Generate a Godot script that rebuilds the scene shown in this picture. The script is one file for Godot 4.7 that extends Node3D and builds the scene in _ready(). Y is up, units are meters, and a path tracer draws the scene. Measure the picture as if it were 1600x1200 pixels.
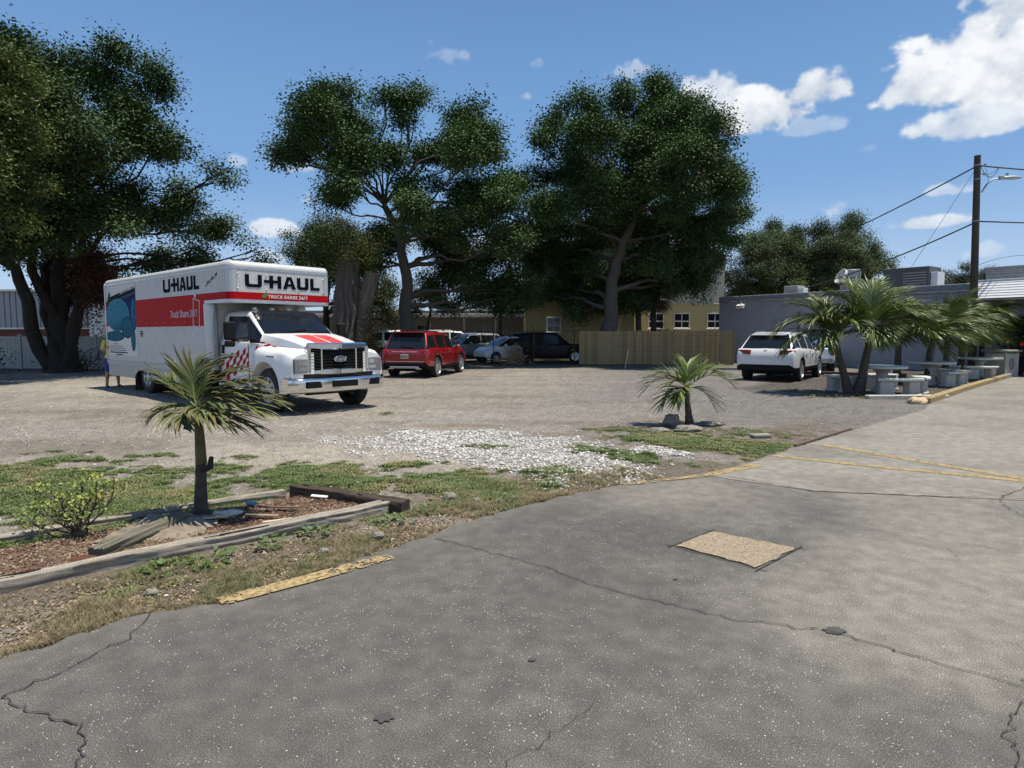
extends Node3D
# An open gravel lot beside a concrete drive: rental truck, parked cars, oaks, young palms, picnic tables.

class B:
	# collects triangles (given counter-clockwise seen from outside) with normals, colours and texture coordinates
	var v := PackedVector3Array()
	var n := PackedVector3Array()
	var c := PackedColorArray()
	var t := PackedVector2Array()
	var ix := PackedInt32Array()
	var col := Color(1, 1, 1)
	func put(p: Vector3, nn: Vector3, uv := Vector2.ZERO) -> int:
		v.append(p); n.append(nn); c.append(col); t.append(uv)
		return v.size() - 1
	func tri(a: Vector3, b: Vector3, d: Vector3) -> void:
		var nn := (b - a).cross(d - a)
		if nn.length_squared() < 1e-16: return
		nn = nn.normalized()
		var i := put(a, nn); put(d, nn); put(b, nn)
		ix.append_array([i, i + 1, i + 2])
	func quad(a: Vector3, b: Vector3, d: Vector3, e: Vector3) -> void:
		var nn := (d - a).cross(e - b)
		if nn.length_squared() < 1e-16: return
		nn = nn.normalized()
		var i := put(a, nn, Vector2(0, 1)); put(b, nn, Vector2(1, 1)); put(d, nn, Vector2(1, 0)); put(e, nn, Vector2(0, 0))
		ix.append_array([i, i + 2, i + 1, i, i + 3, i + 2])
	# rows of points; the outside is where (along a row) x (from row to row) points
	func grid(rows: Array, flip := false, cols: Array = [], loop := false) -> void:
		var R := rows.size()
		var C: int = rows[0].size()
		var base := v.size()
		for i in R:
			var r: PackedVector3Array = rows[i]
			var up: PackedVector3Array = rows[mini(i + 1, R - 1)]
			var dn: PackedVector3Array = rows[maxi(i - 1, 0)]
			for j in C:
				var jn := j + 1 if j < C - 1 else (1 if loop else j)
				var jp := j - 1 if j > 0 else (C - 2 if loop else j)
				var a := r[jn] - r[jp]
				if a.length_squared() < 1e-12:
					a = up[jn] - up[jp]
					if a.length_squared() < 1e-12: a = dn[jn] - dn[jp]
				var b := up[j] - dn[j]
				var nn := a.cross(b)
				nn = nn.normalized() if nn.length_squared() > 1e-18 else Vector3.UP
				if not cols.is_empty(): col = cols[i][j]
				put(r[j], -nn if flip else nn)
		for i in R - 1:
			for j in C - 1:
				var p := base + i * C + j
				if flip: ix.append_array([p, p + 1, p + C + 1, p, p + C + 1, p + C])
				else: ix.append_array([p, p + C + 1, p + 1, p, p + C, p + C + 1])
	func tube(path: Array, rad: Array, sides := 6, cap := true) -> void:
		var rows := []
		var side := Vector3.ZERO
		for i in path.size():
			var d: Vector3 = (path[mini(i + 1, path.size() - 1)] - path[maxi(i - 1, 0)]).normalized()
			if side == Vector3.ZERO: side = d.cross(Vector3.UP if absf(d.y) < 0.9 else Vector3.RIGHT).normalized()
			side = (side - d * side.dot(d)).normalized()
			var o := d.cross(side)
			var r := PackedVector3Array()
			for k in sides + 1:
				var a := TAU * k / sides
				r.append(path[i] + (side * cos(a) + o * sin(a)) * float(rad[i] if rad.size() > 1 else rad[0]))
			rows.append(r)
		grid(rows, false, [], true)
		if cap:
			for e in [0, rows.size() - 1]:
				for k in sides:
					if e == 0: tri(path[0], rows[0][k + 1], rows[0][k])
					else: tri(path[e], rows[e][k], rows[e][k + 1])
	func box(at: Vector3, s: Vector3, ba := Basis(), ch := -1.0) -> void:
		# a chamfered box
		var h := s * 0.5
		if ch < 0.0: ch = minf(0.012, minf(h.x, minf(h.y, h.z)) * 0.3)
		var P := func(x: float, y: float, z: float) -> Vector3: return at + ba * Vector3(x, y, z)
		var k := h - Vector3(ch, ch, ch)
		for s2 in [-1.0, 1.0]:
			var f := [[P.call(h.x * s2, -k.y, -k.z), P.call(h.x * s2, k.y, -k.z), P.call(h.x * s2, k.y, k.z), P.call(h.x * s2, -k.y, k.z)],
				[P.call(-k.x, h.y * s2, -k.z), P.call(-k.x, h.y * s2, k.z), P.call(k.x, h.y * s2, k.z), P.call(k.x, h.y * s2, -k.z)],
				[P.call(-k.x, -k.y, h.z * s2), P.call(k.x, -k.y, h.z * s2), P.call(k.x, k.y, h.z * s2), P.call(-k.x, k.y, h.z * s2)]]
			for q in f:
				if s2 > 0: quad(q[0], q[1], q[2], q[3])
				else: quad(q[3], q[2], q[1], q[0])
		if ch <= 0.0: return
		for a in [-1.0, 1.0]:
			for b in [-1.0, 1.0]:
				_e(P.call(h.x * a, k.y * b, -k.z), P.call(h.x * a, k.y * b, k.z), P.call(k.x * a, h.y * b, k.z), P.call(k.x * a, h.y * b, -k.z), at)
				_e(P.call(h.x * a, -k.y, k.z * b), P.call(h.x * a, k.y, k.z * b), P.call(k.x * a, k.y, h.z * b), P.call(k.x * a, -k.y, h.z * b), at)
				_e(P.call(-k.x, h.y * a, k.z * b), P.call(k.x, h.y * a, k.z * b), P.call(k.x, k.y * a, h.z * b), P.call(-k.x, k.y * a, h.z * b), at)
				for d in [-1.0, 1.0]:
					var p0: Vector3 = P.call(h.x * a, k.y * b, k.z * d)
					var p1: Vector3 = P.call(k.x * a, h.y * b, k.z * d)
					var p2: Vector3 = P.call(k.x * a, k.y * b, h.z * d)
					if (p1 - p0).cross(p2 - p0).dot(p0 - at) > 0: tri(p0, p1, p2)
					else: tri(p0, p2, p1)
	func _e(a: Vector3, b: Vector3, d: Vector3, e: Vector3, at: Vector3) -> void:
		if (d - a).cross(e - b).dot((a + d) * 0.5 - at) > 0: quad(a, b, d, e)
		else: quad(e, d, b, a)
	func bar(a: Vector3, b: Vector3, w: float, h: float, up := Vector3.UP, ch := -1.0) -> void:
		var z := (b - a).normalized()
		var x := up.cross(z).normalized()
		box((a + b) * 0.5, Vector3(w, h, a.distance_to(b)), Basis(x, z.cross(x), z), ch)
	# a flat outline in the x-y plane of xf, given thickness towards +z
	func poly(pts: PackedVector2Array, xf: Transform3D, depth: float) -> void:
		if Geometry2D.is_polygon_clockwise(pts): pts.reverse()
		var tr := Geometry2D.triangulate_polygon(pts)
		for i in range(0, tr.size(), 3):
			var q := []
			for k in 3: q.append(pts[tr[i + k]])
			if (q[1] - q[0]).cross(q[2] - q[0]) < 0: q.reverse()
			tri(xf * Vector3(q[0].x, q[0].y, depth), xf * Vector3(q[1].x, q[1].y, depth), xf * Vector3(q[2].x, q[2].y, depth))
			if depth > 0.02: tri(xf * Vector3(q[2].x, q[2].y, 0), xf * Vector3(q[1].x, q[1].y, 0), xf * Vector3(q[0].x, q[0].y, 0))
		for i in pts.size():
			var a := pts[i]
			var b := pts[(i + 1) % pts.size()]
			quad(xf * Vector3(a.x, a.y, 0), xf * Vector3(b.x, b.y, 0), xf * Vector3(b.x, b.y, depth), xf * Vector3(a.x, a.y, depth))
	# profile of (radius, height), turned about the y axis of xf
	func lathe(prof: Array, segs: int, xf := Transform3D()) -> void:
		var rows := []
		for p in prof:
			var r := PackedVector3Array()
			for k in segs + 1:
				var a := TAU * k / segs
				r.append(xf * Vector3(p.x * cos(a), p.y, -p.x * sin(a)))
			rows.append(r)
		# creases: split where the profile bends sharply
		var cut := [0]
		for i in range(1, prof.size() - 1):
			if absf((prof[i] - prof[i - 1]).angle_to(prof[i + 1] - prof[i])) > 0.6: cut.append(i)
		cut.append(prof.size() - 1)
		for i in cut.size() - 1: grid(rows.slice(cut[i], cut[i + 1] + 1), false, [], true)
	func blob(at: Vector3, r: Vector3, noise: FastNoiseLite, amt: float, seg := 8, ba := Basis()) -> void:
		var rows := []
		for i in seg + 1:
			var a := PI * i / seg - PI / 2
			var q := PackedVector3Array()
			for k in seg * 2 + 1:
				var b := TAU * (k % (seg * 2)) / (seg * 2)
				var d := Vector3(cos(a) * cos(b), sin(a), -cos(a) * sin(b))
				q.append(at + ba * (d * r * (1.0 + amt * noise.get_noise_3dv(d * 3.0 + at * 7.0))))
			rows.append(q)
		grid(rows, false, [], true)
	static func new_box(at: Vector3, s: Vector3, ba := Basis()) -> B:
		var b := B.new()
		b.box(at, s, ba)
		return b
	func mesh() -> ArrayMesh:
		var a := []
		a.resize(Mesh.ARRAY_MAX)
		a[Mesh.ARRAY_VERTEX] = v; a[Mesh.ARRAY_NORMAL] = n; a[Mesh.ARRAY_COLOR] = c; a[Mesh.ARRAY_TEX_UV] = t; a[Mesh.ARRAY_INDEX] = ix
		var m := ArrayMesh.new()
		m.add_surface_from_arrays(Mesh.PRIMITIVE_TRIANGLES, a)
		return m

var rng := RandomNumberGenerator.new()
var fn := FastNoiseLite.new()
var names := {}
var M := {}

func numbered(called: String) -> String:
	if not names.has(called):
		names[called] = 0
		return called
	names[called] += 1
	return "%s_%03d" % [called, names[called]]

func obj(called: String, b, m: Material, parent: Node3D = self) -> MeshInstance3D:
	var o := MeshInstance3D.new()
	o.mesh = b.mesh() if b is B else b
	o.material_override = m
	o.name = numbered(called) if parent == self else called
	parent.add_child(o, true)
	return o

func thing(called: String, label: String, category: String, at := Vector3.ZERO, turn := 0.0, group := "") -> Node3D:
	var o := Node3D.new()
	o.name = numbered(called)
	add_child(o)
	o.position = at
	o.rotation.y = turn
	tag(o, label, category, group)
	return o

func tag(o: Node3D, label: String, category: String, group := "") -> Node3D:
	o.set_meta("label", label)
	o.set_meta("category", category)
	if group != "": o.set_meta("group", group)
	return o

func struct(called: String, b, m: Material) -> MeshInstance3D:
	var o := obj(called, b, m)
	o.set_meta("kind", "structure")
	return o

func dup(root: Node3D, label: String, at: Vector3, turn := 0.0) -> Node3D:
	var base := String(root.name)
	var r: Node3D = root.duplicate()
	r.name = numbered(base)
	add_child(r)
	r.position = at
	r.rotation.y = turn
	r.set_meta("label", label)
	return r

func many(called: String, mesh: Mesh, m: Material, xf: Array, cols: Array, parent: Node3D = self) -> MultiMeshInstance3D:
	var mm := MultiMesh.new()
	mm.transform_format = MultiMesh.TRANSFORM_3D
	mm.use_colors = true
	mm.mesh = mesh
	mm.instance_count = xf.size()
	for i in xf.size():
		mm.set_instance_transform(i, xf[i])
		mm.set_instance_color(i, cols[i])
	var o := MultiMeshInstance3D.new()
	o.multimesh = mm
	o.material_override = m
	o.name = numbered(called) if parent == self else called
	parent.add_child(o, true)
	o.set_meta("kind", "stuff")
	return o

func lin(r: float, g: float, b: float) -> Color:
	return Color(r, g, b).linear_to_srgb()

func mat(key: String, r: float, g: float, b: float, rough := 0.7, metal := 0.0) -> StandardMaterial3D:
	var m := StandardMaterial3D.new()
	m.resource_name = key
	m.albedo_color = lin(r, g, b)
	m.roughness = rough
	m.metallic = metal
	M[key] = m
	return m

# noise as a grey seamless picture
func noise_image(size: int, kind: int, freq: float, oct := 4, sd := 1) -> Image:
	var f := FastNoiseLite.new()
	f.seed = sd
	f.noise_type = kind
	f.frequency = freq
	f.fractal_octaves = oct
	f.fractal_type = FastNoiseLite.FRACTAL_FBM if oct > 1 else FastNoiseLite.FRACTAL_NONE
	return f.get_seamless_image(size, size, false, false, 0.12)

func grey_texture(bytes: PackedByteArray, size: int) -> ImageTexture:
	return ImageTexture.create_from_image(Image.create_from_data(size, size, false, Image.FORMAT_L8, bytes))

# a world-mapped grain: picture, repeats per metre, relief in centimetres
func grain(m: StandardMaterial3D, tex: Texture2D, scale: Vector3, relief := 0.0, world := true, relief_tex: Texture2D = null) -> StandardMaterial3D:
	if tex: m.albedo_texture = tex
	m.uv1_triplanar = true
	m.uv1_world_triplanar = world
	m.uv1_scale = scale
	if relief > 0.0:
		m.heightmap_enabled = true
		m.heightmap_texture = relief_tex if relief_tex else tex
		m.heightmap_scale = relief
	return m

func sm(a: float, b: float, x: float) -> float:
	return smoothstep(a, b, x)

func glow_free_text(s: String, h: float, font := "Droid Sans", bold := false, depth := 0.004) -> TextMesh:
	var f := SystemFont.new()
	f.font_names = PackedStringArray([font])
	if bold: f.font_weight = 700
	var t := TextMesh.new()
	t.text = s
	t.font = f
	t.font_size = 64
	t.pixel_size = h / 64.0 * 1.38
	t.depth = depth
	return t

func _ready() -> void:
	rng.seed = 7
	fn.seed = 3
	fn.frequency = 1.0
	fn.fractal_octaves = 3
	# --- camera, sky, sun, exposure
	var cam := Camera3D.new()
	cam.name = "camera"
	cam.fov = 62.94
	cam.near = 0.1
	cam.far = 4000.0
	cam.position = Vector3(0, 1.65, 0)
	cam.rotation_degrees = Vector3(-4.55, 0, 0)
	add_child(cam)
	var we := WorldEnvironment.new()
	we.name = "world_environment"
	var env := Environment.new()
	env.background_mode = Environment.BG_SKY
	env.tonemap_mode = Environment.TONE_MAPPER_LINEAR
	env.tonemap_exposure = 1.25
	env.sdfgi_enabled = true
	env.ssao_enabled = true
	env.ssil_enabled = true
	env.sky = make_sky()
	we.environment = env
	add_child(we)
	var sun := DirectionalLight3D.new()
	sun.name = "sun"
	sun.light_color = Color(1.0, 0.965, 0.9)
	sun.light_energy = 1.6
	sun.light_angular_distance = 0.53
	sun.shadow_enabled = true
	add_child(sun)
	sun.look_at_from_position(Vector3(0.245, 0.97, 0.03) * 100.0, Vector3.ZERO)
	make_materials()
	make_ground()
	make_road()
	make_buildings()
	make_fences()
	make_trees()
	make_pole()
	make_vehicles()
	make_palms()
	make_tables()
	make_beds()
	make_person()
	make_small_things()
	make_ground_cover()

# air and clouds only, as a panorama: column 0 lies at -z turned through the image, clouds given by bearing and height in degrees
func make_sky() -> Sky:
	var W := 4096
	var H := 2048
	var img := Image.create(W, H, false, Image.FORMAT_RGB8)
	for y in H:
		var el := 90.0 - 180.0 * (y + 0.5) / H
		var k := clampf(el / 90.0, 0.0, 1.0)
		var c := SKY_LOW.lerp(SKY_MID, sm(0.0, 0.16, k)).lerp(SKY_TOP, sm(0.1, 0.42, k))
		if el < 0.0: c = Color(0.40, 0.38, 0.34)
		img.fill_rect(Rect2i(0, y, W, 1), c.linear_to_srgb())
	var f := FastNoiseLite.new()
	f.seed = 11
	f.frequency = 1.0
	f.fractal_octaves = 6
	f.fractal_gain = 0.55
	var clouds := [
		# bearing, height, half width, half height (degrees), density, flatness
		[36.0, 18.2, 6.2, 4.0, 1.15], [38.5, 21.6, 4.6, 3.2, 1.1], [32.2, 18.0, 3.4, 2.2, 0.95], [41.0, 18.0, 5.0, 5.0, 1.0], [35.5, 14.8, 4.6, 1.5, 0.8],
		[21.0, 17.6, 4.6, 2.2, 0.95], [25.2, 18.8, 2.6, 1.7, 0.85], [17.0, 19.2, 3.4, 1.9, 0.8], [10.5, 21.6, 2.2, 1.0, 0.55], [25.0, 16.2, 2.4, 0.8, 0.5],
		[-5.8, 23.2, 1.9, 1.4, 0.45], [1.0, 20.0, 0.8, 0.5, 0.5], [2.1, 22.5, 0.6, 0.4, 0.35],
		[-23.2, 13.8, 1.5, 0.7, 0.55], [-19.2, 13.8, 2.0, 0.9, 0.65], [-20.6, 8.7, 2.0, 0.9, 0.75], [-22.0, 6.6, 2.6, 0.9, 0.6], [-18.0, 11.3, 1.6, 0.7, 0.5], [-29.0, 6.0, 4.0, 1.0, 0.5],
		[33.0, 8.3, 3.0, 0.7, 0.75], [34.4, 10.5, 1.3, 0.5, 0.6], [26.6, 9.6, 1.6, 0.7, 0.6], [29.0, 14.0, 1.4, 0.4, 0.35], [-5.0, 7.5, 7.0, 1.4, 0.55], [9.0, 7.0, 8.0, 1.6, 0.5], [38.5, 6.0, 3.0, 0.8, 0.5],
	]
	var r := RandomNumberGenerator.new()
	r.seed = 5
	for i in 46:
		var b := 55.0 + r.randf() * 250.0
		clouds.append([b, 6.0 + r.randf() * 24.0, 3.0 + r.randf() * 8.0, 1.2 + r.randf() * 3.6, 0.55 + r.randf() * 0.5])
	for cl in clouds:
		var cx: float = cl[0] / 360.0 * W
		var cy: float = (90.0 - cl[1]) / 180.0 * H
		var hw: float = cl[2] / 360.0 * W
		var hh: float = cl[3] / 180.0 * H
		for y in range(int(cy - hh * 1.6), int(cy + hh * 1.6)):
			var el := 90.0 - 180.0 * (y + 0.5) / H
			var v: float = (cl[1] - el) / cl[3]
			# flat base, billowing top
			var vv := v * 1.5 if v > 0.0 else v
			for x in range(int(cx - hw * 1.6), int(cx + hw * 1.6)):
				var u := (x - cx) / hw
				var d := 1.0 - (u * u + vv * vv)
				if d < -1.4: continue
				var ang := x * 0.0879
				var n := f.get_noise_3d(ang * 0.16 + cl[1] * 3.0, el * 0.22, cl[0] * 1.7)
				var n2 := f.get_noise_3d(ang * 0.5, el * 0.6 + 40.0, cl[0])
				var q: float = d * 0.95 + n * 1.15 + n2 * 0.42 + 0.02 if cl[4] > 0.72 else d * 0.6 + n * 1.5 + n2 * 0.75 - 0.06
				var a := clampf(q * 2.0 + f.get_noise_3d(ang * 1.3, el * 1.5, 77.0) * 0.35 * clampf(q * 4.0, 0.0, 1.0), 0.0, 1.0) * minf(cl[4], 1.0)
				if a <= 0.0: continue
				a = a * a * (3.0 - 2.0 * a) * minf(1.0, cl[4] + 0.1)
				# thick and low parts greyer, thin rims and tops white
				var body := clampf(0.55 + n * 0.9 - v * 0.38 + n2 * 0.5, 0.0, 1.0)
				var white := Color(0.42, 0.48, 0.57).lerp(Color(0.76, 0.78, 0.80), body)
				var px := posmod(x, W)
				var was := img.get_pixel(px, y).srgb_to_linear()
				img.set_pixel(px, y, was.lerp(white, a).linear_to_srgb())
	var s := Sky.new()
	var pm := PanoramaSkyMaterial.new()
	pm.panorama = ImageTexture.create_from_image(img)
	pm.energy_multiplier = 1.0
	s.sky_material = pm
	return s

const SKY_TOP := Color(0.085, 0.19, 0.405)
const SKY_MID := Color(0.175, 0.33, 0.58)
const SKY_LOW := Color(0.42, 0.55, 0.71)

func make_materials() -> void:
	# shared pictures
	var n1 := noise_image(512, FastNoiseLite.TYPE_SIMPLEX_SMOOTH, 0.02, 5, 4).get_data()
	var n2 := noise_image(512, FastNoiseLite.TYPE_SIMPLEX_SMOOTH, 0.12, 3, 9).get_data()
	var by := PackedByteArray()
	by.resize(512 * 512)
	for i in 512 * 512:
		by[i] = clampi(212 + int((n1[i] - 128) * 0.22 + (n2[i] - 128) * 0.14), 0, 255)
	T.mottle = grey_texture(by, 512)
	for i in 512 * 512:
		by[i] = clampi(226 + int((n1[i] - 128) * 0.10 + (n2[i] - 128) * 0.06), 0, 255)
	T.faint = grey_texture(by, 512)
	# streaky grain for wood and bark
	var by2 := PackedByteArray()
	by2.resize(512 * 512)
	for i in 512 * 512:
		by2[i] = clampi(190 + int((n1[i] - 128) * 0.5 + (n2[i] - 128) * 0.75), 0, 255)
	T.rough = grey_texture(by2, 512)
	# small stones
	var cell := FastNoiseLite.new()
	cell.seed = 21
	cell.noise_type = FastNoiseLite.TYPE_CELLULAR
	cell.cellular_return_type = FastNoiseLite.RETURN_CELL_VALUE
	cell.cellular_jitter = 0.9
	cell.frequency = 0.06
	var size := 1024
	var cv := cell.get_seamless_image(size, size, false, false, 0.06, false).get_data()
	cell.cellular_return_type = FastNoiseLite.RETURN_DISTANCE2_SUB
	var cd := cell.get_seamless_image(size, size, false, false, 0.06).get_data()
	var n3 := noise_image(size, FastNoiseLite.TYPE_SIMPLEX_SMOOTH, 0.3, 2, 5).get_data()
	var by3 := PackedByteArray()
	var by4 := PackedByteArray()
	by3.resize(size * size)
	by4.resize(size * size)
	for i in size * size:
		var e := mini(cd[i], 110)
		by4[i] = 60 + e
		var stone := 196 + (cv[i] - 128) * 0.62 + (n3[i] - 128) * 0.42
		by3[i] = clampi(int(stone + (18 if e > 40 else -26) + (38 if cv[i] > 225 else 0)), 40, 255)
	T.stones = grey_texture(by3, size)
	T.stones_relief = grey_texture(by4, size)
	# exposed shell chips in worn paving
	cell.frequency = 0.11
	cell.cellular_jitter = 1.0
	cell.seed = 5
	cell.cellular_return_type = FastNoiseLite.RETURN_CELL_VALUE
	cv = cell.get_seamless_image(size, size, false, false, 0.06, false).get_data()
	cell.cellular_return_type = FastNoiseLite.RETURN_DISTANCE
	cd = cell.get_seamless_image(size, size, false, false, 0.06).get_data()
	var n4 := noise_image(size, FastNoiseLite.TYPE_SIMPLEX_SMOOTH, 0.012, 3, 6).get_data()
	for i in size * size:
		var base := 168 + (n3[i] - 128) * 0.75 + (n4[i] - 128) * 0.15
		if cv[i] > 190 and cd[i] < 58 + (cv[i] - 190) * 0.6: base = 236 + (cv[i] - 190) * 0.3
		elif cv[i] < 24 and cd[i] < 60: base -= 55
		by3[i] = clampi(int(base), 0, 255)
		by4[i] = clampi(120 + int((n3[i] - 128) * 0.8), 0, 255)
	T.paving = grey_texture(by3, size)
	T.paving_relief = grey_texture(by4, size)
	var m := mat("ground", 1, 1, 1, 0.95)
	m.vertex_color_use_as_albedo = true
	grain(m, T.stones, Vector3.ONE * 0.95, 0.9, true, T.stones_relief)
	m = mat("paving", 1, 1, 1, 0.85)
	m.vertex_color_use_as_albedo = true
	grain(m, T.paving, Vector3.ONE * 0.42)
	m = mat("concrete", 0.36, 0.34, 0.30, 0.9)
	grain(m, T.mottle, Vector3.ONE * 1.3, 0.25, true, T.rough)
	m = mat("tables", 0.70, 0.67, 0.60, 0.85)
	grain(m, T.mottle, Vector3.ONE * 1.7, 0.2, true, T.rough)
	m = mat("mint_paint", 0.74, 0.79, 0.74, 0.6)
	grain(m, T.mottle, Vector3.ONE * 2.3, 0.1, true, T.rough)
	m = mat("chips", 1, 1, 1, 0.8)
	m.vertex_color_use_as_albedo = true
	m = mat("plants", 1, 1, 1, 0.6)
	m.vertex_color_use_as_albedo = true
	m.backlight_enabled = true
	m.backlight = Color(0.22, 0.24, 0.12)
	m = mat("timber", 0.40, 0.36, 0.30, 0.9)
	grain(m, T.rough, Vector3(9, 9, 9), 0.5, true)
	m = mat("weathered", 1, 1, 1, 0.9)
	m.vertex_color_use_as_albedo = true
	grain(m, T.rough, Vector3(14, 5, 14), 0.4, true)

var T := {}

# the drive's edge in its own axes: along = distance down the edge, out = how far the edge lies towards the lot
const EDGE := [[-8.0, -4.1], [-2.0, -4.3], [-0.6, -4.25], [0.25, -4.02], [0.85, -4.1], [1.31, -3.93], [1.86, -3.97], [2.5, -4.02], [3.2, -4.15], [4.05, -4.2], [4.95, -4.16], [5.85, -4.0], [7.05, -3.63], [8.35, -3.65], [9.5, -3.68], [11.65, -3.66], [15.95, -3.6], [17.2, -3.8], [23.3, -3.96], [34.1, -4.04], [60.0, -4.2]]
const ALONG := Vector2(0.72, -0.694)
const OUT := Vector2(0.694, 0.72)

func edge_out(u: float) -> float:
	for i in EDGE.size() - 1:
		if u <= EDGE[i + 1][0]:
			return lerpf(EDGE[i][1], EDGE[i + 1][1], clampf((u - EDGE[i][0]) / (EDGE[i + 1][0] - EDGE[i][0]), 0, 1))
	return -4.2

# how far a point lies on the drive (+) or off it (-)
func road_side(x: float, z: float) -> float:
	return x * OUT.x + z * OUT.y - edge_out(x * ALONG.x + z * ALONG.y)

func nz(x: float, z: float, f: float, k := 0.0) -> float:
	return fn.get_noise_3d(x * f, k, z * f)

func ell(x: float, z: float, cx: float, cz: float, rx: float, rz: float, turn := 0.0) -> float:
	var p := Vector2(x - cx, z - cz).rotated(turn)
	return 1.0 - sqrt(p.x * p.x / (rx * rx) + p.y * p.y / (rz * rz))

# where low weeds and grass grow, 0..1
func green(x: float, z: float) -> float:
	var s := road_side(x, z)
	if s > -0.03: return 0.0
	var a := -9.0
	a = maxf(a, ell(x, z, -4.3, -6.3, 2.9, 1.25, -0.55) * 1.6)
	a = maxf(a, ell(x, z, -2.2, -7.0, 1.3, 0.75, -0.3) * 1.2)
	a = maxf(a, ell(x, z, -0.2, -6.5, 1.5, 0.62, -0.72) * 1.7)
	a = maxf(a, ell(x, z, 0.35, -7.25, 0.6, 0.3, -0.7))
	a = maxf(a, ell(x, z, 2.9, -9.6, 1.7, 0.85, -0.72) * 1.5)
	a = maxf(a, ell(x, z, 2.3, -10.6, 1.3, 0.5, -0.4) * 1.3)
	a = maxf(a, ell(x, z, 4.0, -10.3, 1.0, 0.45, -0.75) * 1.2)
	a = maxf(a, ell(x, z, 1.6, -8.2, 0.9, 0.35, -0.72) * 1.1)
	a = maxf(a, ell(x, z, -1.25, -7.7, 0.5, 0.22))
	a = maxf(a, ell(x, z, 9.1, -16.4, 2.2, 0.45, -0.1) * 1.3)
	a = maxf(a, ell(x, z, 8.5, -18.3, 1.6, 0.5) * 1.2)
	a = maxf(a, ell(x, z, 7.6, -30.6, 6.5, 0.5) * 1.4)
	a = maxf(a, ell(x, z, -6.3, -27.0, 1.2, 1.6) * 1.2)
	a = maxf(a, ell(x, z, 13.2, -24.8, 1.8, 0.6) * 1.2)
	a = maxf(a, ell(x, z, -4.7, -8.4, 0.5, 0.16))
	a = maxf(a, ell(x, z, -3.5, -8.3, 0.32, 0.14))
	a = maxf(a, ell(x, z, -5.6, -8.0, 0.9, 0.2))
	a = maxf(a, ell(x, z, -2.6, -12.9, 0.25, 0.15))
	a = maxf(a, ell(x, z, -1.4, -9.4, 0.3, 0.12))
	a = maxf(a, ell(x, z, -0.4, -8.9, 0.3, 0.12))
	if a < -1.0: return 0.0
	return clampf((a - 0.06 + nz(x, z, 1.1) * 1.25 + nz(x, z, 4.5, 3.0) * 0.75) * 1.7, 0.0, 1.0)

func shells(x: float, z: float) -> float:
	var a := maxf(ell(x, z, -0.45, -9.1, 2.5, 1.35, -0.5), ell(x, z, 0.65, -7.7, 1.6, 0.85, -0.9))
	a = maxf(a, ell(x, z, 2.0, -8.6, 0.7, 0.4, -0.7) - 0.1)
	if a < -0.5 or road_side(x, z) > -0.05: return 0.0
	return clampf((a + nz(x, z, 1.1, 8.0) * 0.45 + nz(x, z, 4.0, 9.0) * 0.25) * 2.6, 0.0, 1.0)

# inside the timber-edged bed
func bed(x: float, z: float) -> float:
	var u := x * ALONG.x + z * ALONG.y
	var o := x * OUT.x + z * OUT.y
	return minf(minf(o + 5.98, -4.97 - o), 3.2 - u)

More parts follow.
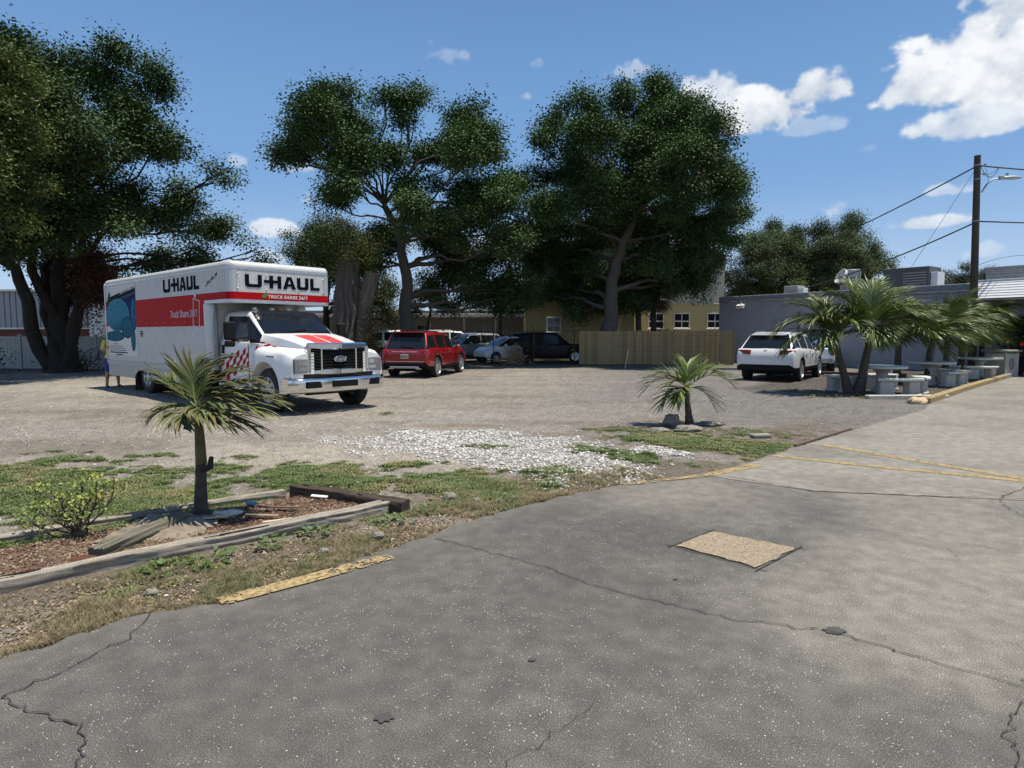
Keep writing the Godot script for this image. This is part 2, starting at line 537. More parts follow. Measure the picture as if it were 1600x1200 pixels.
func ground_color(x: float, z: float) -> Color:
	var d := sqrt(x * x + z * z)
	var c := Color(0.385, 0.345, 0.295)
	var big := nz(x, z, 0.11)
	var mid := nz(x, z, 0.55, 5.0)
	var fine := nz(x, z, 3.0, 7.0) if d < 30 else 0.0
	# tracks worn along the lot
	var track := fn.get_noise_2d(x * 0.07 + 40.0, z * 0.55)
	c = c.lerp(Color(0.26, 0.222, 0.18), sm(-0.05, 0.4, track + mid * 0.5) * 0.75)
	c = c.lerp(Color(0.47, 0.43, 0.37), sm(0.1, 0.6, big + mid * 0.5) * 0.7)
	# darker crushed stone on the right
	c = c.lerp(Color(0.235, 0.222, 0.21), sm(1.0, 7.5, x + big * 5.0 + (z + 22.0) * 0.12) * sm(9.0, 12.0, -z + mid * 2.0) * 0.85)
	# pale sand in front
	c = c.lerp(Color(0.52, 0.46, 0.385), clampf((ell(x, z, -2.2, -8.6, 3.2, 1.5, -0.1) + mid * 0.5) * 1.6, 0.0, 0.9))
	c = c.lerp(Color(0.52, 0.48, 0.42), clampf((ell(x, z, -12.0, -19.5, 7.0, 3.5) + mid * 0.4) * 1.2, 0.0, 0.7))
	# damp brown marks
	c = c.lerp(Color(0.25, 0.19, 0.135), clampf((ell(x, z, -1.0, -11.2, 1.2, 0.25) + fine * 0.3) * 1.4, 0.0, 0.6))
	var s := road_side(x, z)
	# soil and dry litter by the drive
	var verge := sm(-1.5, -0.7, s + mid * 0.3) * sm(8.0, 4.5, x) * sm(14.0, 11.0, -z)
	c = c.lerp(Color(0.20, 0.16, 0.115), verge * 0.9)
	c = c.lerp(Color(0.34, 0.31, 0.27), verge * sm(0.15, 0.5, mid + fine * 0.4) * 0.8)
	var g := green(x, z)
	c = c.lerp(Color(0.15, 0.135, 0.075), g * 0.8)
	c = c.lerp(Color(0.40, 0.38, 0.345), shells(x, z) * 0.85)
	var b := bed(x, z)
	if b > 0.0 and u_of(x, z) < 3.2: c = c.lerp(Color(0.175, 0.10, 0.066).lerp(Color(0.26, 0.19, 0.14), clampf(0.5 + mid + (u_of(x, z) - 1.0) * 0.25, 0, 1)), sm(0.0, 0.08, b))
	# mulch under the picnic tables and round the young palm
	c = c.lerp(Color(0.10, 0.085, 0.075), clampf((picnic(x, z) + mid * 0.2) * 3.0, 0.0, 0.9))
	c = c.lerp(Color(0.17, 0.11, 0.08), clampf((ell(x, z, 2.85, -10.9, 1.1, 0.5) + fine * 0.4) * 2.0, 0.0, 0.8))
	# leaf litter and thin grass under the trees, and beyond
	c = c.lerp(Color(0.155, 0.14, 0.085), sm(-30.5, -33.0, z + mid * 1.2) * sm(9.0, 4.0, x) * 0.85)
	c = c.lerp(Color(0.16, 0.14, 0.10), sm(-26.0, -30.0, z + mid * 2.0) * sm(-13.0, -17.0, x) * 0.8)
	c = c.lerp(Color(0.10, 0.115, 0.06), sm(60.0, 90.0, d))
	var grit := nz(x, z, 9.0, 17.0) if d < 16 else 0.0
	return c * (0.84 + fine * 0.26 + grit * 0.2)

func u_of(x: float, z: float) -> float:
	return x * ALONG.x + z * ALONG.y

# the strip of mulch behind the kerb, where the tables stand
func picnic(x: float, z: float) -> float:
	var s := -road_side(x, z)
	var u := u_of(x, z)
	return minf(minf(s * 0.8, (5.6 - s) * 0.5), (u - 17.6) * 0.5) if u < 45.0 else -1.0

func ground_height(x: float, z: float) -> float:
	var d := sqrt(x * x + z * z)
	var s := road_side(x, z)
	if s > 0.06: return -0.07
	var h := nz(x, z, 0.35, 2.0) * 0.03 + (nz(x, z, 2.2, 4.0) * 0.014 if d < 22 else 0.0)
	h += shells(x, z) * 0.035 + green(x, z) * 0.012
	var b := bed(x, z)
	if b > -0.1 and u_of(x, z) < 3.3: h += sm(-0.1, 0.12, b) * 0.045
	return lerpf(h, -0.012, sm(-0.5, 0.0, s)) if s < 0.0 else lerpf(-0.012, -0.07, sm(0.0, 0.06, s))

func make_ground() -> void:
	var b := B.new()
	var rows := []
	var cols := []
	var r := 1.6
	while r < 1500.0:
		var row := PackedVector3Array()
		var cc := []
		var a := -PI
		while a <= PI + 1e-4:
			var x := r * sin(a)
			var z := -r * cos(a)
			row.append(Vector3(x, ground_height(x, z) if r < 60 else 0.0, z))
			cc.append(ground_color(x, z))
			a += TAU / 1440.0 if absf(a + TAU / 2880.0) < 0.86 else TAU / 90.0
		rows.append(row)
		cols.append(cc)
		r *= 1.011 if r < 14.0 else (1.018 if r < 50 else 1.2)
	var least := 99999
	for row in rows: least = mini(least, row.size())
	for i in rows.size():
		rows[i] = rows[i].slice(0, least)
	b.grid(rows, true, cols)
	struct("ground", b, M.ground)

func road_color(x: float, z: float) -> Color:
	var u := u_of(x, z)
	var s := road_side(x, z)
	var mid := nz(x, z, 0.35, 30.0)
	var fine := nz(x, z, 2.6, 31.0) * 0.7 + nz(x, z, 9.0, 32.0) * 0.5
	var c := Color(0.158, 0.149, 0.133)
	# worn paler towards the far right
	var pale := sm(2.7, 6.0, u * 0.75 + s * 0.55 + mid * 3.4 + fine * 1.2)
	var streak := fn.get_noise_3d(u * 0.10, 55.0, s * 0.8)
	c = c.lerp(Color(0.32, 0.297, 0.25), pale * 0.95)
	c = c.lerp(Color(0.20, 0.192, 0.178), sm(0.0, 0.5, mid + fine * 0.6) * 0.38)
	c = c.lerp(Color(0.098, 0.096, 0.092), sm(0.12, 0.55, -mid + fine * 0.5) * 0.42)
	c = c * (1.0 + streak * 0.16)
	# dirt washed along the edge
	c = c.lerp(Color(0.235, 0.215, 0.185), sm(0.30, 0.0, s + fine * 0.1) * 0.8)
	return c * (1.0 + fine * 0.1) * 1.42

func make_road() -> void:
	var b := B.new()
	var rows := []
	var cols := []
	var u := -9.0
	while u < 64.0:
		var row := PackedVector3Array()
		var cc := []
		var e := edge_out(u)
		var jag := fn.get_noise_2d(u * 4.0, 3.0) * 0.07 + fn.get_noise_2d(u * 15.0, 9.0) * 0.025
		var t := 0.0
		while t < 34.0:
			var o := e + t + (jag if t < 0.02 else 0.0)
			var p := ALONG * u + OUT * o
			row.append(Vector3(p.x, -0.03 if t == 0.0 else 0.004, p.y))
			cc.append(road_color(p.x, p.y))
			t = 0.012 if t == 0.0 else (t + 0.16 if t < 8.0 else t * 1.25)
		rows.append(row)
		cols.append(cc)
		u += 0.06 if u < 12.0 else (0.25 if u < 30.0 else 1.0)
	b.grid(rows, false, cols)
	var road := struct("road", b, M.paving)
	# the paler slab beyond the joint
	b = B.new()
	var slab := func(x: float, z: float) -> Color:
		var f := nz(x, z, 0.5, 44.0)
		var g := nz(x, z, 2.4, 45.0)
		return Color(0.365, 0.34, 0.288).lerp(Color(0.27, 0.25, 0.212), sm(-0.1, 0.5, f + g * 0.4)) * (1.0 + g * 0.08) * 1.42
	var a0 := Vector2(2.35, -7.13)
	rows = []
	cols = []
	for i in 120:
		var k := i / 119.0
		var row := PackedVector3Array()
		var cc := []
		for j in 60:
			var w := j / 59.0
			# near edge follows the joint, far edge lies well down the drive
			var near := a0.lerp(Vector2(3.16, -6.48), clampf(w * 4.0, 0, 1)) if w < 0.25 else Vector2(3.16, -6.48).lerp(Vector2(9.6, -5.2), (w - 0.25) / 0.75)
			var far := ALONG * 64.0 + OUT * (edge_out(64.0) + 0.05 + w * 16.0)
			var q := near.lerp(far, k * k)
			if w == 0.0:
				var uu := lerpf(u_of(near.x, near.y), 64.0, k * k)
				q = ALONG * uu + OUT * (edge_out(uu) + 0.06)
			row.append(Vector3(q.x, 0.009, q.y))
			cc.append(slab.call(q.x, q.y))
		rows.append(row)
		cols.append(cc)
	b.grid(rows, true, cols)
	obj("concrete_slab", b, M.paving, road)
	# cracks and joints: thin dark openings
	mat("crack", 0.04, 0.037, 0.034, 1.0)
	for cr in [[0.017, [-0.62, -4.96], [-0.19, -4.65], [0.27, -4.29], [0.51, -4.01], [0.94, -3.72], [1.26, -3.52], [1.77, -3.35], [2.04, -3.10], [2.39, -2.81], [2.9, -2.45]],
		[0.016, [-2.18, -4.0], [-2.08, -3.27], [-2.19, -2.95], [-2.32, -2.72], [-2.06, -2.60], [-1.82, -2.52], [-1.71, -2.38], [-1.67, -2.27], [-1.7, -1.9]],
		[0.014, [2.5, -2.9], [2.27, -2.66], [2.04, -2.46], [1.93, -2.27], [1.98, -2.0]],
		[0.022, [2.45, -7.17], [2.8, -6.85], [3.16, -6.48], [4.0, -6.3], [4.88, -6.18], [5.45, -6.57], [6.2, -7.1]], [0.014, [4.88, -6.18], [4.72, -5.9], [4.62, -5.55], [5.4, -5.3], [6.3, -5.15]],
		[0.008, [3.1, -6.5], [3.3, -6.15], [3.9, -5.85], [4.6, -5.55]], [0.007, [3.3, -5.2], [3.35, -4.75], [3.25, -4.4]], [0.007, [2.4, -6.9], [2.9, -6.3], [3.3, -6.2]],
		[0.006, [0.42, -2.7], [0.2, -2.5], [0.05, -2.35], [-0.1, -2.2]], [0.012, [3.0, -8.0], [4.2, -8.3], [5.6, -8.45]], [0.014, [7.8, -12.4], [9.6, -11.9], [12.5, -11.6]], [0.010, [4.2, -9.0], [5.0, -8.0], [6.6, -7.3]]]:
		b = B.new()
		var pts := []
		for i in range(1, cr.size() - 1):
			for k in 9:
				var w := k / 9.0
				var p := Vector2(cr[i][0], cr[i][1]).lerp(Vector2(cr[i + 1][0], cr[i + 1][1]), w)
				p += Vector2(fn.get_noise_2d(p.x * 9.0, p.y * 9.0), fn.get_noise_2d(p.x * 9.0 + 50.0, p.y * 9.0)) * 0.045
				pts.append(p)
		for i in pts.size() - 1:
			var d: Vector2 = (pts[i + 1] - pts[i]).orthogonal().normalized()
			var w0: float = cr[0] * (0.12 + 0.30 * absf(fn.get_noise_2d(i * 0.9, cr[0] * 900.0)))
			var p0: Vector2 = pts[i]
			var p1: Vector2 = pts[i + 1]
			b.quad(Vector3(p0.x + d.x * w0, 0.0125, p0.y + d.y * w0), Vector3(p1.x + d.x * w0, 0.0125, p1.y + d.y * w0), Vector3(p1.x - d.x * w0, 0.0125, p1.y - d.y * w0), Vector3(p0.x - d.x * w0, 0.0125, p0.y - d.y * w0))
		obj("crack", b, M.crack, road)
	# worn yellow paint, chipped at the edges
	var m := mat("yellow_paint", 0.54, 0.40, 0.19, 0.85)
	grain(m, T.rough, Vector3.ONE * 2.0, 0.1)
	var lines := [[0.072, [-1.80, -3.74], [-1.37, -4.10], [-0.90, -4.53]], [0.08, [2.3, -7.22], [2.75, -7.55], [3.09, -7.78]], [0.07, [3.5, -8.40], [4.6, -7.62], [5.75, -6.9], [7.0, -6.2]], [0.07, [4.61, -9.22], [5.2, -8.1], [5.81, -7.01]], [0.05, [1.2, -6.75], [1.9, -7.05], [2.3, -7.22]]]
	for ln in lines:
		b = B.new()
		for i in range(1, ln.size() - 1):
			var p0 := Vector2(ln[i][0], ln[i][1])
			var p1 := Vector2(ln[i + 1][0], ln[i + 1][1])
			var d := (p1 - p0).normalized()
			var o := d.orthogonal()
			var n := int(p0.distance_to(p1) / 0.014)
			var lanes := 13
			for k in n:
				for l in lanes:
					var q := p0.lerp(p1, (k + 0.5) / n)
					var off: float = (l + 0.5 - lanes * 0.5) * ln[0] * 2.0 / lanes
					var c := q + o * off
					var wear := nz(c.x, c.y, 7.0, 60.0) * 0.7 + nz(c.x, c.y, 42.0, 61.0) * 0.7 + (0.14 if l == 0 or l == lanes - 1 else 0.0)
					if ln[0] < 0.06: wear += 0.22
					if i == ln.size() - 2 and ln == lines[0]: wear += 0.35 * k / n
					if wear > 0.30: continue
					var s := d * (p0.distance_to(p1) / n * 0.5)
					var e: Vector2 = o * ln[0] / lanes
					b.quad(v3(c - s + e), v3(c + s + e), v3(c + s - e), v3(c - s - e))
		obj("painted_line", b, M.yellow_paint, road)
	# the square patch of tan concrete let into the drive
	m = mat("tan_patch", 0.40, 0.325, 0.225, 0.9)
	grain(m, T.stones, Vector3.ONE * 1.6, 0.25, true, T.stones_relief)
	b = B.new()
	var pc := [Vector2(1.27, -4.76), Vector2(1.67, -5.11), Vector2(2.18, -4.71), Vector2(1.73, -4.30)]
	var prow := []
	for i in 10:
		var row := PackedVector3Array()
		for j in 10:
			var q: Vector2 = pc[0].lerp(pc[1], i / 9.0).lerp(pc[3].lerp(pc[2], i / 9.0), j / 9.0)
			row.append(Vector3(q.x, 0.0145, q.y) + Vector3(fn.get_noise_2d(i * 1.7, j * 1.7) * 0.03, 0, fn.get_noise_2d(i * 1.7 + 30, j * 1.7) * 0.03))
		prow.append(row)
	b.grid(prow, true)
	obj("concrete_patch", b, M.tan_patch, road)
	b = B.new()
	for i in 4:
		var p0: Vector2 = pc[i]
		var p1: Vector2 = pc[(i + 1) % 4]
		var mid: Vector2 = (pc[0] + pc[2]) * 0.5
		p0 += (p0 - mid) * 0.06
		p1 += (p1 - mid) * 0.06
		var e: Vector2 = (p1 - p0).normalized() * 0.06
		var o: Vector2 = (p1 - p0).orthogonal().normalized() * 0.0045
		b.quad(Vector3(p0.x - e.x + o.x, 0.0122, p0.y - e.y + o.y), Vector3(p1.x + e.x + o.x, 0.0122, p1.y + e.y + o.y), Vector3(p1.x + e.x - o.x, 0.0122, p1.y + e.y - o.y), Vector3(p0.x - e.x - o.x, 0.0122, p0.y - e.y - o.y))
	obj("patch_joint", b, M.crack, road)
	# a few oil spots, lying in the surface
	mat("oil", 0.055, 0.053, 0.05, 0.7)
	for sp in [[1.79, -3.36, 0.07], [-0.55, -2.57, 0.05], [3.4, -3.6, 0.03], [0.1, -3.05, 0.025], [1.1, -4.1, 0.02]]:
		b = B.new()
		for k in 28:
			var a := TAU * k / 28
			var a2 := TAU * (k + 1) / 28
			var f := func(an: float) -> Vector3:
				var rr: float = sp[2] * 0.6 * (1.0 + 0.6 * fn.get_noise_2d(cos(an) * 1.4 + sp[0] * 9.0, sin(an) * 1.4))
				return Vector3(sp[0] + cos(an) * rr * 1.4, 0.011, sp[1] + sin(an) * rr)
			b.tri(Vector3(sp[0], 0.011, sp[1]), f.call(a2), f.call(a))
		obj("oil_spot", b, M.oil, road)
	# shell chips standing out of the worn surface
	b = B.new()
	b.blob(Vector3.ZERO, Vector3(1, 0.5, 0.72), fn, 0.5, 3)
	var xf := []
	var cc := []
	for i in 90000:
		var rr := 1.9 + pow(rng.randf(), 0.9) * 9.5
		var an := rng.randf_range(-0.78, 0.78)
		var x := rr * sin(an)
		var z := -rr * cos(an)
		var s := road_side(x, z)
		if s < 0.12: continue
		var dens := 0.30 + nz(x, z, 0.5, 70.0) * 0.85 + nz(x, z, 2.2, 71.0) * 0.6 + sm(2.0, 6.0, u_of(x, z)) * 0.15 - sm(0.9, 0.1, s) * 0.3
		if rng.randf() > dens: continue
		var k := 0.0011 + 0.0030 * pow(rng.randf(), 2.4)
		xf.append(Transform3D(Basis(Vector3.UP, rng.randf() * TAU).scaled(Vector3(k, k * 0.5, k)), Vector3(x, 0.0045, z)))
		var w := rng.randf_range(0.34, 0.66)
		cc.append(Color(w, w * 0.97, w * 0.9))
	many("shell_chips", b.mesh(), M.chips, xf, cc, road)

func v3(p: Vector2, y := 0.0135) -> Vector3:
	return Vector3(p.x, y, p.y)

func window_part(parent: Node3D, at: Vector3, w: float, h: float, turn := 0.0) -> void:
	# white frame with one mullion and one rail, dark panes set back
	var b := B.new()
	var ba := Basis(Vector3.UP, turn)
	for s in [-1.0, 1.0]:
		b.box(at + ba * Vector3(s * w * 0.5, 0, 0.03), Vector3(0.07, h + 0.07, 0.09), ba)
		b.box(at + ba * Vector3(0, s * h * 0.5, 0.03), Vector3(w - 0.07, 0.07, 0.085), ba)
	b.box(at + ba * Vector3(0, 0, 0.03), Vector3(0.05, h - 0.07, 0.07), ba)
	b.box(at + ba * Vector3(0, -0.05, 0.03), Vector3(w - 0.07, 0.06, 0.06), ba)
	b.box(at + ba * Vector3(0, -h * 0.5 - 0.08, 0.06), Vector3(w + 0.2, 0.07, 0.16), ba)
	var f := obj("window", b, M.white_trim, parent)
	for s in [-1.0, 1.0]:
		for t in [-1.0, 1.0]:
			b = B.new()
			b.box(at + ba * Vector3(s * w * 0.25, t * h * 0.25, 0.012), Vector3(w * 0.5 - 0.04, h * 0.5 - 0.04, 0.01), ba, 0.0)
			obj("pane", b, M.dark_glass, f)

func make_buildings() -> void:
	mat("white_trim", 0.62, 0.62, 0.60, 0.5)
	mat("dark_glass", 0.012, 0.015, 0.018, 0.08)
	var m := mat("blue_wall", 0.38, 0.41, 0.45, 0.85)
	grain(m, T.faint, Vector3(0.5, 0.5, 0.5), 0.0)
	m = mat("blue_cap", 0.38, 0.40, 0.43, 0.7)
	grain(m, T.rough, Vector3(0.5, 2.0, 0.5), 0.1)
	m = mat("yellow_wall", 0.72, 0.57, 0.27, 0.9)
	grain(m, T.faint, Vector3.ONE * 0.6, 0.15)
	m = mat("tan_wall", 0.62, 0.56, 0.42, 0.9)
	grain(m, T.faint, Vector3.ONE * 0.6, 0.15)
	m = mat("beige_wall", 0.55, 0.50, 0.43, 0.9)
	grain(m, T.faint, Vector3.ONE * 0.5, 0.1)
	mat("grey_metal", 0.36, 0.38, 0.40, 0.5, 0.3)
	mat("dark_metal", 0.10, 0.105, 0.11, 0.5, 0.4)
	m = mat("steel", 0.50, 0.51, 0.52, 0.35, 0.8)
	grain(m, T.mottle, Vector3.ONE * 2.0)
	m = mat("brick_red", 0.22, 0.085, 0.065, 0.9)
	grain(m, T.rough, Vector3(1.2, 4.0, 1.2), 0.3)
	mat("dark_inside", 0.018, 0.018, 0.02, 0.9).metallic_specular = 0.1
	mat("awning_white", 0.66, 0.67, 0.68, 0.45)
	# --- grey-blue block building along the right
	var dir := Vector3(0.586, 0, 0.81)
	var out := Vector3(-0.81, 0, 0.586)
	var c0 := Vector3(12.25, 0, -37.28)
	var turn := atan2(out.x, out.z)
	var o := thing("block_building", "long grey blue painted block building with flat roof behind the picnic tables", "building", c0, turn)
	# own axes: x runs along the wall towards the viewer, z points out of the wall
	var b := B.new()
	b.box(Vector3(6.55, 1.75, -5.0), Vector3(13.1, 3.5, 10.0), Basis(), 0.0)
	obj("wall", b, M.blue_wall, o)
	b = B.new()
	b.box(Vector3(6.55, 3.66, -5.0), Vector3(13.16, 0.32, 10.06), Basis(), 0.02)
	b.box(Vector3(6.55, 3.50, 0.04), Vector3(13.14, 0.05, 0.1))
	obj("parapet", b, M.blue_cap, o)
	# block courses that catch the light, joints recessed
	b = B.new()
	for i in 3:
		b.box(Vector3(6.55, 2.85 + i * 0.21, 0.006), Vector3(13.0, 0.012, 0.012), Basis(), 0.0)
	obj("course", b, M.blue_wall, o)
	for x in [3.6, 4.05]:
		b = B.new()
		b.tube([Vector3(x, 0.2, 0.05), Vector3(x, 2.3 + x * 0.05, 0.05)], [0.025], 6)
		obj("conduit", b, M.blue_wall, o)
	b = B.new()
	b.box(Vector3(4.95, 2.05, 0.05), Vector3(0.07, 1.5, 0.08))
	obj("downpipe", b, M.dark_metal, o)
	b = B.new()
	b.tube([Vector3(1.9, 3.62, 0.08), Vector3(2.3, 3.52, 0.1), Vector3(2.9, 3.5, 0.1), Vector3(8.0, 3.47, 0.1), Vector3(13.0, 3.44, 0.1)], [0.014], 4)
	obj("cable", b, M.dark_metal, o)
	for x in [9.2, 11.3]:
		b = B.new()
		b.tube([Vector3(x, 0.8, 0.05), Vector3(x, 3.3, 0.05)], [0.03], 6)
		obj("conduit", b, M.blue_wall, o)
	# door far along
	b = B.new()
	b.box(Vector3(11.9, 1.08, 0.02), Vector3(1.05, 2.16, 0.06))
	var dr := obj("door", b, M.grey_metal, o)
	b = B.new()
	b.blob(Vector3(11.5, 1.0, 0.09), Vector3(0.035, 0.035, 0.04), fn, 0.0, 4)
	obj("handle", b, M.steel, dr)
	# flood light on the wall
	var l := tag(obj("flood_light", B.new_box(Vector3.ZERO, Vector3(0.42, 0.2, 0.3)), M.white_trim), "white twin flood light fixed high on the far corner of the blue wall", "light fixture") as MeshInstance3D
	l.position = c0 + dir * 1.55 + out * 0.2 + Vector3(0, 3.22, 0)
	l.rotation = Vector3(0.35, turn, 0)
	b = B.new()
	b.box(Vector3(0, 0.1, -0.12), Vector3(0.1, 0.12, 0.18))
	obj("bracket", b, M.grey_metal, l)
	# --- things on that roof
	var fan := thing("exhaust_fan", "round aluminium exhaust fan with drum hood on the blue building's roof", "exhaust fan", Vector3(17.65, 3.82, -33.0))
	b = B.new()
	b.box(Vector3(0, 0.2, 0), Vector3(0.75, 0.4, 0.75))
	obj("curb", b, M.grey_metal, fan)
	b = B.new()
	b.lathe([Vector2(0.42, 0.42), Vector2(0.46, 0.62), Vector2(0.44, 0.70), Vector2(0.40, 0.72), Vector2(0.44, 0.74), Vector2(0.45, 1.12), Vector2(0.40, 1.16), Vector2(0.0, 1.2)], 20)
	obj("hood", b, M.steel, fan)
	b = B.new()
	b.lathe([Vector2(0.0, 0.0), Vector2(0.24, 0.02), Vector2(0.38, 0.12), Vector2(0.42, 0.26), Vector2(0.38, 0.26), Vector2(0.2, 0.1), Vector2(0.0, 0.06)], 16, Transform3D(Basis(Vector3.BACK, 1.1), Vector3(-0.45, 0.72, 0.2)))
	obj("dish", b, M.white_trim, fan)
	for a in [[Vector3(20.3, 4.32, -32.2), Vector3(2.1, 1.3, 1.4), "large grey box shaped air conditioner on the blue building's roof"], [Vector3(15.62, 3.98, -35.0), Vector3(0.8, 0.62, 0.8), "small grey roof unit far left on the blue building, before the oaks"]]:
		var u := thing("air_conditioner", a[2], "air conditioner", a[0] - Vector3(0, a[1].y * 0.5, 0), turn)
		b = B.new()
		b.box(Vector3(0, a[1].y * 0.5, 0), a[1], Basis(), 0.02)
		obj("cabinet", b, M.dark_metal if a[1].x > 1 else M.grey_metal, u)
		b = B.new()
		for k in 7: b.box(Vector3(a[1].x * 0.2, a[1].y * (0.18 + k * 0.1), a[1].z * 0.5 + 0.012), Vector3(a[1].x * 0.5, 0.03, 0.03), Basis(Vector3.RIGHT, 0.5), 0.0)
		obj("grille", b, M.grey_metal, u)
		b = B.new()
		b.box(Vector3(a[1].x * 0.5 + 0.16, a[1].y * 0.42, 0.1), Vector3(0.3, a[1].y * 0.7, a[1].z * 0.6))
		obj("panel", b, M.awning_white, u)
	# --- shop front with a slatted white awning, nearer on the right
	var sh := thing("shop_building", "low shop with white slatted metal awning over its shaded front at right", "building", c0 + dir * 13.1, turn)
	b = B.new()
	b.box(Vector3(8.0, 2.1, -5.0), Vector3(16.0, 4.2, 10.0), Basis(), 0.0)
	obj("wall", b, M.blue_wall, sh)
	b = B.new()
	b.box(Vector3(8.0, 4.32, -5.0), Vector3(16.08, 0.24, 10.08))
	for k in 5: b.box(Vector3(8.0, 3.88 + k * 0.11, 0.03), Vector3(16.0, 0.02, 0.04), Basis(), 0.0)
	obj("parapet", b, M.blue_cap, sh)
	var aw := obj("awning", B.new_box(Vector3(8.0, 3.82, 0.5), Vector3(16.0, 0.06, 1.05)), M.awning_white, sh)
	for k in 7:
		b = B.new()
		b.box(Vector3(8.0, 3.76 - k * 0.105, 1.02 + 0.07 * k), Vector3(16.0, 0.02, 0.13), Basis(Vector3.RIGHT, 0.85))
		obj("slat", b, M.awning_white, aw)
	b = B.new()
	b.box(Vector3(8.0, 3.4, 0.93), Vector3(15.9, 0.8, 0.02), Basis(), 0.0)
	b.box(Vector3(0.03, 3.43, 0.72), Vector3(0.04, 0.66, 1.4), Basis(), 0.0)
	obj("backing", b, M.grey_metal, aw)
	b = B.new()
	b.box(Vector3(8.0, 3.03, 0.72), Vector3(15.95, 0.05, 1.44))
	obj("soffit", b, M.beige_wall, sh)
	for x in [1.6, 4.2, 7.0]:
		b = B.new()
		b.box(Vector3(x, 1.25, 0.03), Vector3(1.7, 2.3, 0.08))
		var w := obj("window", b, M.dark_metal, sh)
		b = B.new()
		b.box(Vector3(x, 1.25, 0.075), Vector3(1.56, 2.16, 0.012), Basis(), 0.0)
		obj("pane", b, M.dark_glass, w)
	# --- yellow two storey building behind the board fence
	var y := thing("yellow_building", "yellow two storey building with a tan upper band behind the board fence", "building", Vector3(4.3, 0, -40))
	b = B.new()
	b.box(Vector3(0.0, 1.95, -5.0), Vector3(6.9, 3.9, 10.0), Basis(), 0.0)
	b.box(Vector3(7.3, 1.9, -11.0), Vector3(7.6, 3.8, 10.0), Basis(), 0.0)
	obj("wall", b, M.yellow_wall, y)
	b = B.new()
	b.box(Vector3(0.0, 5.6, -5.0), Vector3(6.96, 3.4, 10.06), Basis(), 0.0)
	b.box(Vector3(7.3, 5.5, -11.0), Vector3(7.66, 3.4, 10.06), Basis(), 0.0)
	b.box(Vector3(7.3, 3.83, -6.0), Vector3(7.6, 0.1, 0.14))
	obj("upper_wall", b, M.tan_wall, y)
	b = B.new()
	b.box(Vector3(0.0, 7.38, -5.0), Vector3(7.3, 0.16, 10.4))
	b.box(Vector3(7.3, 7.28, -11.0), Vector3(7.8, 0.16, 10.4))
	obj("roof", b, M.tan_wall, y)
	window_part(y, Vector3(-1.66, 2.26, 0.0), 0.85, 0.85)
	window_part(y, Vector3(1.9, 2.26, 0.0), 0.85, 0.85)
	for x in [6.2, 8.08, 10.5]: window_part(y, Vector3(x, 2.62, -6.0), 1.1, 1.05)
	for x in [5.0, 7.6]: window_part(y, Vector3(x, 5.6, -5.97), 1.1, 1.2)
	# --- long low building with a flat white porch roof
	var p := thing("porch_building", "long low beige building with a flat white porch roof on thin posts", "building", Vector3(-6.5, 0, -49))
	b = B.new()
	b.box(Vector3(-2.0, 1.5, -4.0), Vector3(22.0, 3.0, 8.0), Basis(), 0.0)
	obj("wall", b, M.beige_wall, p)
	b = B.new()
	b.box(Vector3(-2.0, 3.32, -4.2), Vector3(22.6, 0.3, 8.6))
	obj("roof", b, M.dark_metal, p)
	b = B.new()
	b.box(Vector3(-1.0, 3.0, 1.5), Vector3(18.0, 0.24, 3.0))
	obj("porch_roof", b, M.white_trim, p)
	for x in [-8.4, -4.2, -1.6, 0.5, 3.0, 5.3, 7.7]:
		b = B.new()
		b.box(Vector3(x, 1.44, 2.85), Vector3(0.1, 2.88, 0.1))
		obj("post", b, M.white_trim, p)
	window_part(p, Vector3(4.3, 2.0, 0.0), 1.2, 0.55)
	window_part(p, Vector3(-0.3, 2.0, 0.0), 1.2, 0.7)
	window_part(p, Vector3(-6.3, 1.9, 0.0), 1.2, 0.9)
	b = B.new()
	b.box(Vector3(-9.6, 1.3, 0.02), Vector3(1.9, 2.4, 0.05))
	obj("door", b, M.dark_inside, p)
	# white railing of the porch
	for k in 9:
		b = B.new()
		b.box(Vector3(5.6 + k * 0.26, 1.35, 2.75), Vector3(0.05, 1.0, 0.05))
		obj("baluster", b, M.white_trim, p)
	b = B.new()
	b.box(Vector3(6.6, 1.88, 2.75), Vector3(2.3, 0.07, 0.08))
	obj("rail", b, M.white_trim, p)
	# --- ribbed metal building far left
	var mb := thing("metal_building", "pale grey ribbed metal building behind the big tree at left", "building", Vector3(-36, 0, -44))
	b = B.new()
	b.box(Vector3(0.0, 3.35, -6.0), Vector3(15.4, 2.5, 12.0), Basis(), 0.0)
	obj("wall", b, M.metal_siding if M.has("metal_siding") else mat("metal_siding", 0.30, 0.315, 0.33, 0.45, 0.2), mb)
	for k in 38:
		b = B.new()
		b.box(Vector3(-7.6 + k * 0.41, 3.35, 0.03), Vector3(0.07, 2.48, 0.07))
		obj("rib", b, M.metal_siding, mb)
	b = B.new()
	b.box(Vector3(0.0, 4.68, -6.0), Vector3(15.9, 0.16, 12.5))
	obj("roof", b, M.white_trim, mb)
	b = B.new()
	b.box(Vector3(0.0, 2.06, 0.06), Vector3(15.5, 0.1, 0.2))
	obj("flashing", b, M.white_trim, mb)
	b = B.new()
	b.box(Vector3(0.0, 1.0, -6.0), Vector3(15.3, 2.0, 11.9), Basis(), 0.0)
	obj("brick_base", b, M.brick_red, mb)
	b = B.new()
	b.box(Vector3(-4.8, 2.9, 0.05), Vector3(1.1, 0.9, 0.1))
	var vent := obj("vent", b, M.grey_metal, mb)
	for k in 6:
		b = B.new()
		b.box(Vector3(-4.8, 2.55 + k * 0.14, 0.12), Vector3(1.0, 0.05, 0.06), Basis(Vector3.RIGHT, 0.5), 0.0)
		obj("slat", b, M.dark_metal, vent)
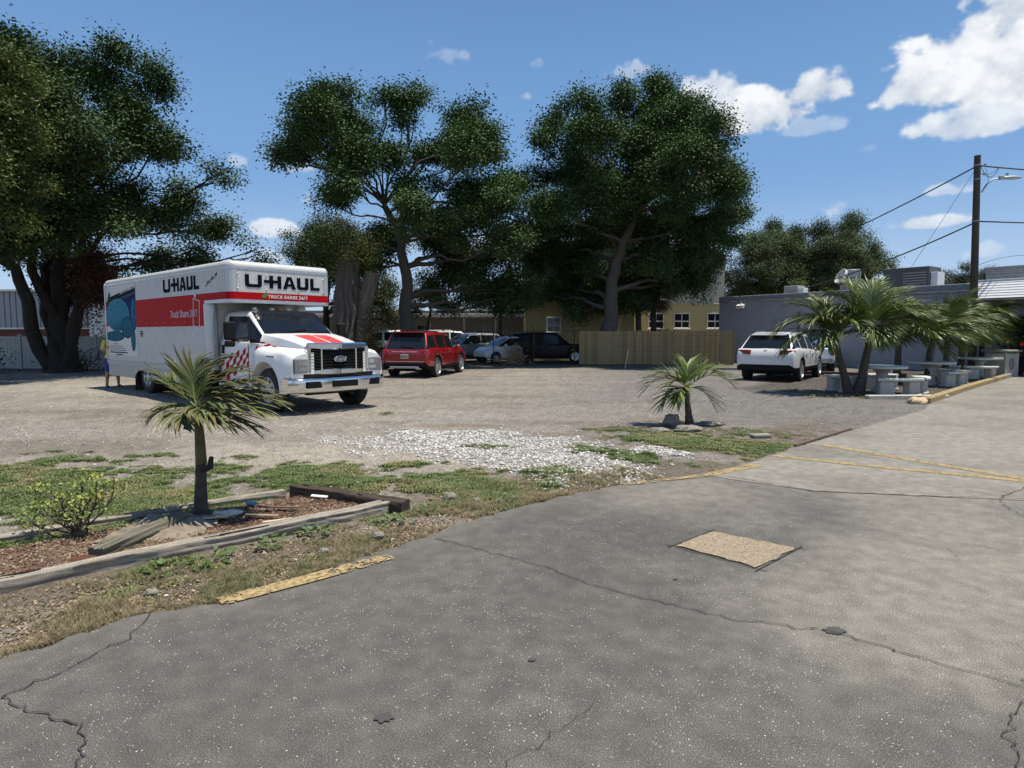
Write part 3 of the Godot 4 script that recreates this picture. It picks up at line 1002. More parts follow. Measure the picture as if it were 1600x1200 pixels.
	var wb := thing("white_building", "plain white low building between the metal shed and the truck", "building", Vector3(-24.0, 0, -42))
	b = B.new()
	b.box(Vector3(-0.5, 2.0, -4.0), Vector3(7.4, 4.0, 8.0), Basis(), 0.0)
	obj("wall", b, M.white_trim, wb)
	b = B.new()
	b.box(Vector3(-0.5, 4.1, -4.0), Vector3(7.8, 0.2, 8.4))
	obj("roof", b, M.grey_metal, wb)
	b = B.new()
	b.box(Vector3(-2.7, 1.95, 0.05), Vector3(0.7, 0.55, 0.08))
	obj("sign_board", b, mat("sign_red", 0.42, 0.02, 0.03, 0.5), wb)
	b = B.new()
	b.box(Vector3(-2.45, 1.85, 0.1), Vector3(0.22, 0.2, 0.02))
	obj("sign_board", b, M.white_trim, wb)

func make_fences() -> void:
	# --- board fence: every board a piece of its own
	var m: StandardMaterial3D
	for k in 3:
		m = mat("board%d" % k, [0.60, 0.66, 0.50][k], [0.43, 0.48, 0.35][k], [0.21, 0.25, 0.16][k], 0.85)
		grain(m, T.rough, Vector3(7, 0.9, 7), 0.3)
	mat("galvanised", 0.30, 0.31, 0.32, 0.5, 0.6)
	mat("rust", 0.12, 0.07, 0.05, 0.8, 0.2)
	var f := thing("board_fence", "new tan vertical board fence in front of the yellow building", "fence", Vector3(3.62, 0, -33.8))
	var shapes := []
	for k in 3:
		var b := B.new()
		b.box(Vector3(0, 0.91 + k * 0.008, 0), Vector3(0.138, 1.78 + k * 0.016, 0.02), Basis(), 0.004)
		shapes.append(b.mesh())
	for i in 52:
		var o := obj("board", shapes[rng.randi() % 3], M["board%d" % (rng.randi() % 3)], f)
		o.position = Vector3(0.07 + i * 0.145, 0, rng.randf_range(-0.004, 0.004))
	for y in [0.35, 1.0, 1.6]:
		var b := B.new()
		b.box(Vector3(3.77, y, -0.04), Vector3(7.5, 0.09, 0.045))
		obj("rail", b, M.board2, f)
	for i in 4:
		var b := B.new()
		b.box(Vector3(0.05 + i * 2.48, 0.9, -0.11), Vector3(0.09, 1.8, 0.09))
		obj("post", b, M.board2, f)
	# the short return towards the lot
	for i in 6:
		var o := obj("board", shapes[i % 3], M["board%d" % (1 if i < 5 else 2)], f)
		o.position = Vector3(7.62 + i * 0.088, 0, 0.06 + i * 0.112)
		o.rotation.y = -0.9
	# --- vinyl fence at left and behind the truck
	m = mat("vinyl", 0.47, 0.47, 0.455, 0.4)
	grain(m, T.faint, Vector3.ONE * 0.5)
	var v := thing("vinyl_fence", "grey white vinyl panel fence behind the big tree and the truck", "fence", Vector3(-28.5, 0, -29.6))
	for i in 13:
		var b := B.new()
		b.box(Vector3(i * 1.78, 0.79, 0), Vector3(0.13, 1.58, 0.13))
		b.lathe([Vector2(0.095, 1.58), Vector2(0.095, 1.61), Vector2(0.0, 1.66)], 4, Transform3D(Basis(Vector3.UP, PI / 4), Vector3(i * 1.78, 0, 0)))
		obj("post", b, M.vinyl, v)
		if i == 12: continue
		for y in [0.1, 1.47]:
			b = B.new()
			b.box(Vector3(i * 1.78 + 0.89, y, 0), Vector3(1.65, 0.14, 0.05))
			obj("rail", b, M.vinyl, v)
		for k in 9:
			b = B.new()
			b.box(Vector3(i * 1.78 + 0.155 + k * 0.184, 0.785, 0), Vector3(0.18, 1.23, 0.024), Basis(), 0.006)
			obj("board", b, M.vinyl, v)
	# --- chain link fence with barbed wire between the parked cars and the lot
	var c := thing("chain_link_fence", "old chain link fence topped with barbed wire before the far parked cars", "fence", Vector3(-5.4, 0, -34.3))
	for i in 5:
		var b := B.new()
		var x := i * 2.2
		b.tube([Vector3(x, 0, 0), Vector3(x, 1.85, 0)], [0.03], 6)
		b.tube([Vector3(x, 1.83, 0), Vector3(x - 0.2, 2.12, 0.12)], [0.016], 4)
		obj("post", b, M.rust, c)
	var b2 := B.new()
	b2.tube([Vector3(-0.1, 1.82, 0), Vector3(9.0, 1.82, 0)], [0.022], 5)
	obj("top_rail", b2, M.rust, c)
	b2 = B.new()
	for i in 46:
		b2.tube([Vector3(i * 0.2 - 0.1, 0.03, 0), Vector3(minf(i * 0.2 + 1.7, 8.9), 0.03 + minf(1.8, 9.0 - i * 0.2), 0)], [0.0018], 3, false)
		b2.tube([Vector3(i * 0.2 + 0.1, 0.03, 0.004), Vector3(maxf(i * 0.2 - 1.7, -0.1), 0.03 + minf(1.8, i * 0.2 + 0.2), 0.004)], [0.0018], 3, false)
	obj("wire_mesh", b2, M.galvanised, c).set_meta("kind", "stuff")
	for k in 3:
		b2 = B.new()
		b2.tube([Vector3(-0.2 * (k + 1) / 3, 1.85 + 0.09 * (k + 1), 0.04 * (k + 1)), Vector3(8.8 - 0.2 * (k + 1) / 3, 1.85 + 0.09 * (k + 1), 0.04 * (k + 1))], [0.004], 3, false)
		obj("barbed_wire", b2, M.rust, c)

func make_pole() -> void:
	var m := mat("pole_wood", 0.125, 0.095, 0.07, 0.9)
	grain(m, T.rough, Vector3(6, 0.7, 6), 0.6)
	mat("wire", 0.03, 0.03, 0.032, 0.6)
	var o := thing("utility_pole", "tall dark wooden utility pole with a street lamp arm and wires", "utility pole", Vector3(18.72, 0, -25.5))
	var b := B.new()
	var path := []
	var rad := []
	for i in 10:
		path.append(Vector3(-0.03 * i, 8.7 * i / 9.0, 0))
		rad.append(0.15 - 0.004 * i)
	b.tube(path, rad, 12)
	obj("pole", b, M.pole_wood, o)
	b = B.new()
	for y in [8.3, 7.75, 6.12]:
		b.lathe([Vector2(0.122 + (8.7 - y) * 0.004, y), Vector2(0.122 + (8.7 - y) * 0.004, y + 0.05)], 12, Transform3D(Basis(), Vector3(-0.03 * y * 1.03, 0, 0)))
	obj("band", b, M.galvanised, o)
	b = B.new()
	b.tube([Vector3(-0.1, 7.25, 0.1), Vector3(0.05, 7.55, 0.12), Vector3(0.3, 7.74, 0.14), Vector3(0.62, 7.8, 0.16)], [0.03], 6)
	obj("lamp_arm", b, M.galvanised, o)
	b = B.new()
	b.blob(Vector3(0.98, 7.8, 0.18), Vector3(0.42, 0.075, 0.15), fn, 0.0, 7)
	b.box(Vector3(0.62, 7.8, 0.17), Vector3(0.24, 0.13, 0.16))
	b.lathe([Vector2(0.05, 0.0), Vector2(0.05, 0.12), Vector2(0.0, 0.13)], 10, Transform3D(Basis(), Vector3(0.82, 7.86, 0.17)))
	obj("lamp_head", b, M.grey_metal, o)
	for y in [8.25, 7.9]:
		b = B.new()
		b.lathe([Vector2(0.0, 0.0), Vector2(0.05, 0.01), Vector2(0.05, 0.1), Vector2(0.0, 0.12)], 8, Transform3D(Basis(), Vector3(-0.05, y, 0.14)))
		obj("insulator", b, M.grey_metal, o)
	b = B.new()
	b.tube(_sag(Vector3(-0.2, 8.3, 0.1), Vector3(0.55, 8.22, 0.1), 0.42, 8), [0.012], 4, false)
	b.tube(_sag(Vector3(-0.2, 8.0, 0.1), Vector3(0.5, 8.2, 0.1), 0.15, 8), [0.01], 4, false)
	b.tube([Vector3(0.0, 8.2, 0.1), Vector3(0.08, 7.9, 0.14), Vector3(0.12, 7.6, 0.14), Vector3(0.02, 7.4, 0.1)], [0.008], 4, false)
	obj("jumper_wire", b, M.wire, o)
	var top := Vector3(18.44, 8.3, -25.45)
	var mid := Vector3(18.52, 6.12, -25.4)
	for w in [[top, Vector3(15.4, 5.6, -48.0), 0.5, 0.028, "upper overhead cable sloping left from the pole to behind the oaks"], [mid, Vector3(16.2, 4.2, -35.0), 0.2, 0.03, "lower overhead cable running left from the pole down to the roof"],
		[top, Vector3(40.0, 8.9, -28.0), 0.45, 0.03, "upper overhead cable leaving the pole to the right"], [mid, Vector3(40.0, 6.9, -28.0), 0.25, 0.028, "lower overhead cable leaving the pole to the right"],
		[top + Vector3(-0.05, -0.1, 0), Vector3(18.1, 3.9, -29.6), 0.0, 0.008, "thin guy wire from the pole top down to the blue roof"], [Vector3(18.6, 4.4, -25.3), Vector3(24.0, 4.0, -26.0), -0.6, 0.009, "thin loose drop wire arching right of the pole over the awning"]]:
		b = B.new()
		b.tube(_sag(w[0], w[1], w[2], 24), [w[3]], 5, false)
		tag(obj("overhead_wire", b, M.wire), w[4], "wire")

func _sag(a: Vector3, b: Vector3, s: float, n: int) -> Array:
	var out := []
	for i in n + 1:
		var k := i / float(n)
		out.append(a.lerp(b, k) + Vector3(0, -4.0 * s * k * (1.0 - k), 0))
	return out

func leaf_clump(n: int, reach: float, leaf: float, sd: int) -> ArrayMesh:
	var r := RandomNumberGenerator.new()
	r.seed = sd
	var b := B.new()
	for i in n:
		var p := Vector3(r.randfn(), r.randfn() * 0.55, r.randfn()) * reach * 0.5
		var d := (p.normalized() * 0.8 + Vector3(r.randf_range(-1, 1), r.randf_range(-0.75, 0.35), r.randf_range(-1, 1))).normalized()
		var w := d.cross(Vector3(r.randf_range(-0.6, 0.6), 1, r.randf_range(-0.6, 0.6))).normalized() * leaf * r.randf_range(0.25, 0.38)
		var l := d * leaf * r.randf_range(0.8, 1.3)
		var up := w.cross(d).normalized() * leaf * 0.12
		b.col = Color(1, 1, 1) * r.randf_range(0.7, 1.25)
		b.tri(p, p + l * 0.5 + w - up, p + l)
		b.tri(p, p + l, p + l * 0.5 - w - up)
	return b.mesh()

func limb_path(a: Vector3, c: Vector3, n: int, bend: float, sd: float) -> Array:
	var out := []
	var up := Vector3(0, a.distance_to(c) * 0.16, 0)
	for i in n + 1:
		var k := i / float(n)
		var p := a.lerp(c, k) + up * sin(k * PI) * (0.5 - k)
		var q := p * 0.35 + Vector3(sd, sd * 0.7, 0)
		p += Vector3(fn.get_noise_3dv(q), fn.get_noise_3dv(q + Vector3(31, 0, 0)) * 0.6, fn.get_noise_3dv(q + Vector3(0, 47, 0))) * bend * sin(k * PI)
		out.append(p)
	return out

# blobs: [x, y, z, radius] in the tree's own axes; forks: heights on the trunk where limbs leave
func tree(called: String, label: String, category: String, at: Vector3, trunk: Array, tr: float, blobs: Array, bark: Material, leaf: Material, tone: Color, clump: Mesh, per: float, group := "") -> Node3D:
	var o := thing(called, label, category, at, 0.0, group)
	var b := B.new()
	var rad := []
	for i in trunk.size():
		var k := i / float(trunk.size() - 1)
		rad.append(tr * (1.0 - 0.62 * k) * (1.35 if i == 0 else 1.0))
	# smooth the trunk line and give it a flared foot
	var path := []
	var rr := []
	for i in trunk.size() - 1:
		for s in 4:
			var k := s / 4.0
			path.append(trunk[i].lerp(trunk[i + 1], k) + Vector3(fn.get_noise_2d(i + k, at.x), 0, fn.get_noise_2d(i + k, at.z + 9)) * tr * 0.5 * minf(i + k, 1.0))
			rr.append(lerpf(rad[i], rad[i + 1], k))
	path.append(trunk[-1])
	rr.append(rad[-1])
	b.tube(path, rr, 12)
	for i in 6:
		var a := TAU * i / 6 + at.x
		b.tube([Vector3(0, tr * 2.6, 0), Vector3(cos(a) * tr * 0.75, tr * 1.1, sin(a) * tr * 0.75), Vector3(cos(a) * tr * 1.35, -0.1, sin(a) * tr * 1.35)], [tr * 0.45, tr * 0.4, tr * 0.2], 6, false)
	obj("trunk", b, bark, o)
	var top := path.size()
	var xf := []
	var cc := []
	for bl in blobs:
		var c := Vector3(bl[0], bl[1], bl[2])
		var r: float = bl[3]
		# the limb that carries this mass of leaves
		var best := top - 1
		var cost := 1e9
		for i in range(int(top * 0.35), top):
			var d: float = (c - path[i]).length() + maxf(0.0, path[i].y - c.y + 0.8) * 3.0
			if d < cost:
				cost = d
				best = i
		b = B.new()
		var r0: float = clampf(rr[best] * 0.5, 0.05, 0.28) * clampf(r / 1.4, 0.55, 1.1)
		var lp := limb_path(path[best], c, 9, 0.9, at.x + bl[0])
		var lr := []
		for i in 10: lr.append(lerpf(r0, 0.03, pow(i / 9.0, 0.8)))
		b.tube(lp, lr, 7)
		for t in int(3 + r * 2.0):
			var e := Vector3(rng.randfn(), rng.randfn() * 0.8 + 0.2, rng.randfn()).normalized() * r * 0.85
			var s: Vector3 = lp[rng.randi_range(5, 9)]
			b.tube(limb_path(s, c + e, 5, 0.4, t * 3.0), [0.045, 0.036, 0.03, 0.024, 0.018, 0.012], 4, false)
		obj("limb", b, bark, o)
		# leaves: clumps in sprays with gaps between them
		var n := int(per * r * r * (1.0 + r * 0.25))
		var sprays := int(5 + r * r * 3.6)
		var lumps := []
		for s in int(6 + r * 4.6):
			var d := Vector3(rng.randfn(), rng.randfn() * 0.85, rng.randfn()).normalized()
			lumps.append([c + d * r * rng.randf_range(0.35, 0.92), r * rng.randf_range(0.12, 0.36) + 0.1, rng.randf_range(0.8, 1.25)])
		for s in sprays:
			var lump: Array = lumps[s % lumps.size()]
			var d := Vector3(rng.randfn(), rng.randfn() * 0.8, rng.randfn()).normalized()
			var sc: Vector3 = lump[0] + d * lump[1] * pow(rng.randf(), 0.5)
			if s % 9 == 8: sc = c + d * r * rng.randf_range(0.9, 1.12)
			if fn.get_noise_3dv(sc * 0.45 + at) < -0.36: continue
			var sr := r * rng.randf_range(0.08, 0.22) + 0.26
			var shade: float = rng.randf_range(0.85, 1.2) * lump[2]
			for k in int(n / float(sprays)) + 1:
				var q := sc + Vector3(rng.randfn(), rng.randfn() * 0.65, rng.randfn()).normalized() * sr * pow(rng.randf(), 0.45)
				xf.append(Transform3D(Basis.from_euler(Vector3(rng.randf_range(-0.6, 0.6), rng.randf() * TAU, rng.randf_range(-0.6, 0.6))).scaled(Vector3.ONE * rng.randf_range(0.75, 1.25)), q))
				var v := shade * rng.randf_range(0.85, 1.15)
				v *= 0.9
				cc.append(Color(tone.r * v * rng.randf_range(0.9, 1.2), tone.g * v, tone.b * v))
	many("crown", clump, leaf, xf, cc, o)
	return o

func px_blobs(list: Array, z: float, base: Vector3, deep: float) -> Array:
	# [bearing step, height step, radius] triples measured in sixteenths of a metre about the trunk foot, given depth by a seeded spread
	var out := []
	var high := 0.0
	for l in list: high = maxf(high, l[1] * 0.0625)
	for l in list:
		var h: float = l[1] * 0.0625
		var k: float = sm(high * 0.42, high * 0.72, h)
		var z0: float = lerpf(-deep * 0.9, deep * 0.1, k) + rng.randf_range(-0.45, 0.45) * deep
		out.append([l[0] * 0.0625, h, z0, l[2] * 0.0625 * 0.95])
		# the upper crown overhangs towards the lot
		if k > 0.25 and l[2] > 17: out.append([l[0] * 0.0625 * 0.9 + rng.randf_range(-0.5, 0.5), h * 0.9 - 0.4, z0 + deep * rng.randf_range(0.8, 1.15), l[2] * 0.0625 * 0.84])
	return out

func make_trees() -> void:
	var bark := mat("bark", 0.062, 0.052, 0.044, 0.95)
	grain(bark, T.rough, Vector3(3.2, 0.9, 3.2), 2.0)
	var pale := mat("pale_bark", 0.20, 0.175, 0.15, 0.95)
	grain(pale, T.rough, Vector3(3.0, 0.8, 3.0), 2.0)
	var leaf := mat("leaves", 1, 1, 1, 0.55)
	leaf.metallic_specular = 0.3
	leaf.vertex_color_use_as_albedo = true
	leaf.backlight_enabled = true
	leaf.backlight = Color(0.30, 0.34, 0.12)
	var oak := leaf_clump(36, 0.60, 0.125, 3)
	var fine := leaf_clump(32, 0.55, 0.11, 4)
	var green_t := Color(0.052, 0.072, 0.026)
	#TREES
	tree("oak_tree", "tall open crowned oak with pale forked limbs behind the red car", "tree", Vector3(-5.46, 0, -32.6), [Vector3(0, -0.1, 0), Vector3(0.05, 2.37, 0), Vector3(-0.02, 4.66, 0), Vector3(-0.16, 6.28, 0), Vector3(-1.05, 8.20, 0)], 0.4,
		px_blobs([[-52,212,21], [-75,189,19], [-94,179,8], [-36,184,20], [-43,161,18], [-15,217,12], [6,217,16], [-1,203,10], [45,202,18], [31,179,17], [65,179,19], [-8,167,16], [-58,134,14], [-72,107,17], [12,141,25], [54,136,28], [85,149,21], [30,100,29], [77,100,29], [-17,106,24], [-38,90,18], [48,69,24], [90,69,21], [15,172,12], [-85,95,12], [103,116,18], [72,64,21], [30,75,17], [82,54,16]], 32.5, Vector3.ZERO, 2.6), pale, leaf, Color(0.064, 0.125, 0.040), oak, 105)
	tree("oak_tree", "broad dense oak right of centre, tallest crown behind the board fence", "tree", Vector3(5.2, 0, -34.6), [Vector3(0, -0.1, 0), Vector3(0.25, 2.42, 0), Vector3(0.22, 4.51, 0), Vector3(0.89, 6.58, 0), Vector3(1.73, 8.62, 0)], 0.48,
		px_blobs([[-31,208,24], [-49,184,17], [43,229,24], [27,203,27], [63,208,21], [-6,168,35], [52,168,36], [-47,149,25], [-36,111,26], [3,116,37], [58,122,38], [95,165,25], [111,138,23], [95,102,26], [29,78,32], [-27,72,25], [76,80,23], [-58,97,20], [79,189,17], [7,224,12], [-55,122,17], [56,80,26], [87,83,21], [-5,61,23], [-50,67,20], [29,58,17], [-24,50,14]], 34.6, Vector3.ZERO, 3.0), pale, leaf, Color(0.064, 0.125, 0.040), oak, 105)
	tree("fig_tree", "huge dark spreading tree with many stems at the left edge", "tree", Vector3(-19.45, 0, -27.2), [Vector3(0, -0.1, 0), Vector3(0.01, 1.43, 0), Vector3(-0.03, 2.53, 0), Vector3(-0.01, 3.90, 0), Vector3(0.44, 5.52, 0)], 0.52,
		px_blobs([[-18,211,20], [19,200,23], [52,197,20], [76,194,15], [-10,167,34], [34,159,30], [68,159,23], [91,156,13], [98,139,11], [-11,118,35], [28,116,31], [62,116,24], [86,110,16], [102,91,12], [122,82,7], [-18,75,24], [48,82,16], [19,71,16], [73,86,13], [-60,169,37], [-73,106,40], [-36,67,18], [7,56,13]], 27.2, Vector3.ZERO, 3.6), bark, leaf, Color(0.058, 0.108, 0.036), oak, 95)
	tree("leafy_tree", "lighter green tree reaching in at the upper left edge of the view", "tree", Vector3(-19.6, 0, -20.0), [Vector3(0, -0.1, 0), Vector3(0.28, 1.69, 0), Vector3(0.86, 4.10, 0), Vector3(1.61, 6.07, 0), Vector3(2.10, 7.24, 0)], 0.35,
		px_blobs([[58,153,18], [53,125,20], [64,105,13], [67,134,13], [32,134,26], [26,97,23], [60,85,7], [72,150,7]], 20.0, Vector3.ZERO, 1.6), bark, leaf, Color(0.11, 0.155, 0.045), fine, 150)
	tree("oak_tree", "wide grey green oak beyond the blue building's roof", "tree", Vector3(21.5, 0, -50.0), [Vector3(0, -0.1, 0), Vector3(0.04, 3.77, 0), Vector3(0.21, 6.28, 0), Vector3(0.66, 7.78, 0)], 0.5,
		px_blobs([[-50,128,34], [-10,150,28], [26,139,29], [66,147,29], [95,126,26], [-17,104,36], [40,104,36], [88,96,29], [-69,96,26], [117,115,15], [-24,84,24], [20,80,29]], 50.0, Vector3.ZERO, 2.5), bark, leaf, Color(0.10, 0.14, 0.058), fine, 100)
	tree("small_tree", "small tree standing before the porch building's right end", "tree", Vector3(-0.9, 0, -44.0), [Vector3(0, -0.1, 0), Vector3(0.05, 2.18, 0), Vector3(0.10, 3.52, 0), Vector3(0.10, 4.18, 0)], 0.16,
		px_blobs([[-7,69,16], [11,74,14], [-18,60,11], [20,63,10]], 44.0, Vector3.ZERO, 1.0), bark, leaf, Color(0.065, 0.095, 0.032), fine, 85)
	tree("small_tree", "slim leaning tree between the porch and the yellow building", "tree", Vector3(1.6, 0, -42.0), [Vector3(0, -0.1, 0), Vector3(0.02, 2.16, 0), Vector3(0.31, 3.86, 0), Vector3(0.52, 4.70, 0)], 0.2,
		px_blobs([[5,82,18], [-9,72,14], [22,75,15], [8,102,16], [-1,122,14]], 42.0, Vector3.ZERO, 1.2), bark, leaf, Color(0.065, 0.095, 0.032), fine, 85)
	tree("small_tree", "rounded tree with fine leaves behind the topped trunk and truck", "tree", Vector3(-12.5, 0, -42.0), [Vector3(0, -0.1, 0), Vector3(0.14, 3.01, 0), Vector3(0.28, 5.12, 0), Vector3(0.39, 6.38, 0)], 0.25,
		px_blobs([[-20,119,19], [8,135,22], [30,125,18], [-7,99,19], [20,99,22], [51,109,19], [37,72,21], [71,75,19], [64,45,14]], 42.0, Vector3.ZERO, 1.6), bark, leaf, Color(0.075, 0.10, 0.035), fine, 95)
	tree("small_tree", "dark shrubby tree under the first oak beside the porch roof", "tree", Vector3(-8.0, 0, -44.0), [Vector3(0, -0.1, 0), Vector3(2.09, 1.74, 0), Vector3(2.29, 3.07, 0), Vector3(2.38, 3.96, 0)], 0.15,
		px_blobs([[50,63,14], [35,74,17], [65,58,11], [21,56,13]], 44.0, Vector3.ZERO, 1.0), bark, leaf, Color(0.055, 0.08, 0.028), fine, 85)
	tree("far_tree", "low distant tree right of the roof air conditioner", "tree", Vector3(42.0, 0, -70.0), [Vector3(0, -0.1, 0), Vector3(3.42, 4.62, 0), Vector3(3.33, 6.38, 0)], 0.3,
		px_blobs([[52,119,18], [18,119,16], [86,124,16]], 70, Vector3.ZERO, 1.2), bark, leaf, Color(0.055, 0.075, 0.030), oak, 70)
	tree("far_tree", "dark distant tree seen behind the utility pole", "tree", Vector3(50.0, 0, -72.0), [Vector3(0, -0.1, 0), Vector3(1.46, 4.71, 0), Vector3(1.35, 6.52, 0)], 0.3,
		px_blobs([[20,133,18], [55,131,19], [3,122,14], [85,119,14]], 72, Vector3.ZERO, 1.2), bark, leaf, Color(0.055, 0.075, 0.030), oak, 70)
	# --- the topped trunk beside the truck, fern tuft on its top
	var st := thing("cut_tree", "massive grey topped tree trunk with a pale sawn knot behind the truck", "tree", Vector3(-7.75, 0, -29.5))
	var b := B.new()
	b.tube([Vector3(-0.1, -0.1, 0), Vector3(-0.05, 1.0, 0), Vector3(0.0, 2.2, 0), Vector3(0.05, 3.5, 0), Vector3(0.12, 4.8, 0), Vector3(0.16, 5.9, 0)], [0.78, 0.6, 0.55, 0.5, 0.42, 0.36], 14)
	b.tube([Vector3(0.15, 3.8, 0.0), Vector3(0.45, 4.7, 0.05), Vector3(0.62, 5.3, 0.0)], [0.3, 0.22, 0.16], 8)
	obj("trunk", b, pale, st)
	b = B.new()
	b.tube([Vector3(0.75, -0.1, 0.1), Vector3(0.8, 1.6, 0.1), Vector3(0.95, 3.2, 0.1), Vector3(1.25, 4.5, 0.05)], [0.42, 0.4, 0.36, 0.34], 12)
	obj("second_trunk", b, pale, st)
	mat("cut_wood", 0.34, 0.24, 0.15, 0.9)
	b = B.new()
	for i in 13:
		var a := TAU * i / 13
		var rd := 0.56
		var pp := []
		var pr := []
		for k in 9:
			var h := k * 0.7 - 0.1
			var w := lerpf(0.72, 0.34, k / 8.0) + fn.get_noise_2d(h * 0.8, i * 5.0) * 0.07
			pp.append(Vector3(cos(a + fn.get_noise_2d(h * 0.5, i * 9.0) * 0.5) * w + h * 0.025, h, sin(a + fn.get_noise_2d(h * 0.5, i * 9.0) * 0.5) * w))
			pr.append(rd * 0.2 * (1.2 + fn.get_noise_2d(h * 1.2, i * 3.0)))
		b.tube(pp, pr, 6, false)
	obj("bark_ridges", b, pale, st)
	b = B.new()
	b.lathe([Vector2(0.15, 0.0), Vector2(0.13, 0.03), Vector2(0.0, 0.035)], 9, Transform3D(Basis(Vector3.RIGHT, PI / 2), Vector3(0.34, 4.02, 0.42)))
	obj("sawn_knot", b, M.cut_wood, st)
	b = B.new()
	b.lathe([Vector2(0.33, 0.0), Vector2(0.0, 0.02)], 14, Transform3D(Basis(), Vector3(0.16, 5.9, 0)))
	b.lathe([Vector2(0.32, 0.0), Vector2(0.0, 0.02)], 14, Transform3D(Basis(), Vector3(1.26, 4.5, 0.05)))
	obj("sawn_top", b, M.cut_wood, st)
	var xf := []
	var cc := []
	for i in 520:
		var a := Vector3(rng.randfn() * 0.75 + 0.1, 5.6 + rng.randfn() * 0.45, rng.randfn() * 0.6)
		if i > 330: a = Vector3(0.2 + rng.randfn() * 0.55, 4.9 + rng.randfn() * 0.7, rng.randfn() * 0.3 - 0.35)
		xf.append(Transform3D(Basis.from_euler(Vector3(rng.randf(), rng.randf() * TAU, 0)).scaled(Vector3.ONE * 0.7), a))
		cc.append(Color(0.085, 0.10, 0.025) * rng.randf_range(0.7, 1.25))
	many("tuft", fine, leaf, xf, cc, st)
	# climbing plant on the second trunk
	xf = []
	cc = []
	for i in 260:
		xf.append(Transform3D(Basis.from_euler(Vector3(rng.randf(), rng.randf() * TAU, 0)).scaled(Vector3.ONE * 0.62), Vector3(1.15 + rng.randfn() * 0.28, absf(rng.randfn()) * 1.1 + 0.4, 0.25 + rng.randfn() * 0.25)))
		cc.append((Color(0.10, 0.10, 0.03) if rng.randf() < 0.5 else Color(0.16, 0.10, 0.06)) * rng.randf_range(0.6, 1.2))
	many("climber", fine, leaf, xf, cc, st)
	var fig := get_node("fig_tree")
	for q in [[Vector3(-0.35, 0.3, 0.3), Vector3(-2.6, 6.6, 0.8), 0.30], [Vector3(-0.3, 0.3, 0.0), Vector3(-1.3, 7.0, -0.4), 0.26], [Vector3(0.15, 0.3, 0.35), Vector3(-0.5, 7.5, 0.9), 0.24], [Vector3(0.45, 0.3, 0.2), Vector3(1.5, 6.6, 0.6), 0.27], [Vector3(0.4, 0.4, 0.4), Vector3(3.0, 6.6, 1.2), 0.19]]:
		var sb := B.new()
		var lp := limb_path(q[0], q[1], 10, 1.3, q[2] * 30.0)
		var lr := []
		for i in 11: lr.append(lerpf(q[2], q[2] * 0.45, i / 10.0))
		sb.tube(lp, lr, 9)
		obj("stem", sb, bark, fig)

# A car body as one loft. Stations from rear to front: [x, bottom, belt, top, half width, half width of the roof, what follows]
# what follows: b body, s side window, r rear window (then roof), w windscreen; arches: [x, radius] with the sill raised over each wheel.
func car_ring(s: Array, zs: float) -> PackedVector3Array:
	var x: float = s[0]
	var yb: float = s[1]
	var ys: float = s[2]
	var yt: float = s[3]
	var w: float = s[4]
	var wt: float = s[5]
	var h := yt - ys
	var body := ys - yb
	return PackedVector3Array([
		Vector3(x, yb, (w - 0.10) * zs), Vector3(x, yb + 0.012, (w - 0.025) * zs), Vector3(x, yb + minf(body * 0.22, 0.13), (w - 0.012) * zs), Vector3(x, yb + body * 0.52, w * zs), Vector3(x, yb + body * 0.80, (w - 0.004) * zs), Vector3(x, ys - 0.03, (w - 0.03) * zs),
		Vector3(x, ys, (w - 0.055) * zs), Vector3(x, ys + h * 0.06, lerpf(w - 0.065, wt, 0.08) * zs), Vector3(x, ys + h * 0.80, lerpf(w - 0.065, wt, 0.86) * zs),
		Vector3(x, ys + h * 0.935, wt * 0.95 * zs), Vector3(x, ys + h * 0.992, wt * 0.72 * zs), Vector3(x, yt, wt * 0.36 * zs), Vector3(x, yt + 0.008, 0)])

func car_stations(prof: Array, arches: Array, low: float) -> Array:
	var xs := []
	for p in prof: xs.append(p[0])
	for a in arches:
		for k in 11:
			xs.append(a[0] - a[1] * cos(PI * k / 10.0))
		xs.append(a[0] - a[1] - 0.03)
		xs.append(a[0] + a[1] + 0.03)
	xs.sort()
	var out := []
	for x in xs:
		if out.size() and x - out[-1][0] < 0.004: continue
		var i := 0
		while i < prof.size() - 2 and prof[i + 1][0] <= x + 0.0005: i += 1
		var k: float = clampf((x - prof[i][0]) / (prof[i + 1][0] - prof[i][0]), 0, 1)
		var s := [x]
		for j in range(1, 6): s.append(lerpf(prof[i][j], prof[i + 1][j], k))
		s.append(prof[i][6] if k < 0.999 else prof[i + 1][6])
		for a in arches:
			var d: float = absf(x - a[0])
			if d < a[1]: s[1] = maxf(s[1], low + sqrt(a[1] * a[1] - d * d))
		out.append(s)
	return out

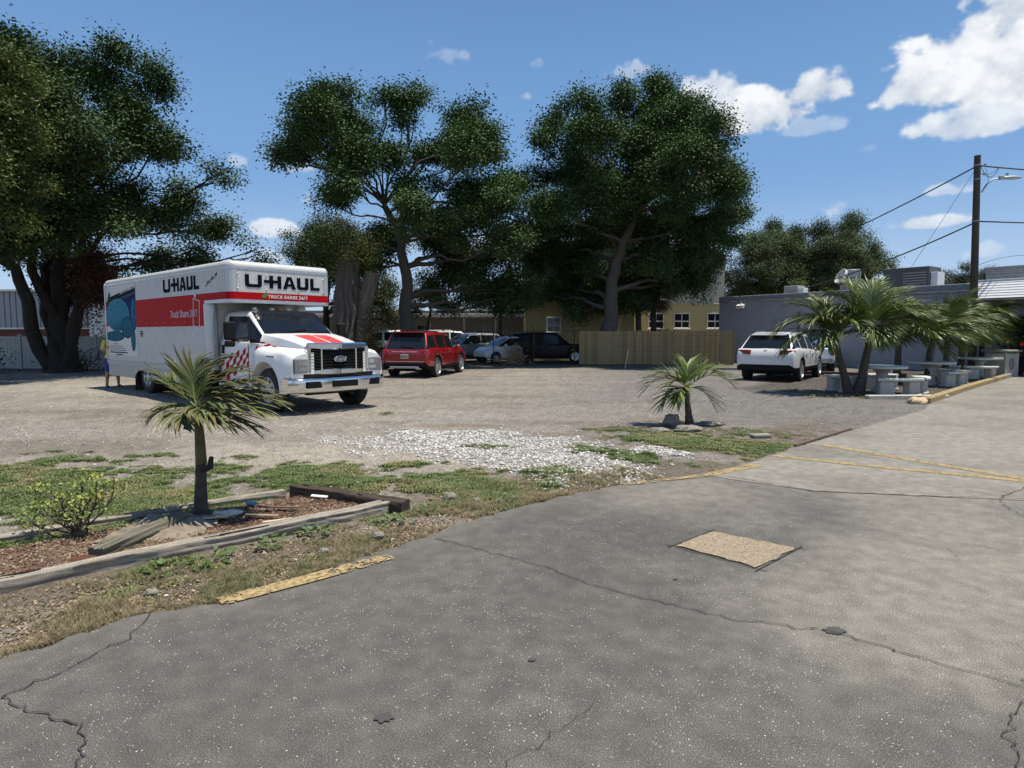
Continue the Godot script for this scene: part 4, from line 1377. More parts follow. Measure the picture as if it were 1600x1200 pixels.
func car_shell(o: Node3D, st: Array, body: Material, trim: Material, glass: Material, trim_rows := 2) -> void:
	var bb := B.new()
	var tt := B.new()
	var sides := [B.new(), B.new()]
	var wind := B.new()
	var rear := B.new()
	var C := 13
	for zi in 2:
		var zs := 1.0 if zi == 0 else -1.0
		var rings := []
		for s in st: rings.append(car_ring(s, zs))
		# group runs of cells of one kind so that shading stays smooth inside each
		var kind := func(i: int, j: int) -> int:
			var f: String = st[i][6]
			if j < trim_rows: return 1
			if j == 7 and (f == "s" or f == "w" or f == "q"): return 2
			if j >= 9 and f == "w": return 3
			if j >= 9 and f == "r": return 4
			if j == 7 and f == "r" and st[i][3] - st[i][2] > 0.001: return 4
			return 0
		for kd in 5:
			var b: B = [bb, tt, sides[zi], wind, rear][kd]
			for j in C - 1:
				var i := 0
				while i < st.size() - 1:
					if kind.call(i, j) != kd:
						i += 1
						continue
					var e := i
					while e < st.size() - 1 and kind.call(e, j) == kd: e += 1
					# widen the row span downwards as far as the same kind goes is not needed: normals come from the full rings
					_strip(b, rings, i, e, j, zi == 1)
					i = e
		for e in [0, st.size() - 1]:
			var r: PackedVector3Array = rings[e]
			for j in C - 1:
				var b: B = tt if j < trim_rows else bb
				var p := Vector3(r[j].x, r[j].y, 0)
				var q := Vector3(r[j + 1].x, r[j + 1].y, 0)
				if (e == 0) == (zi == 1): b.quad(p, r[j], r[j + 1], q)
				else: b.quad(q, r[j + 1], r[j], p)
	obj("body", bb, body, o)
	if tt.v.size(): obj("lower_cladding", tt, trim, o)
	for b in sides:
		if b.v.size(): obj("side_windows", b, glass, o)
	if wind.v.size(): obj("windscreen", wind, glass, o)
	if rear.v.size(): obj("rear_window", rear, glass, o)

func _strip(b: B, rings: Array, i0: int, i1: int, j: int, flip: bool) -> void:
	var base := b.v.size()
	for i in range(i0, i1 + 1):
		for jj in [j, j + 1]:
			var r: PackedVector3Array = rings[i]
			var n := rings.size()
			var a := r[mini(jj + 1, 12)] - r[maxi(jj - 1, 0)]
			var u: Vector3 = rings[mini(i + 1, n - 1)][jj] - rings[maxi(i - 1, 0)][jj]
			var nn := u.cross(a)
			if jj == 12: nn = Vector3(-nn.length() * 0.0, 1, 0) if absf(u.y) < 1e-4 else Vector3(-u.y, u.x, 0)
			nn = nn.normalized() if nn.length_squared() > 1e-18 else Vector3.UP
			if jj == 12: nn = nn if nn.y > 0 or absf(u.x) < 1e-5 else -nn
			else: nn = -nn if flip else nn
			b.put(r[jj], nn)
	for i in i1 - i0:
		var p := base + i * 2
		if flip: b.ix.append_array([p, p + 2, p + 3, p, p + 3, p + 1])
		else: b.ix.append_array([p, p + 3, p + 2, p, p + 1, p + 3])

func wheel(parent: Node3D, at: Vector3, r: float, w: float, spokes: int, rim_mat: Material, side: float, rim := 0.68) -> void:
	# axle along z, outer face towards side
	var xf := Transform3D(Basis(Vector3.RIGHT, PI / 2 * side), at)
	var b := B.new()
	b.lathe([Vector2(r * rim, -w * 0.5), Vector2(r * 0.93, -w * 0.5), Vector2(r, -w * 0.36), Vector2(r, w * 0.36), Vector2(r * 0.93, w * 0.5), Vector2(r * rim, w * 0.46), Vector2(r * rim * 0.97, w * 0.2)], 28, xf)
	var grooves := B.new()
	var t := obj("wheel", b, M.rubber, parent)
	b = B.new()
	b.lathe([Vector2(r * rim * 0.99, w * 0.47), Vector2(r * rim * 0.93, w * 0.50), Vector2(r * rim * 0.88, w * 0.40), Vector2(r * rim * 0.86, w * 0.05), Vector2(0.0, w * 0.02)], 28, xf)
	obj("rim", b, rim_mat, t)
	b = B.new()
	for k in spokes:
		var a := TAU * k / spokes
		var d := Vector3(cos(a), 0, sin(a))
		var sd := Vector3(-sin(a), 0, cos(a))
		var i0 := r * 0.10
		var i1 := r * rim * 0.90
		var p := [xf * (d * i0 + sd * r * 0.085 + Vector3(0, w * 0.42, 0)), xf * (d * i1 + sd * r * 0.05 + Vector3(0, w * 0.44, 0)), xf * (d * i1 - sd * r * 0.05 + Vector3(0, w * 0.44, 0)), xf * (d * i0 - sd * r * 0.085 + Vector3(0, w * 0.42, 0))]
		b.bar(xf * (d * i0 + Vector3(0, w * 0.36, 0)), xf * (d * i1 + Vector3(0, w * 0.38, 0)), r * 0.13, w * 0.12, xf.basis.y)
	b.lathe([Vector2(r * 0.2, w * 0.2), Vector2(r * 0.19, w * 0.44), Vector2(r * 0.12, w * 0.47), Vector2(0, w * 0.48)], 14, xf)
	obj("spokes", b, rim_mat, t)

const SUV := [
	[-2.46, 0.52, 0.86, 0.88, 0.82, 0.70, "b"], [-2.44, 0.40, 0.98, 1.00, 0.90, 0.78, "b"], [-2.38, 0.34, 1.06, 1.075, 0.945, 0.82, "r"],
	[-2.02, 0.33, 1.10, 1.70, 0.97, 0.70, "q"], [-1.42, 0.33, 1.09, 1.755, 0.985, 0.72, "b"], [-1.30, 0.33, 1.085, 1.76, 0.985, 0.72, "s"],
	[-0.36, 0.33, 1.07, 1.765, 0.985, 0.72, "b"], [-0.28, 0.33, 1.07, 1.76, 0.985, 0.72, "s"], [0.42, 0.33, 1.06, 1.70, 0.98, 0.70, "w"],
	[1.16, 0.33, 1.075, 1.10, 0.975, 0.80, "b"], [1.75, 0.33, 1.02, 1.065, 0.965, 0.80, "b"], [2.22, 0.34, 0.93, 0.99, 0.92, 0.76, "b"], [2.42, 0.38, 0.82, 0.88, 0.84, 0.66, "b"], [2.47, 0.46, 0.70, 0.72, 0.76, 0.60, "b"]]

# sleeker crossover with a raked tail
const CROSSOVER := [
	[-2.36, 0.50, 0.84, 0.86, 0.80, 0.68, "b"], [-2.34, 0.40, 0.96, 0.98, 0.88, 0.76, "b"], [-2.26, 0.36, 1.10, 1.115, 0.925, 0.80, "r"],
	[-1.80, 0.36, 1.12, 1.62, 0.945, 0.64, "q"], [-1.40, 0.36, 1.10, 1.665, 0.95, 0.67, "b"], [-1.30, 0.36, 1.09, 1.67, 0.95, 0.67, "s"],
	[-0.34, 0.36, 1.05, 1.68, 0.95, 0.68, "b"], [-0.26, 0.36, 1.05, 1.68, 0.95, 0.68, "s"], [0.42, 0.36, 1.02, 1.62, 0.945, 0.66, "w"],
	[1.22, 0.36, 1.01, 1.04, 0.935, 0.78, "b"], [1.72, 0.36, 0.96, 1.00, 0.925, 0.76, "b"], [2.12, 0.38, 0.86, 0.90, 0.87, 0.70, "b"], [2.30, 0.42, 0.74, 0.78, 0.78, 0.60, "b"], [2.36, 0.48, 0.64, 0.66, 0.70, 0.54, "b"]]

const HATCH := [
	[-1.80, 0.42, 0.80, 0.82, 0.66, 0.58, "b"], [-1.77, 0.32, 0.94, 0.96, 0.74, 0.64, "b"], [-1.68, 0.28, 1.00, 1.02, 0.79, 0.66, "r"],
	[-1.36, 0.27, 1.0, 1.40, 0.81, 0.54, "q"], [-0.90, 0.26, 0.98, 1.47, 0.815, 0.57, "b"], [-0.80, 0.26, 0.98, 1.475, 0.815, 0.57, "s"],
	[-0.06, 0.26, 0.95, 1.48, 0.815, 0.57, "s"], [0.28, 0.26, 0.93, 1.42, 0.81, 0.56, "w"],
	[1.00, 0.26, 0.92, 0.95, 0.80, 0.66, "b"], [1.40, 0.27, 0.84, 0.89, 0.78, 0.62, "b"], [1.68, 0.30, 0.70, 0.75, 0.70, 0.54, "b"], [1.78, 0.38, 0.58, 0.60, 0.60, 0.46, "b"]]

# P: prof, arches, low, scale, wheel radius, rim spokes, plate text; returns a car standing on its wheels, front towards +x
func car(called: String, label: String, category: String, at: Vector3, turn: float, P: Dictionary, body: Material, group := "") -> Node3D:
	var o := thing(called, label, category, at, turn, group)
	var prof := []
	for p in P.prof:
		prof.append([p[0] * P.sx, p[1] * P.sy, p[2] * P.sy, p[3] * P.sy, p[4] * P.sz, p[5] * P.sz, p[6]])
	var xa: float = P.axles[0]
	var xb: float = P.axles[1]
	var R: float = P.wheel
	var st := car_stations(prof, [[xa, R * 1.17], [xb, R * 1.17]], R * 0.98)
	car_shell(o, st, body, M.black_trim if P.clad else body, M.car_glass, 2 if P.clad else 0)
	var w: float = prof[5][4]
	var L0: float = prof[0][0]
	var L1: float = prof[-1][0]
	# dark chassis, floor and seats
	var b := B.new()
	b.box(Vector3((L0 + L1) * 0.5, 0.46 * P.sy, 0), Vector3((L1 - L0) * 0.88, 0.42 * P.sy, (w - 0.27) * 2.0))
	b.box(Vector3(-0.5 * P.sx, 0.85 * P.sy, 0), Vector3((L1 - L0) * 0.60, 0.4 * P.sy, (w - 0.16) * 2.0))
	for x in [-1.05, 0.05]:
		for z in [-0.36, 0.36]:
			b.box(Vector3(x * P.sx, 1.2 * P.sy, z), Vector3(0.16, 0.42, 0.44), Basis(Vector3.BACK, 0.2))
			b.box(Vector3(x * P.sx - 0.06, 1.46 * P.sy, z), Vector3(0.1, 0.16, 0.24))
	obj("cabin", b, M.dark_inside, o)
	for x in [xa, xb]:
		for s in [-1.0, 1.0]:
			wheel(o, Vector3(x, R, s * (w - 0.135)), R, 0.24, P.spokes, M.alloy, s, P.rim)
	# mirrors, handles, seams
	for s in [-1.0, 1.0]:
		b = B.new()
		b.blob(Vector3(0.62 * P.sx, prof[8][2] + 0.07, s * (w + 0.10)), Vector3(0.075, 0.085, 0.12), fn, 0.1, 5)
		b.bar(Vector3(0.66 * P.sx, prof[8][2] + 0.0, s * (w - 0.07)), Vector3(0.64 * P.sx, prof[8][2] + 0.03, s * (w + 0.06)), 0.05, 0.04)
		obj("mirror", b, M.black_trim if P.dark_mirror else body, o)
		for x in P.handles:
			b = B.new()
			b.bar(Vector3(x - 0.1, prof[6][2] - 0.14, s * (w + 0.012)), Vector3(x + 0.1, prof[6][2] - 0.135, s * (w + 0.012)), 0.03, 0.035)
			obj("door_handle", b, M.chrome if P.dark_mirror else body, o)
		for x in P.seams:
			b = B.new()
			b.box(Vector3(x, (prof[6][1] + prof[6][2]) * 0.5 + 0.08, s * (w - 0.004)), Vector3(0.009, (prof[6][2] - prof[6][1]) * 0.66, 0.012), Basis(), 0.0)
			obj("door_seam", b, M.black_trim, o)
	return o

func plate(o: Node3D, at: Vector3, text: String, face: float) -> void:
	var b := B.new()
	b.box(at, Vector3(0.014, 0.155, 0.31))
	var p := obj("licence_plate", b, M.plate, o)
	var t := glow_free_text(text, 0.085, "Droid Sans", true, 0.004)
	var m := obj("plate_number", t, M.plate_ink, p)
	m.position = at + Vector3(0.010 * face, -0.005, 0)
	m.rotation.y = PI / 2 * face

func box_part(o: Node3D, called: String, m: Material, at: Vector3, s: Vector3, ba := Basis()) -> MeshInstance3D:
	return obj(called, B.new_box(at, s, ba), m, o)

func make_vehicles() -> void:
	var m := mat("red_paint", 0.30, 0.008, 0.014, 0.28, 0.25)
	m.clearcoat_enabled = true
	m.clearcoat = 1.0
	m.clearcoat_roughness = 0.04
	m = mat("white_paint", 0.72, 0.72, 0.71, 0.3)
	m.clearcoat_enabled = true
	m.clearcoat = 0.7
	m.clearcoat_roughness = 0.05
	m = mat("silver_paint", 0.34, 0.35, 0.36, 0.3, 0.5)
	m.clearcoat_enabled = true
	m.clearcoat = 0.8
	m = mat("black_paint", 0.008, 0.008, 0.010, 0.3)
	m.metallic_specular = 0.3
	m = mat("blue_paint", 0.03, 0.09, 0.22, 0.3, 0.3)
	mat("black_trim", 0.016, 0.016, 0.017, 0.65).metallic_specular = 0.2
	m = mat("rubber", 0.022, 0.021, 0.02, 0.85)
	mat("alloy", 0.55, 0.56, 0.57, 0.3, 0.85)
	mat("chrome", 0.78, 0.79, 0.80, 0.1, 1.0)
	m = mat("car_glass", 0.012, 0.014, 0.016, 0.06)
	m.transparency = BaseMaterial3D.TRANSPARENCY_ALPHA
	m.albedo_color.a = 0.86
	m = mat("clear_glass", 0.5, 0.52, 0.54, 0.08)
	m.transparency = BaseMaterial3D.TRANSPARENCY_ALPHA
	m.albedo_color.a = 0.25
	mat("tail_red", 0.26, 0.012, 0.016, 0.15)
	mat("plate", 0.60, 0.60, 0.58, 0.5)
	mat("plate_ink", 0.05, 0.09, 0.06, 0.6)
	mat("amber", 0.55, 0.16, 0.03, 0.25)
	# --- red SUV
	var P := {"prof": SUV, "sx": 1.0, "sy": 1.0, "sz": 1.0, "axles": [-1.46, 1.50], "wheel": 0.385, "spokes": 10, "rim": 0.74, "clad": true, "dark_mirror": false, "handles": [-0.92, 0.02], "seams": [-1.35, -0.32, 0.72]}
	var c := car("parked_car", "dark red sport utility vehicle seen from behind beside the truck's nose", "car", Vector3(-3.45, 0, -25.75), 1.345, P, M.red_paint)
	for s in [-1.0, 1.0]:
		var t := box_part(c, "tail_light", M.tail_red, Vector3(-2.385, 0.93, s * 0.79), Vector3(0.10, 0.2, 0.24), Basis(Vector3.UP, s * 0.25))
		box_part(t, "lamp_lens", M.clear_glass, Vector3(-2.43, 0.94, s * 0.75), Vector3(0.03, 0.13, 0.12), Basis(Vector3.UP, s * 0.25))
		box_part(c, "tail_pipe", M.chrome, Vector3(-2.45, 0.36, s * 0.55), Vector3(0.05, 0.05, 0.22))
		var rl := B.new()
		rl.tube([Vector3(-1.85, 1.755, s * 0.66), Vector3(-1.7, 1.815, s * 0.66), Vector3(-0.2, 1.835, s * 0.67), Vector3(0.1, 1.80, s * 0.67)], [0.018], 6)
		obj("roof_rail", rl, M.chrome, c)
		box_part(c, "side_trim", M.chrome, Vector3(0.05, 0.47, s * 0.985), Vector3(1.5, 0.025, 0.03))
		box_part(c, "head_light", M.clear_glass, Vector3(2.33, 0.83, s * 0.70), Vector3(0.16, 0.12, 0.3), Basis(Vector3.UP, -s * 0.4))
	box_part(c, "badge_bar", M.chrome, Vector3(-2.425, 0.99, 0), Vector3(0.05, 0.04, 1.0))
	box_part(c, "bumper", M.black_trim, Vector3(-2.46, 0.50, 0), Vector3(0.09, 0.14, 1.5))
	box_part(c, "skid_plate", M.grey_metal, Vector3(-2.47, 0.41, 0), Vector3(0.1, 0.07, 1.15))
	box_part(c, "bumper_strip", M.chrome, Vector3(-2.462, 0.625, 0), Vector3(0.02, 0.018, 1.55))
	box_part(c, "spoiler", M.red_paint, Vector3(-2.08, 1.725, 0), Vector3(0.26, 0.035, 1.28), Basis(Vector3.BACK, 0.08))
	box_part(c, "wiper", M.black_trim, Vector3(-2.36, 1.16, 0.1), Vector3(0.03, 0.025, 0.6), Basis(Vector3.RIGHT, 0.12))
	plate(c, Vector3(-2.475, 0.82, 0), "HMKC", -1.0)
	# --- white crossover
	P = {"prof": CROSSOVER, "sx": 1.04, "sy": 1.03, "sz": 1.06, "axles": [-1.40, 1.46], "wheel": 0.365, "spokes": 5, "rim": 0.66, "clad": true, "dark_mirror": true, "handles": [-0.86, 0.06], "seams": [-1.32, -0.3, 0.78]}
	c = car("parked_car", "white crossover seen from behind, parked beside the palm with a double trunk", "car", Vector3(10.2, 0, -23.6), 0.92, P, M.white_paint)
	for s in [-1.0, 1.0]:
		box_part(c, "tail_light", M.tail_red, Vector3(-2.385, 1.03, s * 0.72), Vector3(0.12, 0.15, 0.50), Basis(Vector3.UP, s * 0.34))
		var rl := B.new()
		rl.tube([Vector3(-1.6, 1.665, s * 0.6), Vector3(-1.45, 1.715, s * 0.61), Vector3(-0.1, 1.735, s * 0.62), Vector3(0.2, 1.70, s * 0.62)], [0.016], 6)
		obj("roof_rail", rl, M.alloy, c)
		box_part(c, "head_light", M.clear_glass, Vector3(2.22, 0.77, s * 0.66), Vector3(0.2, 0.1, 0.3), Basis(Vector3.UP, -s * 0.5))
		box_part(c, "reflector", M.tail_red, Vector3(-2.425, 0.52, s * 0.72), Vector3(0.03, 0.03, 0.2), Basis(Vector3.UP, s * 0.2))
	box_part(c, "spoiler", M.white_paint, Vector3(-1.92, 1.635, 0), Vector3(0.30, 0.035, 1.16), Basis(Vector3.BACK, 0.12))
	box_part(c, "bumper", M.black_trim, Vector3(-2.41, 0.50, 0), Vector3(0.12, 0.20, 1.66))
	box_part(c, "wiper", M.black_trim, Vector3(-2.30, 1.16, 0.0), Vector3(0.03, 0.025, 0.5), Basis(Vector3.RIGHT, 0.1))
	var eb := B.new()
	eb.lathe([Vector2(0.0, 0.012), Vector2(0.045, 0.01), Vector2(0.05, 0.0)], 16, Transform3D(Basis(Vector3.BACK, PI / 2).scaled(Vector3(1, 1, 1.8)), Vector3(-2.395, 1.045, 0)))
	var em := obj("emblem", eb, M.black_trim, c)
	var tx := obj("emblem_letters", glow_free_text("KIA", 0.05, "Droid Sans", true), M.chrome, em)
	tx.position = Vector3(-2.410, 1.045, 0)
	tx.rotation.y = -PI / 2
	box_part(c, "plate_recess", M.silver_paint, Vector3(-2.405, 0.83, 0), Vector3(0.02, 0.2, 0.62))
	plate(c, Vector3(-2.42, 0.82, 0), "4NDX 7", -1.0)
	# --- far cars in the shade
	P = {"prof": HATCH, "sx": 1.03, "sy": 1.03, "sz": 1.0, "axles": [-1.12, 1.18], "wheel": 0.31, "spokes": 8, "rim": 0.66, "clad": false, "dark_mirror": false, "handles": [-0.3], "seams": [-0.5, 0.62]}
	c = car("parked_car", "small white hatchback behind the chain link fence and the brush heap", "car", Vector3(-0.35, 0, -36.2), PI + 0.62, P, M.white_paint)
	for s in [-1.0, 1.0]:
		var hb := B.new()
		hb.blob(Vector3(1.66, 0.66, s * 0.55), Vector3(0.09, 0.1, 0.11), fn, 0.0, 6)
		obj("head_light", hb, M.clear_glass, c)
	P = {"prof": CROSSOVER, "sx": 1.0, "sy": 1.02, "sz": 1.0, "axles": [-1.36, 1.42], "wheel": 0.36, "spokes": 7, "rim": 0.66, "clad": false, "dark_mirror": false, "handles": [-0.86, 0.06], "seams": [-1.32, -0.3, 0.78]}
	c = car("parked_car", "silver crossover in the shade just right of the red car", "car", Vector3(-2.6, 0, -38.2), PI + 0.7, P, M.silver_paint)
	for s in [-1.0, 1.0]: box_part(c, "head_light", M.clear_glass, Vector3(2.2, 0.8, s * 0.66), Vector3(0.2, 0.1, 0.3), Basis(Vector3.UP, -s * 0.5))
	P = {"prof": SUV, "sx": 1.02, "sy": 1.0, "sz": 1.0, "axles": [-1.46, 1.50], "wheel": 0.385, "spokes": 6, "rim": 0.66, "clad": false, "dark_mirror": false, "handles": [-0.92, 0.02], "seams": [-1.35, -0.32, 0.72]}
	c = car("parked_car", "black sport utility vehicle in deep shade left of the board fence", "car", Vector3(2.2, 0, -36.6), -0.12, P, M.black_paint)
	for s in [-1.0, 1.0]: box_part(c, "tail_light", M.tail_red, Vector3(-2.43, 0.93, s * 0.79), Vector3(0.10, 0.2, 0.24))
	# --- vans beyond
	for v in [[Vector3(-7.2, 0, -42.5), 0.15, "white van half hidden behind the first oak's trunk"], [Vector3(-3.9, 0, -42.0), 0.2, "white van with sloping bonnet behind the silver crossover"]]:
		P = {"prof": SUV, "sx": 1.05, "sy": 1.09, "sz": 1.0, "axles": [-1.5, 1.55], "wheel": 0.36, "spokes": 6, "rim": 0.6, "clad": false, "dark_mirror": true, "handles": [0.02], "seams": [-1.35, -0.32, 0.72]}
		car("parked_van", v[2], "van", v[0], v[1], P, M.white_paint)
	P.prof = CROSSOVER
	car("parked_car", "blue car mostly hidden behind the truck's windscreen and the topped trunk", "car", Vector3(-10.2, 0, -33.0), 0.3, P, M.blue_paint)
	# --- white pickup by the blue wall, box towards the viewer
	var pk := thing("pickup_truck", "white pickup parked by the blue wall behind the white crossover", "pickup truck", Vector3(13.95, 0, -29.3), 1.12)
	var st := car_stations([[-2.7, 0.5, 1.0, 1.02, 0.88, 0.80, "b"], [-2.66, 0.42, 1.05, 1.06, 0.95, 0.86, "b"], [-0.72, 0.40, 1.08, 1.09, 0.97, 0.88, "b"], [-0.68, 0.40, 1.09, 1.10, 0.97, 0.8, "r"], [-0.5, 0.40, 1.10, 1.78, 0.97, 0.7, "s"], [0.62, 0.40, 1.08, 1.76, 0.97, 0.7, "w"], [1.3, 0.40, 1.08, 1.12, 0.97, 0.84, "b"], [2.4, 0.42, 1.0, 1.06, 0.95, 0.8, "b"], [2.6, 0.5, 0.85, 0.9, 0.86, 0.7, "b"]], [[-1.7, 0.46], [1.75, 0.46]], 0.39)
	car_shell(pk, st, M.white_paint, M.black_trim, M.car_glass, 0)
	for x in [-1.7, 1.75]:
		for s in [-1.0, 1.0]: wheel(pk, Vector3(x, 0.39, s * 0.84), 0.39, 0.25, 6, M.alloy, s)
	box_part(pk, "cabin", M.dark_inside, Vector3(0, 0.55, 0), Vector3(4.6, 0.4, 1.35))
	box_part(pk, "load_bed", M.black_trim, Vector3(-1.7, 1.075, 0), Vector3(1.75, 0.06, 1.5))
	box_part(pk, "rear_bumper", M.chrome, Vector3(-2.78, 0.52, 0), Vector3(0.14, 0.2, 1.7))
	box_part(pk, "tail_light", M.tail_red, Vector3(-2.69, 0.9, 0.84), Vector3(0.08, 0.3, 0.14))
	box_part(pk, "tail_light", M.tail_red, Vector3(-2.69, 0.9, -0.84), Vector3(0.08, 0.3, 0.14))
	var tarp := B.new()
	tarp.blob(Vector3.ZERO, Vector3(0.4, 0.16, 0.32), fn, 0.5, 7)
	var tp := tag(obj("tarpaulin", tarp, mat("tarp_blue", 0.03, 0.10, 0.30, 0.7)), "crumpled blue tarpaulin lying in the white pickup's bed", "tarpaulin")
	tp.position = Vector3(13.55, 1.22, -27.55)
	make_truck()

# letters of the big print as outlines on a baseline, height 1
const PRINT := [
	[[0, 1], [0.30, 1], [0.30, 0.30], [0.36, 0.25], [0.90, 0.25], [0.96, 0.30], [0.96, 1], [1.26, 1], [1.26, 0.16], [1.08, 0], [0.18, 0], [0, 0.16]],
	[[1.42, 0.64], [1.84, 0.64], [1.84, 1], [2.13, 1], [2.13, 0.64], [2.48, 0.64], [2.48, 1], [2.77, 1], [2.77, 0], [2.48, 0], [2.48, 0.40], [2.13, 0.40], [2.13, 0], [1.84, 0], [1.84, 0.40], [1.42, 0.40]],
	[[2.90, 0], [3.24, 1], [3.60, 1], [3.96, 0], [3.64, 0], [3.57, 0.22], [3.27, 0.22], [3.21, 0]],
	[[4.06, 1], [4.34, 1], [4.34, 0.28], [4.40, 0.24], [4.68, 0.24], [4.74, 0.28], [4.74, 1], [5.02, 1], [5.02, 0.14], [4.86, 0], [4.22, 0], [4.06, 0.14]],
	[[5.18, 1], [5.46, 1], [5.46, 0.25], [5.98, 0.25], [5.98, 0], [5.18, 0]]]

func big_print(o: Node3D, called: String, xf: Transform3D, sx: float, sy: float) -> void:
	for l in PRINT:
		var p := PackedVector2Array()
		for q in l: p.append(Vector2(q[0] * sx, q[1] * sy))
		var b := B.new()
		b.poly(p, xf, 0.004)
		obj(called, b, M.print_ink, o)
	# the open counter of the middle letter
	var c := B.new()
	c.poly(PackedVector2Array([Vector2(3.32 * sx, 0.42 * sy), Vector2(3.42 * sx, 0.74 * sy), Vector2(3.52 * sx, 0.42 * sy)]), xf.translated_local(Vector3(0, 0, 0.001)), 0.005)
	obj(called, c, M.truck_white, o)

func text_on(o: Node3D, called: String, s: String, h: float, xf: Transform3D, m: Material, bold := false, squeeze := 1.0) -> void:
	var t := obj(called, glow_free_text(s, h, "Droid Sans", bold), m, o)
	t.transform = xf * Transform3D(Basis().scaled(Vector3(squeeze, 1, 1)), Vector3.ZERO)

# a flat printed picture of a swimming turtle before deep blue, on the white and red of the box
func mural_picture() -> ImageTexture:
	var W := 448
	var H := 640
	var img := Image.create(W, H, false, Image.FORMAT_RGB8)
	var white := Color(0.70, 0.71, 0.70).linear_to_srgb()
	var red := Color(0.42, 0.012, 0.016).linear_to_srgb()
	img.fill(white)
	# red band of the box runs through behind
	img.fill_rect(Rect2i(0, int(H * 0.215), W, int(H * 0.36)), red)
	for y in H:
		for x in W:
			var u := x / float(W)
			var v := y / float(H)
			var n := fn.get_noise_2d(x * 0.02, y * 0.02)
			var n2 := fn.get_noise_2d(x * 0.09, y * 0.09)
			var c := Color(-1, 0, 0)
			# slanting banner and navy water at the upper right
			var top := 0.17 - 0.14 * u
			if u > 0.12 and v > top and v < top + 0.075: c = Color(0.006, 0.008, 0.012)
			elif u > 0.14 and v >= top + 0.075 and v < top + 0.11: c = Color(0.10, 0.11, 0.13)
			elif u > 0.42 and v >= top + 0.11 and v < 0.52: c = Color(0.006, 0.012, 0.075).lerp(Color(0.012, 0.035, 0.15), clampf(v * 2.0 + n, 0, 1))
			# leaf motif
			var lf := Vector2((u - 0.09) / 0.07, (v - 0.20 + (u - 0.09) * 1.2) / 0.09)
			if lf.length() < 1.0 + n2 * 0.4: c = Color(0.035, 0.07, 0.02)
			# far flipper
			var f3 := Vector2((u - 0.93) / 0.10, (v - 0.42) / 0.22).rotated(-0.1)
			if f3.length() < 1.0: c = Color(0.02, 0.10, 0.18).lerp(Color(0.05, 0.20, 0.30), clampf(0.5 + n, 0, 1))
			# shell
			var sh := Vector2((u - 0.38) / 0.40, (v - 0.42) / 0.235).rotated(0.18)
			if sh.length() < 1.0:
				var ribs := absf(sin(sh.angle() * 9.0 + n * 1.5)) 
				var ring := sh.length()
				c = Color(0.055, 0.20, 0.29).lerp(Color(0.14, 0.33, 0.42), clampf(0.55 - sh.y * 0.35 + n * 0.4, 0, 1)) * (0.42 + 0.58 * smoothstep(0.05, 0.4, ribs)) * (1.0 - 0.45 * smoothstep(0.2, 0.9, sh.y))
				if ring > 0.88: c = c.lerp(Color(0.20, 0.36, 0.42), 0.5)
				if ring > 0.86 and ring < 0.885: c = c * 0.5
			# body, near flipper and head, mottled
			var hd := Vector2((u - 0.70) / 0.20, (v - 0.60) / 0.15).rotated(0.5)
			var f1 := Vector2((u - 0.26) / 0.34, (v - 0.72) / 0.075).rotated(0.42)
			var f2 := Vector2((u - 0.88) / 0.075, (v - 0.76) / 0.17).rotated(0.22)
			var near := minf(hd.length(), minf(f1.length(), f2.length()))
			if near < 1.0:
				var scale := absf(fn.get_noise_2d(x * 0.06 + 9.0, y * 0.06))
				c = Color(0.008, 0.03, 0.05).lerp(Color(0.075, 0.24, 0.31), clampf(scale * 3.2 + n2 * 0.4 - 0.1, 0, 1)) * (1.0 - 0.7 * smoothstep(0.78, 1.0, near))
			if c.r >= 0.0: img.set_pixel(x, y, (c * Color(0.42, 0.85, 1.0)).linear_to_srgb())
	return ImageTexture.create_from_image(img)

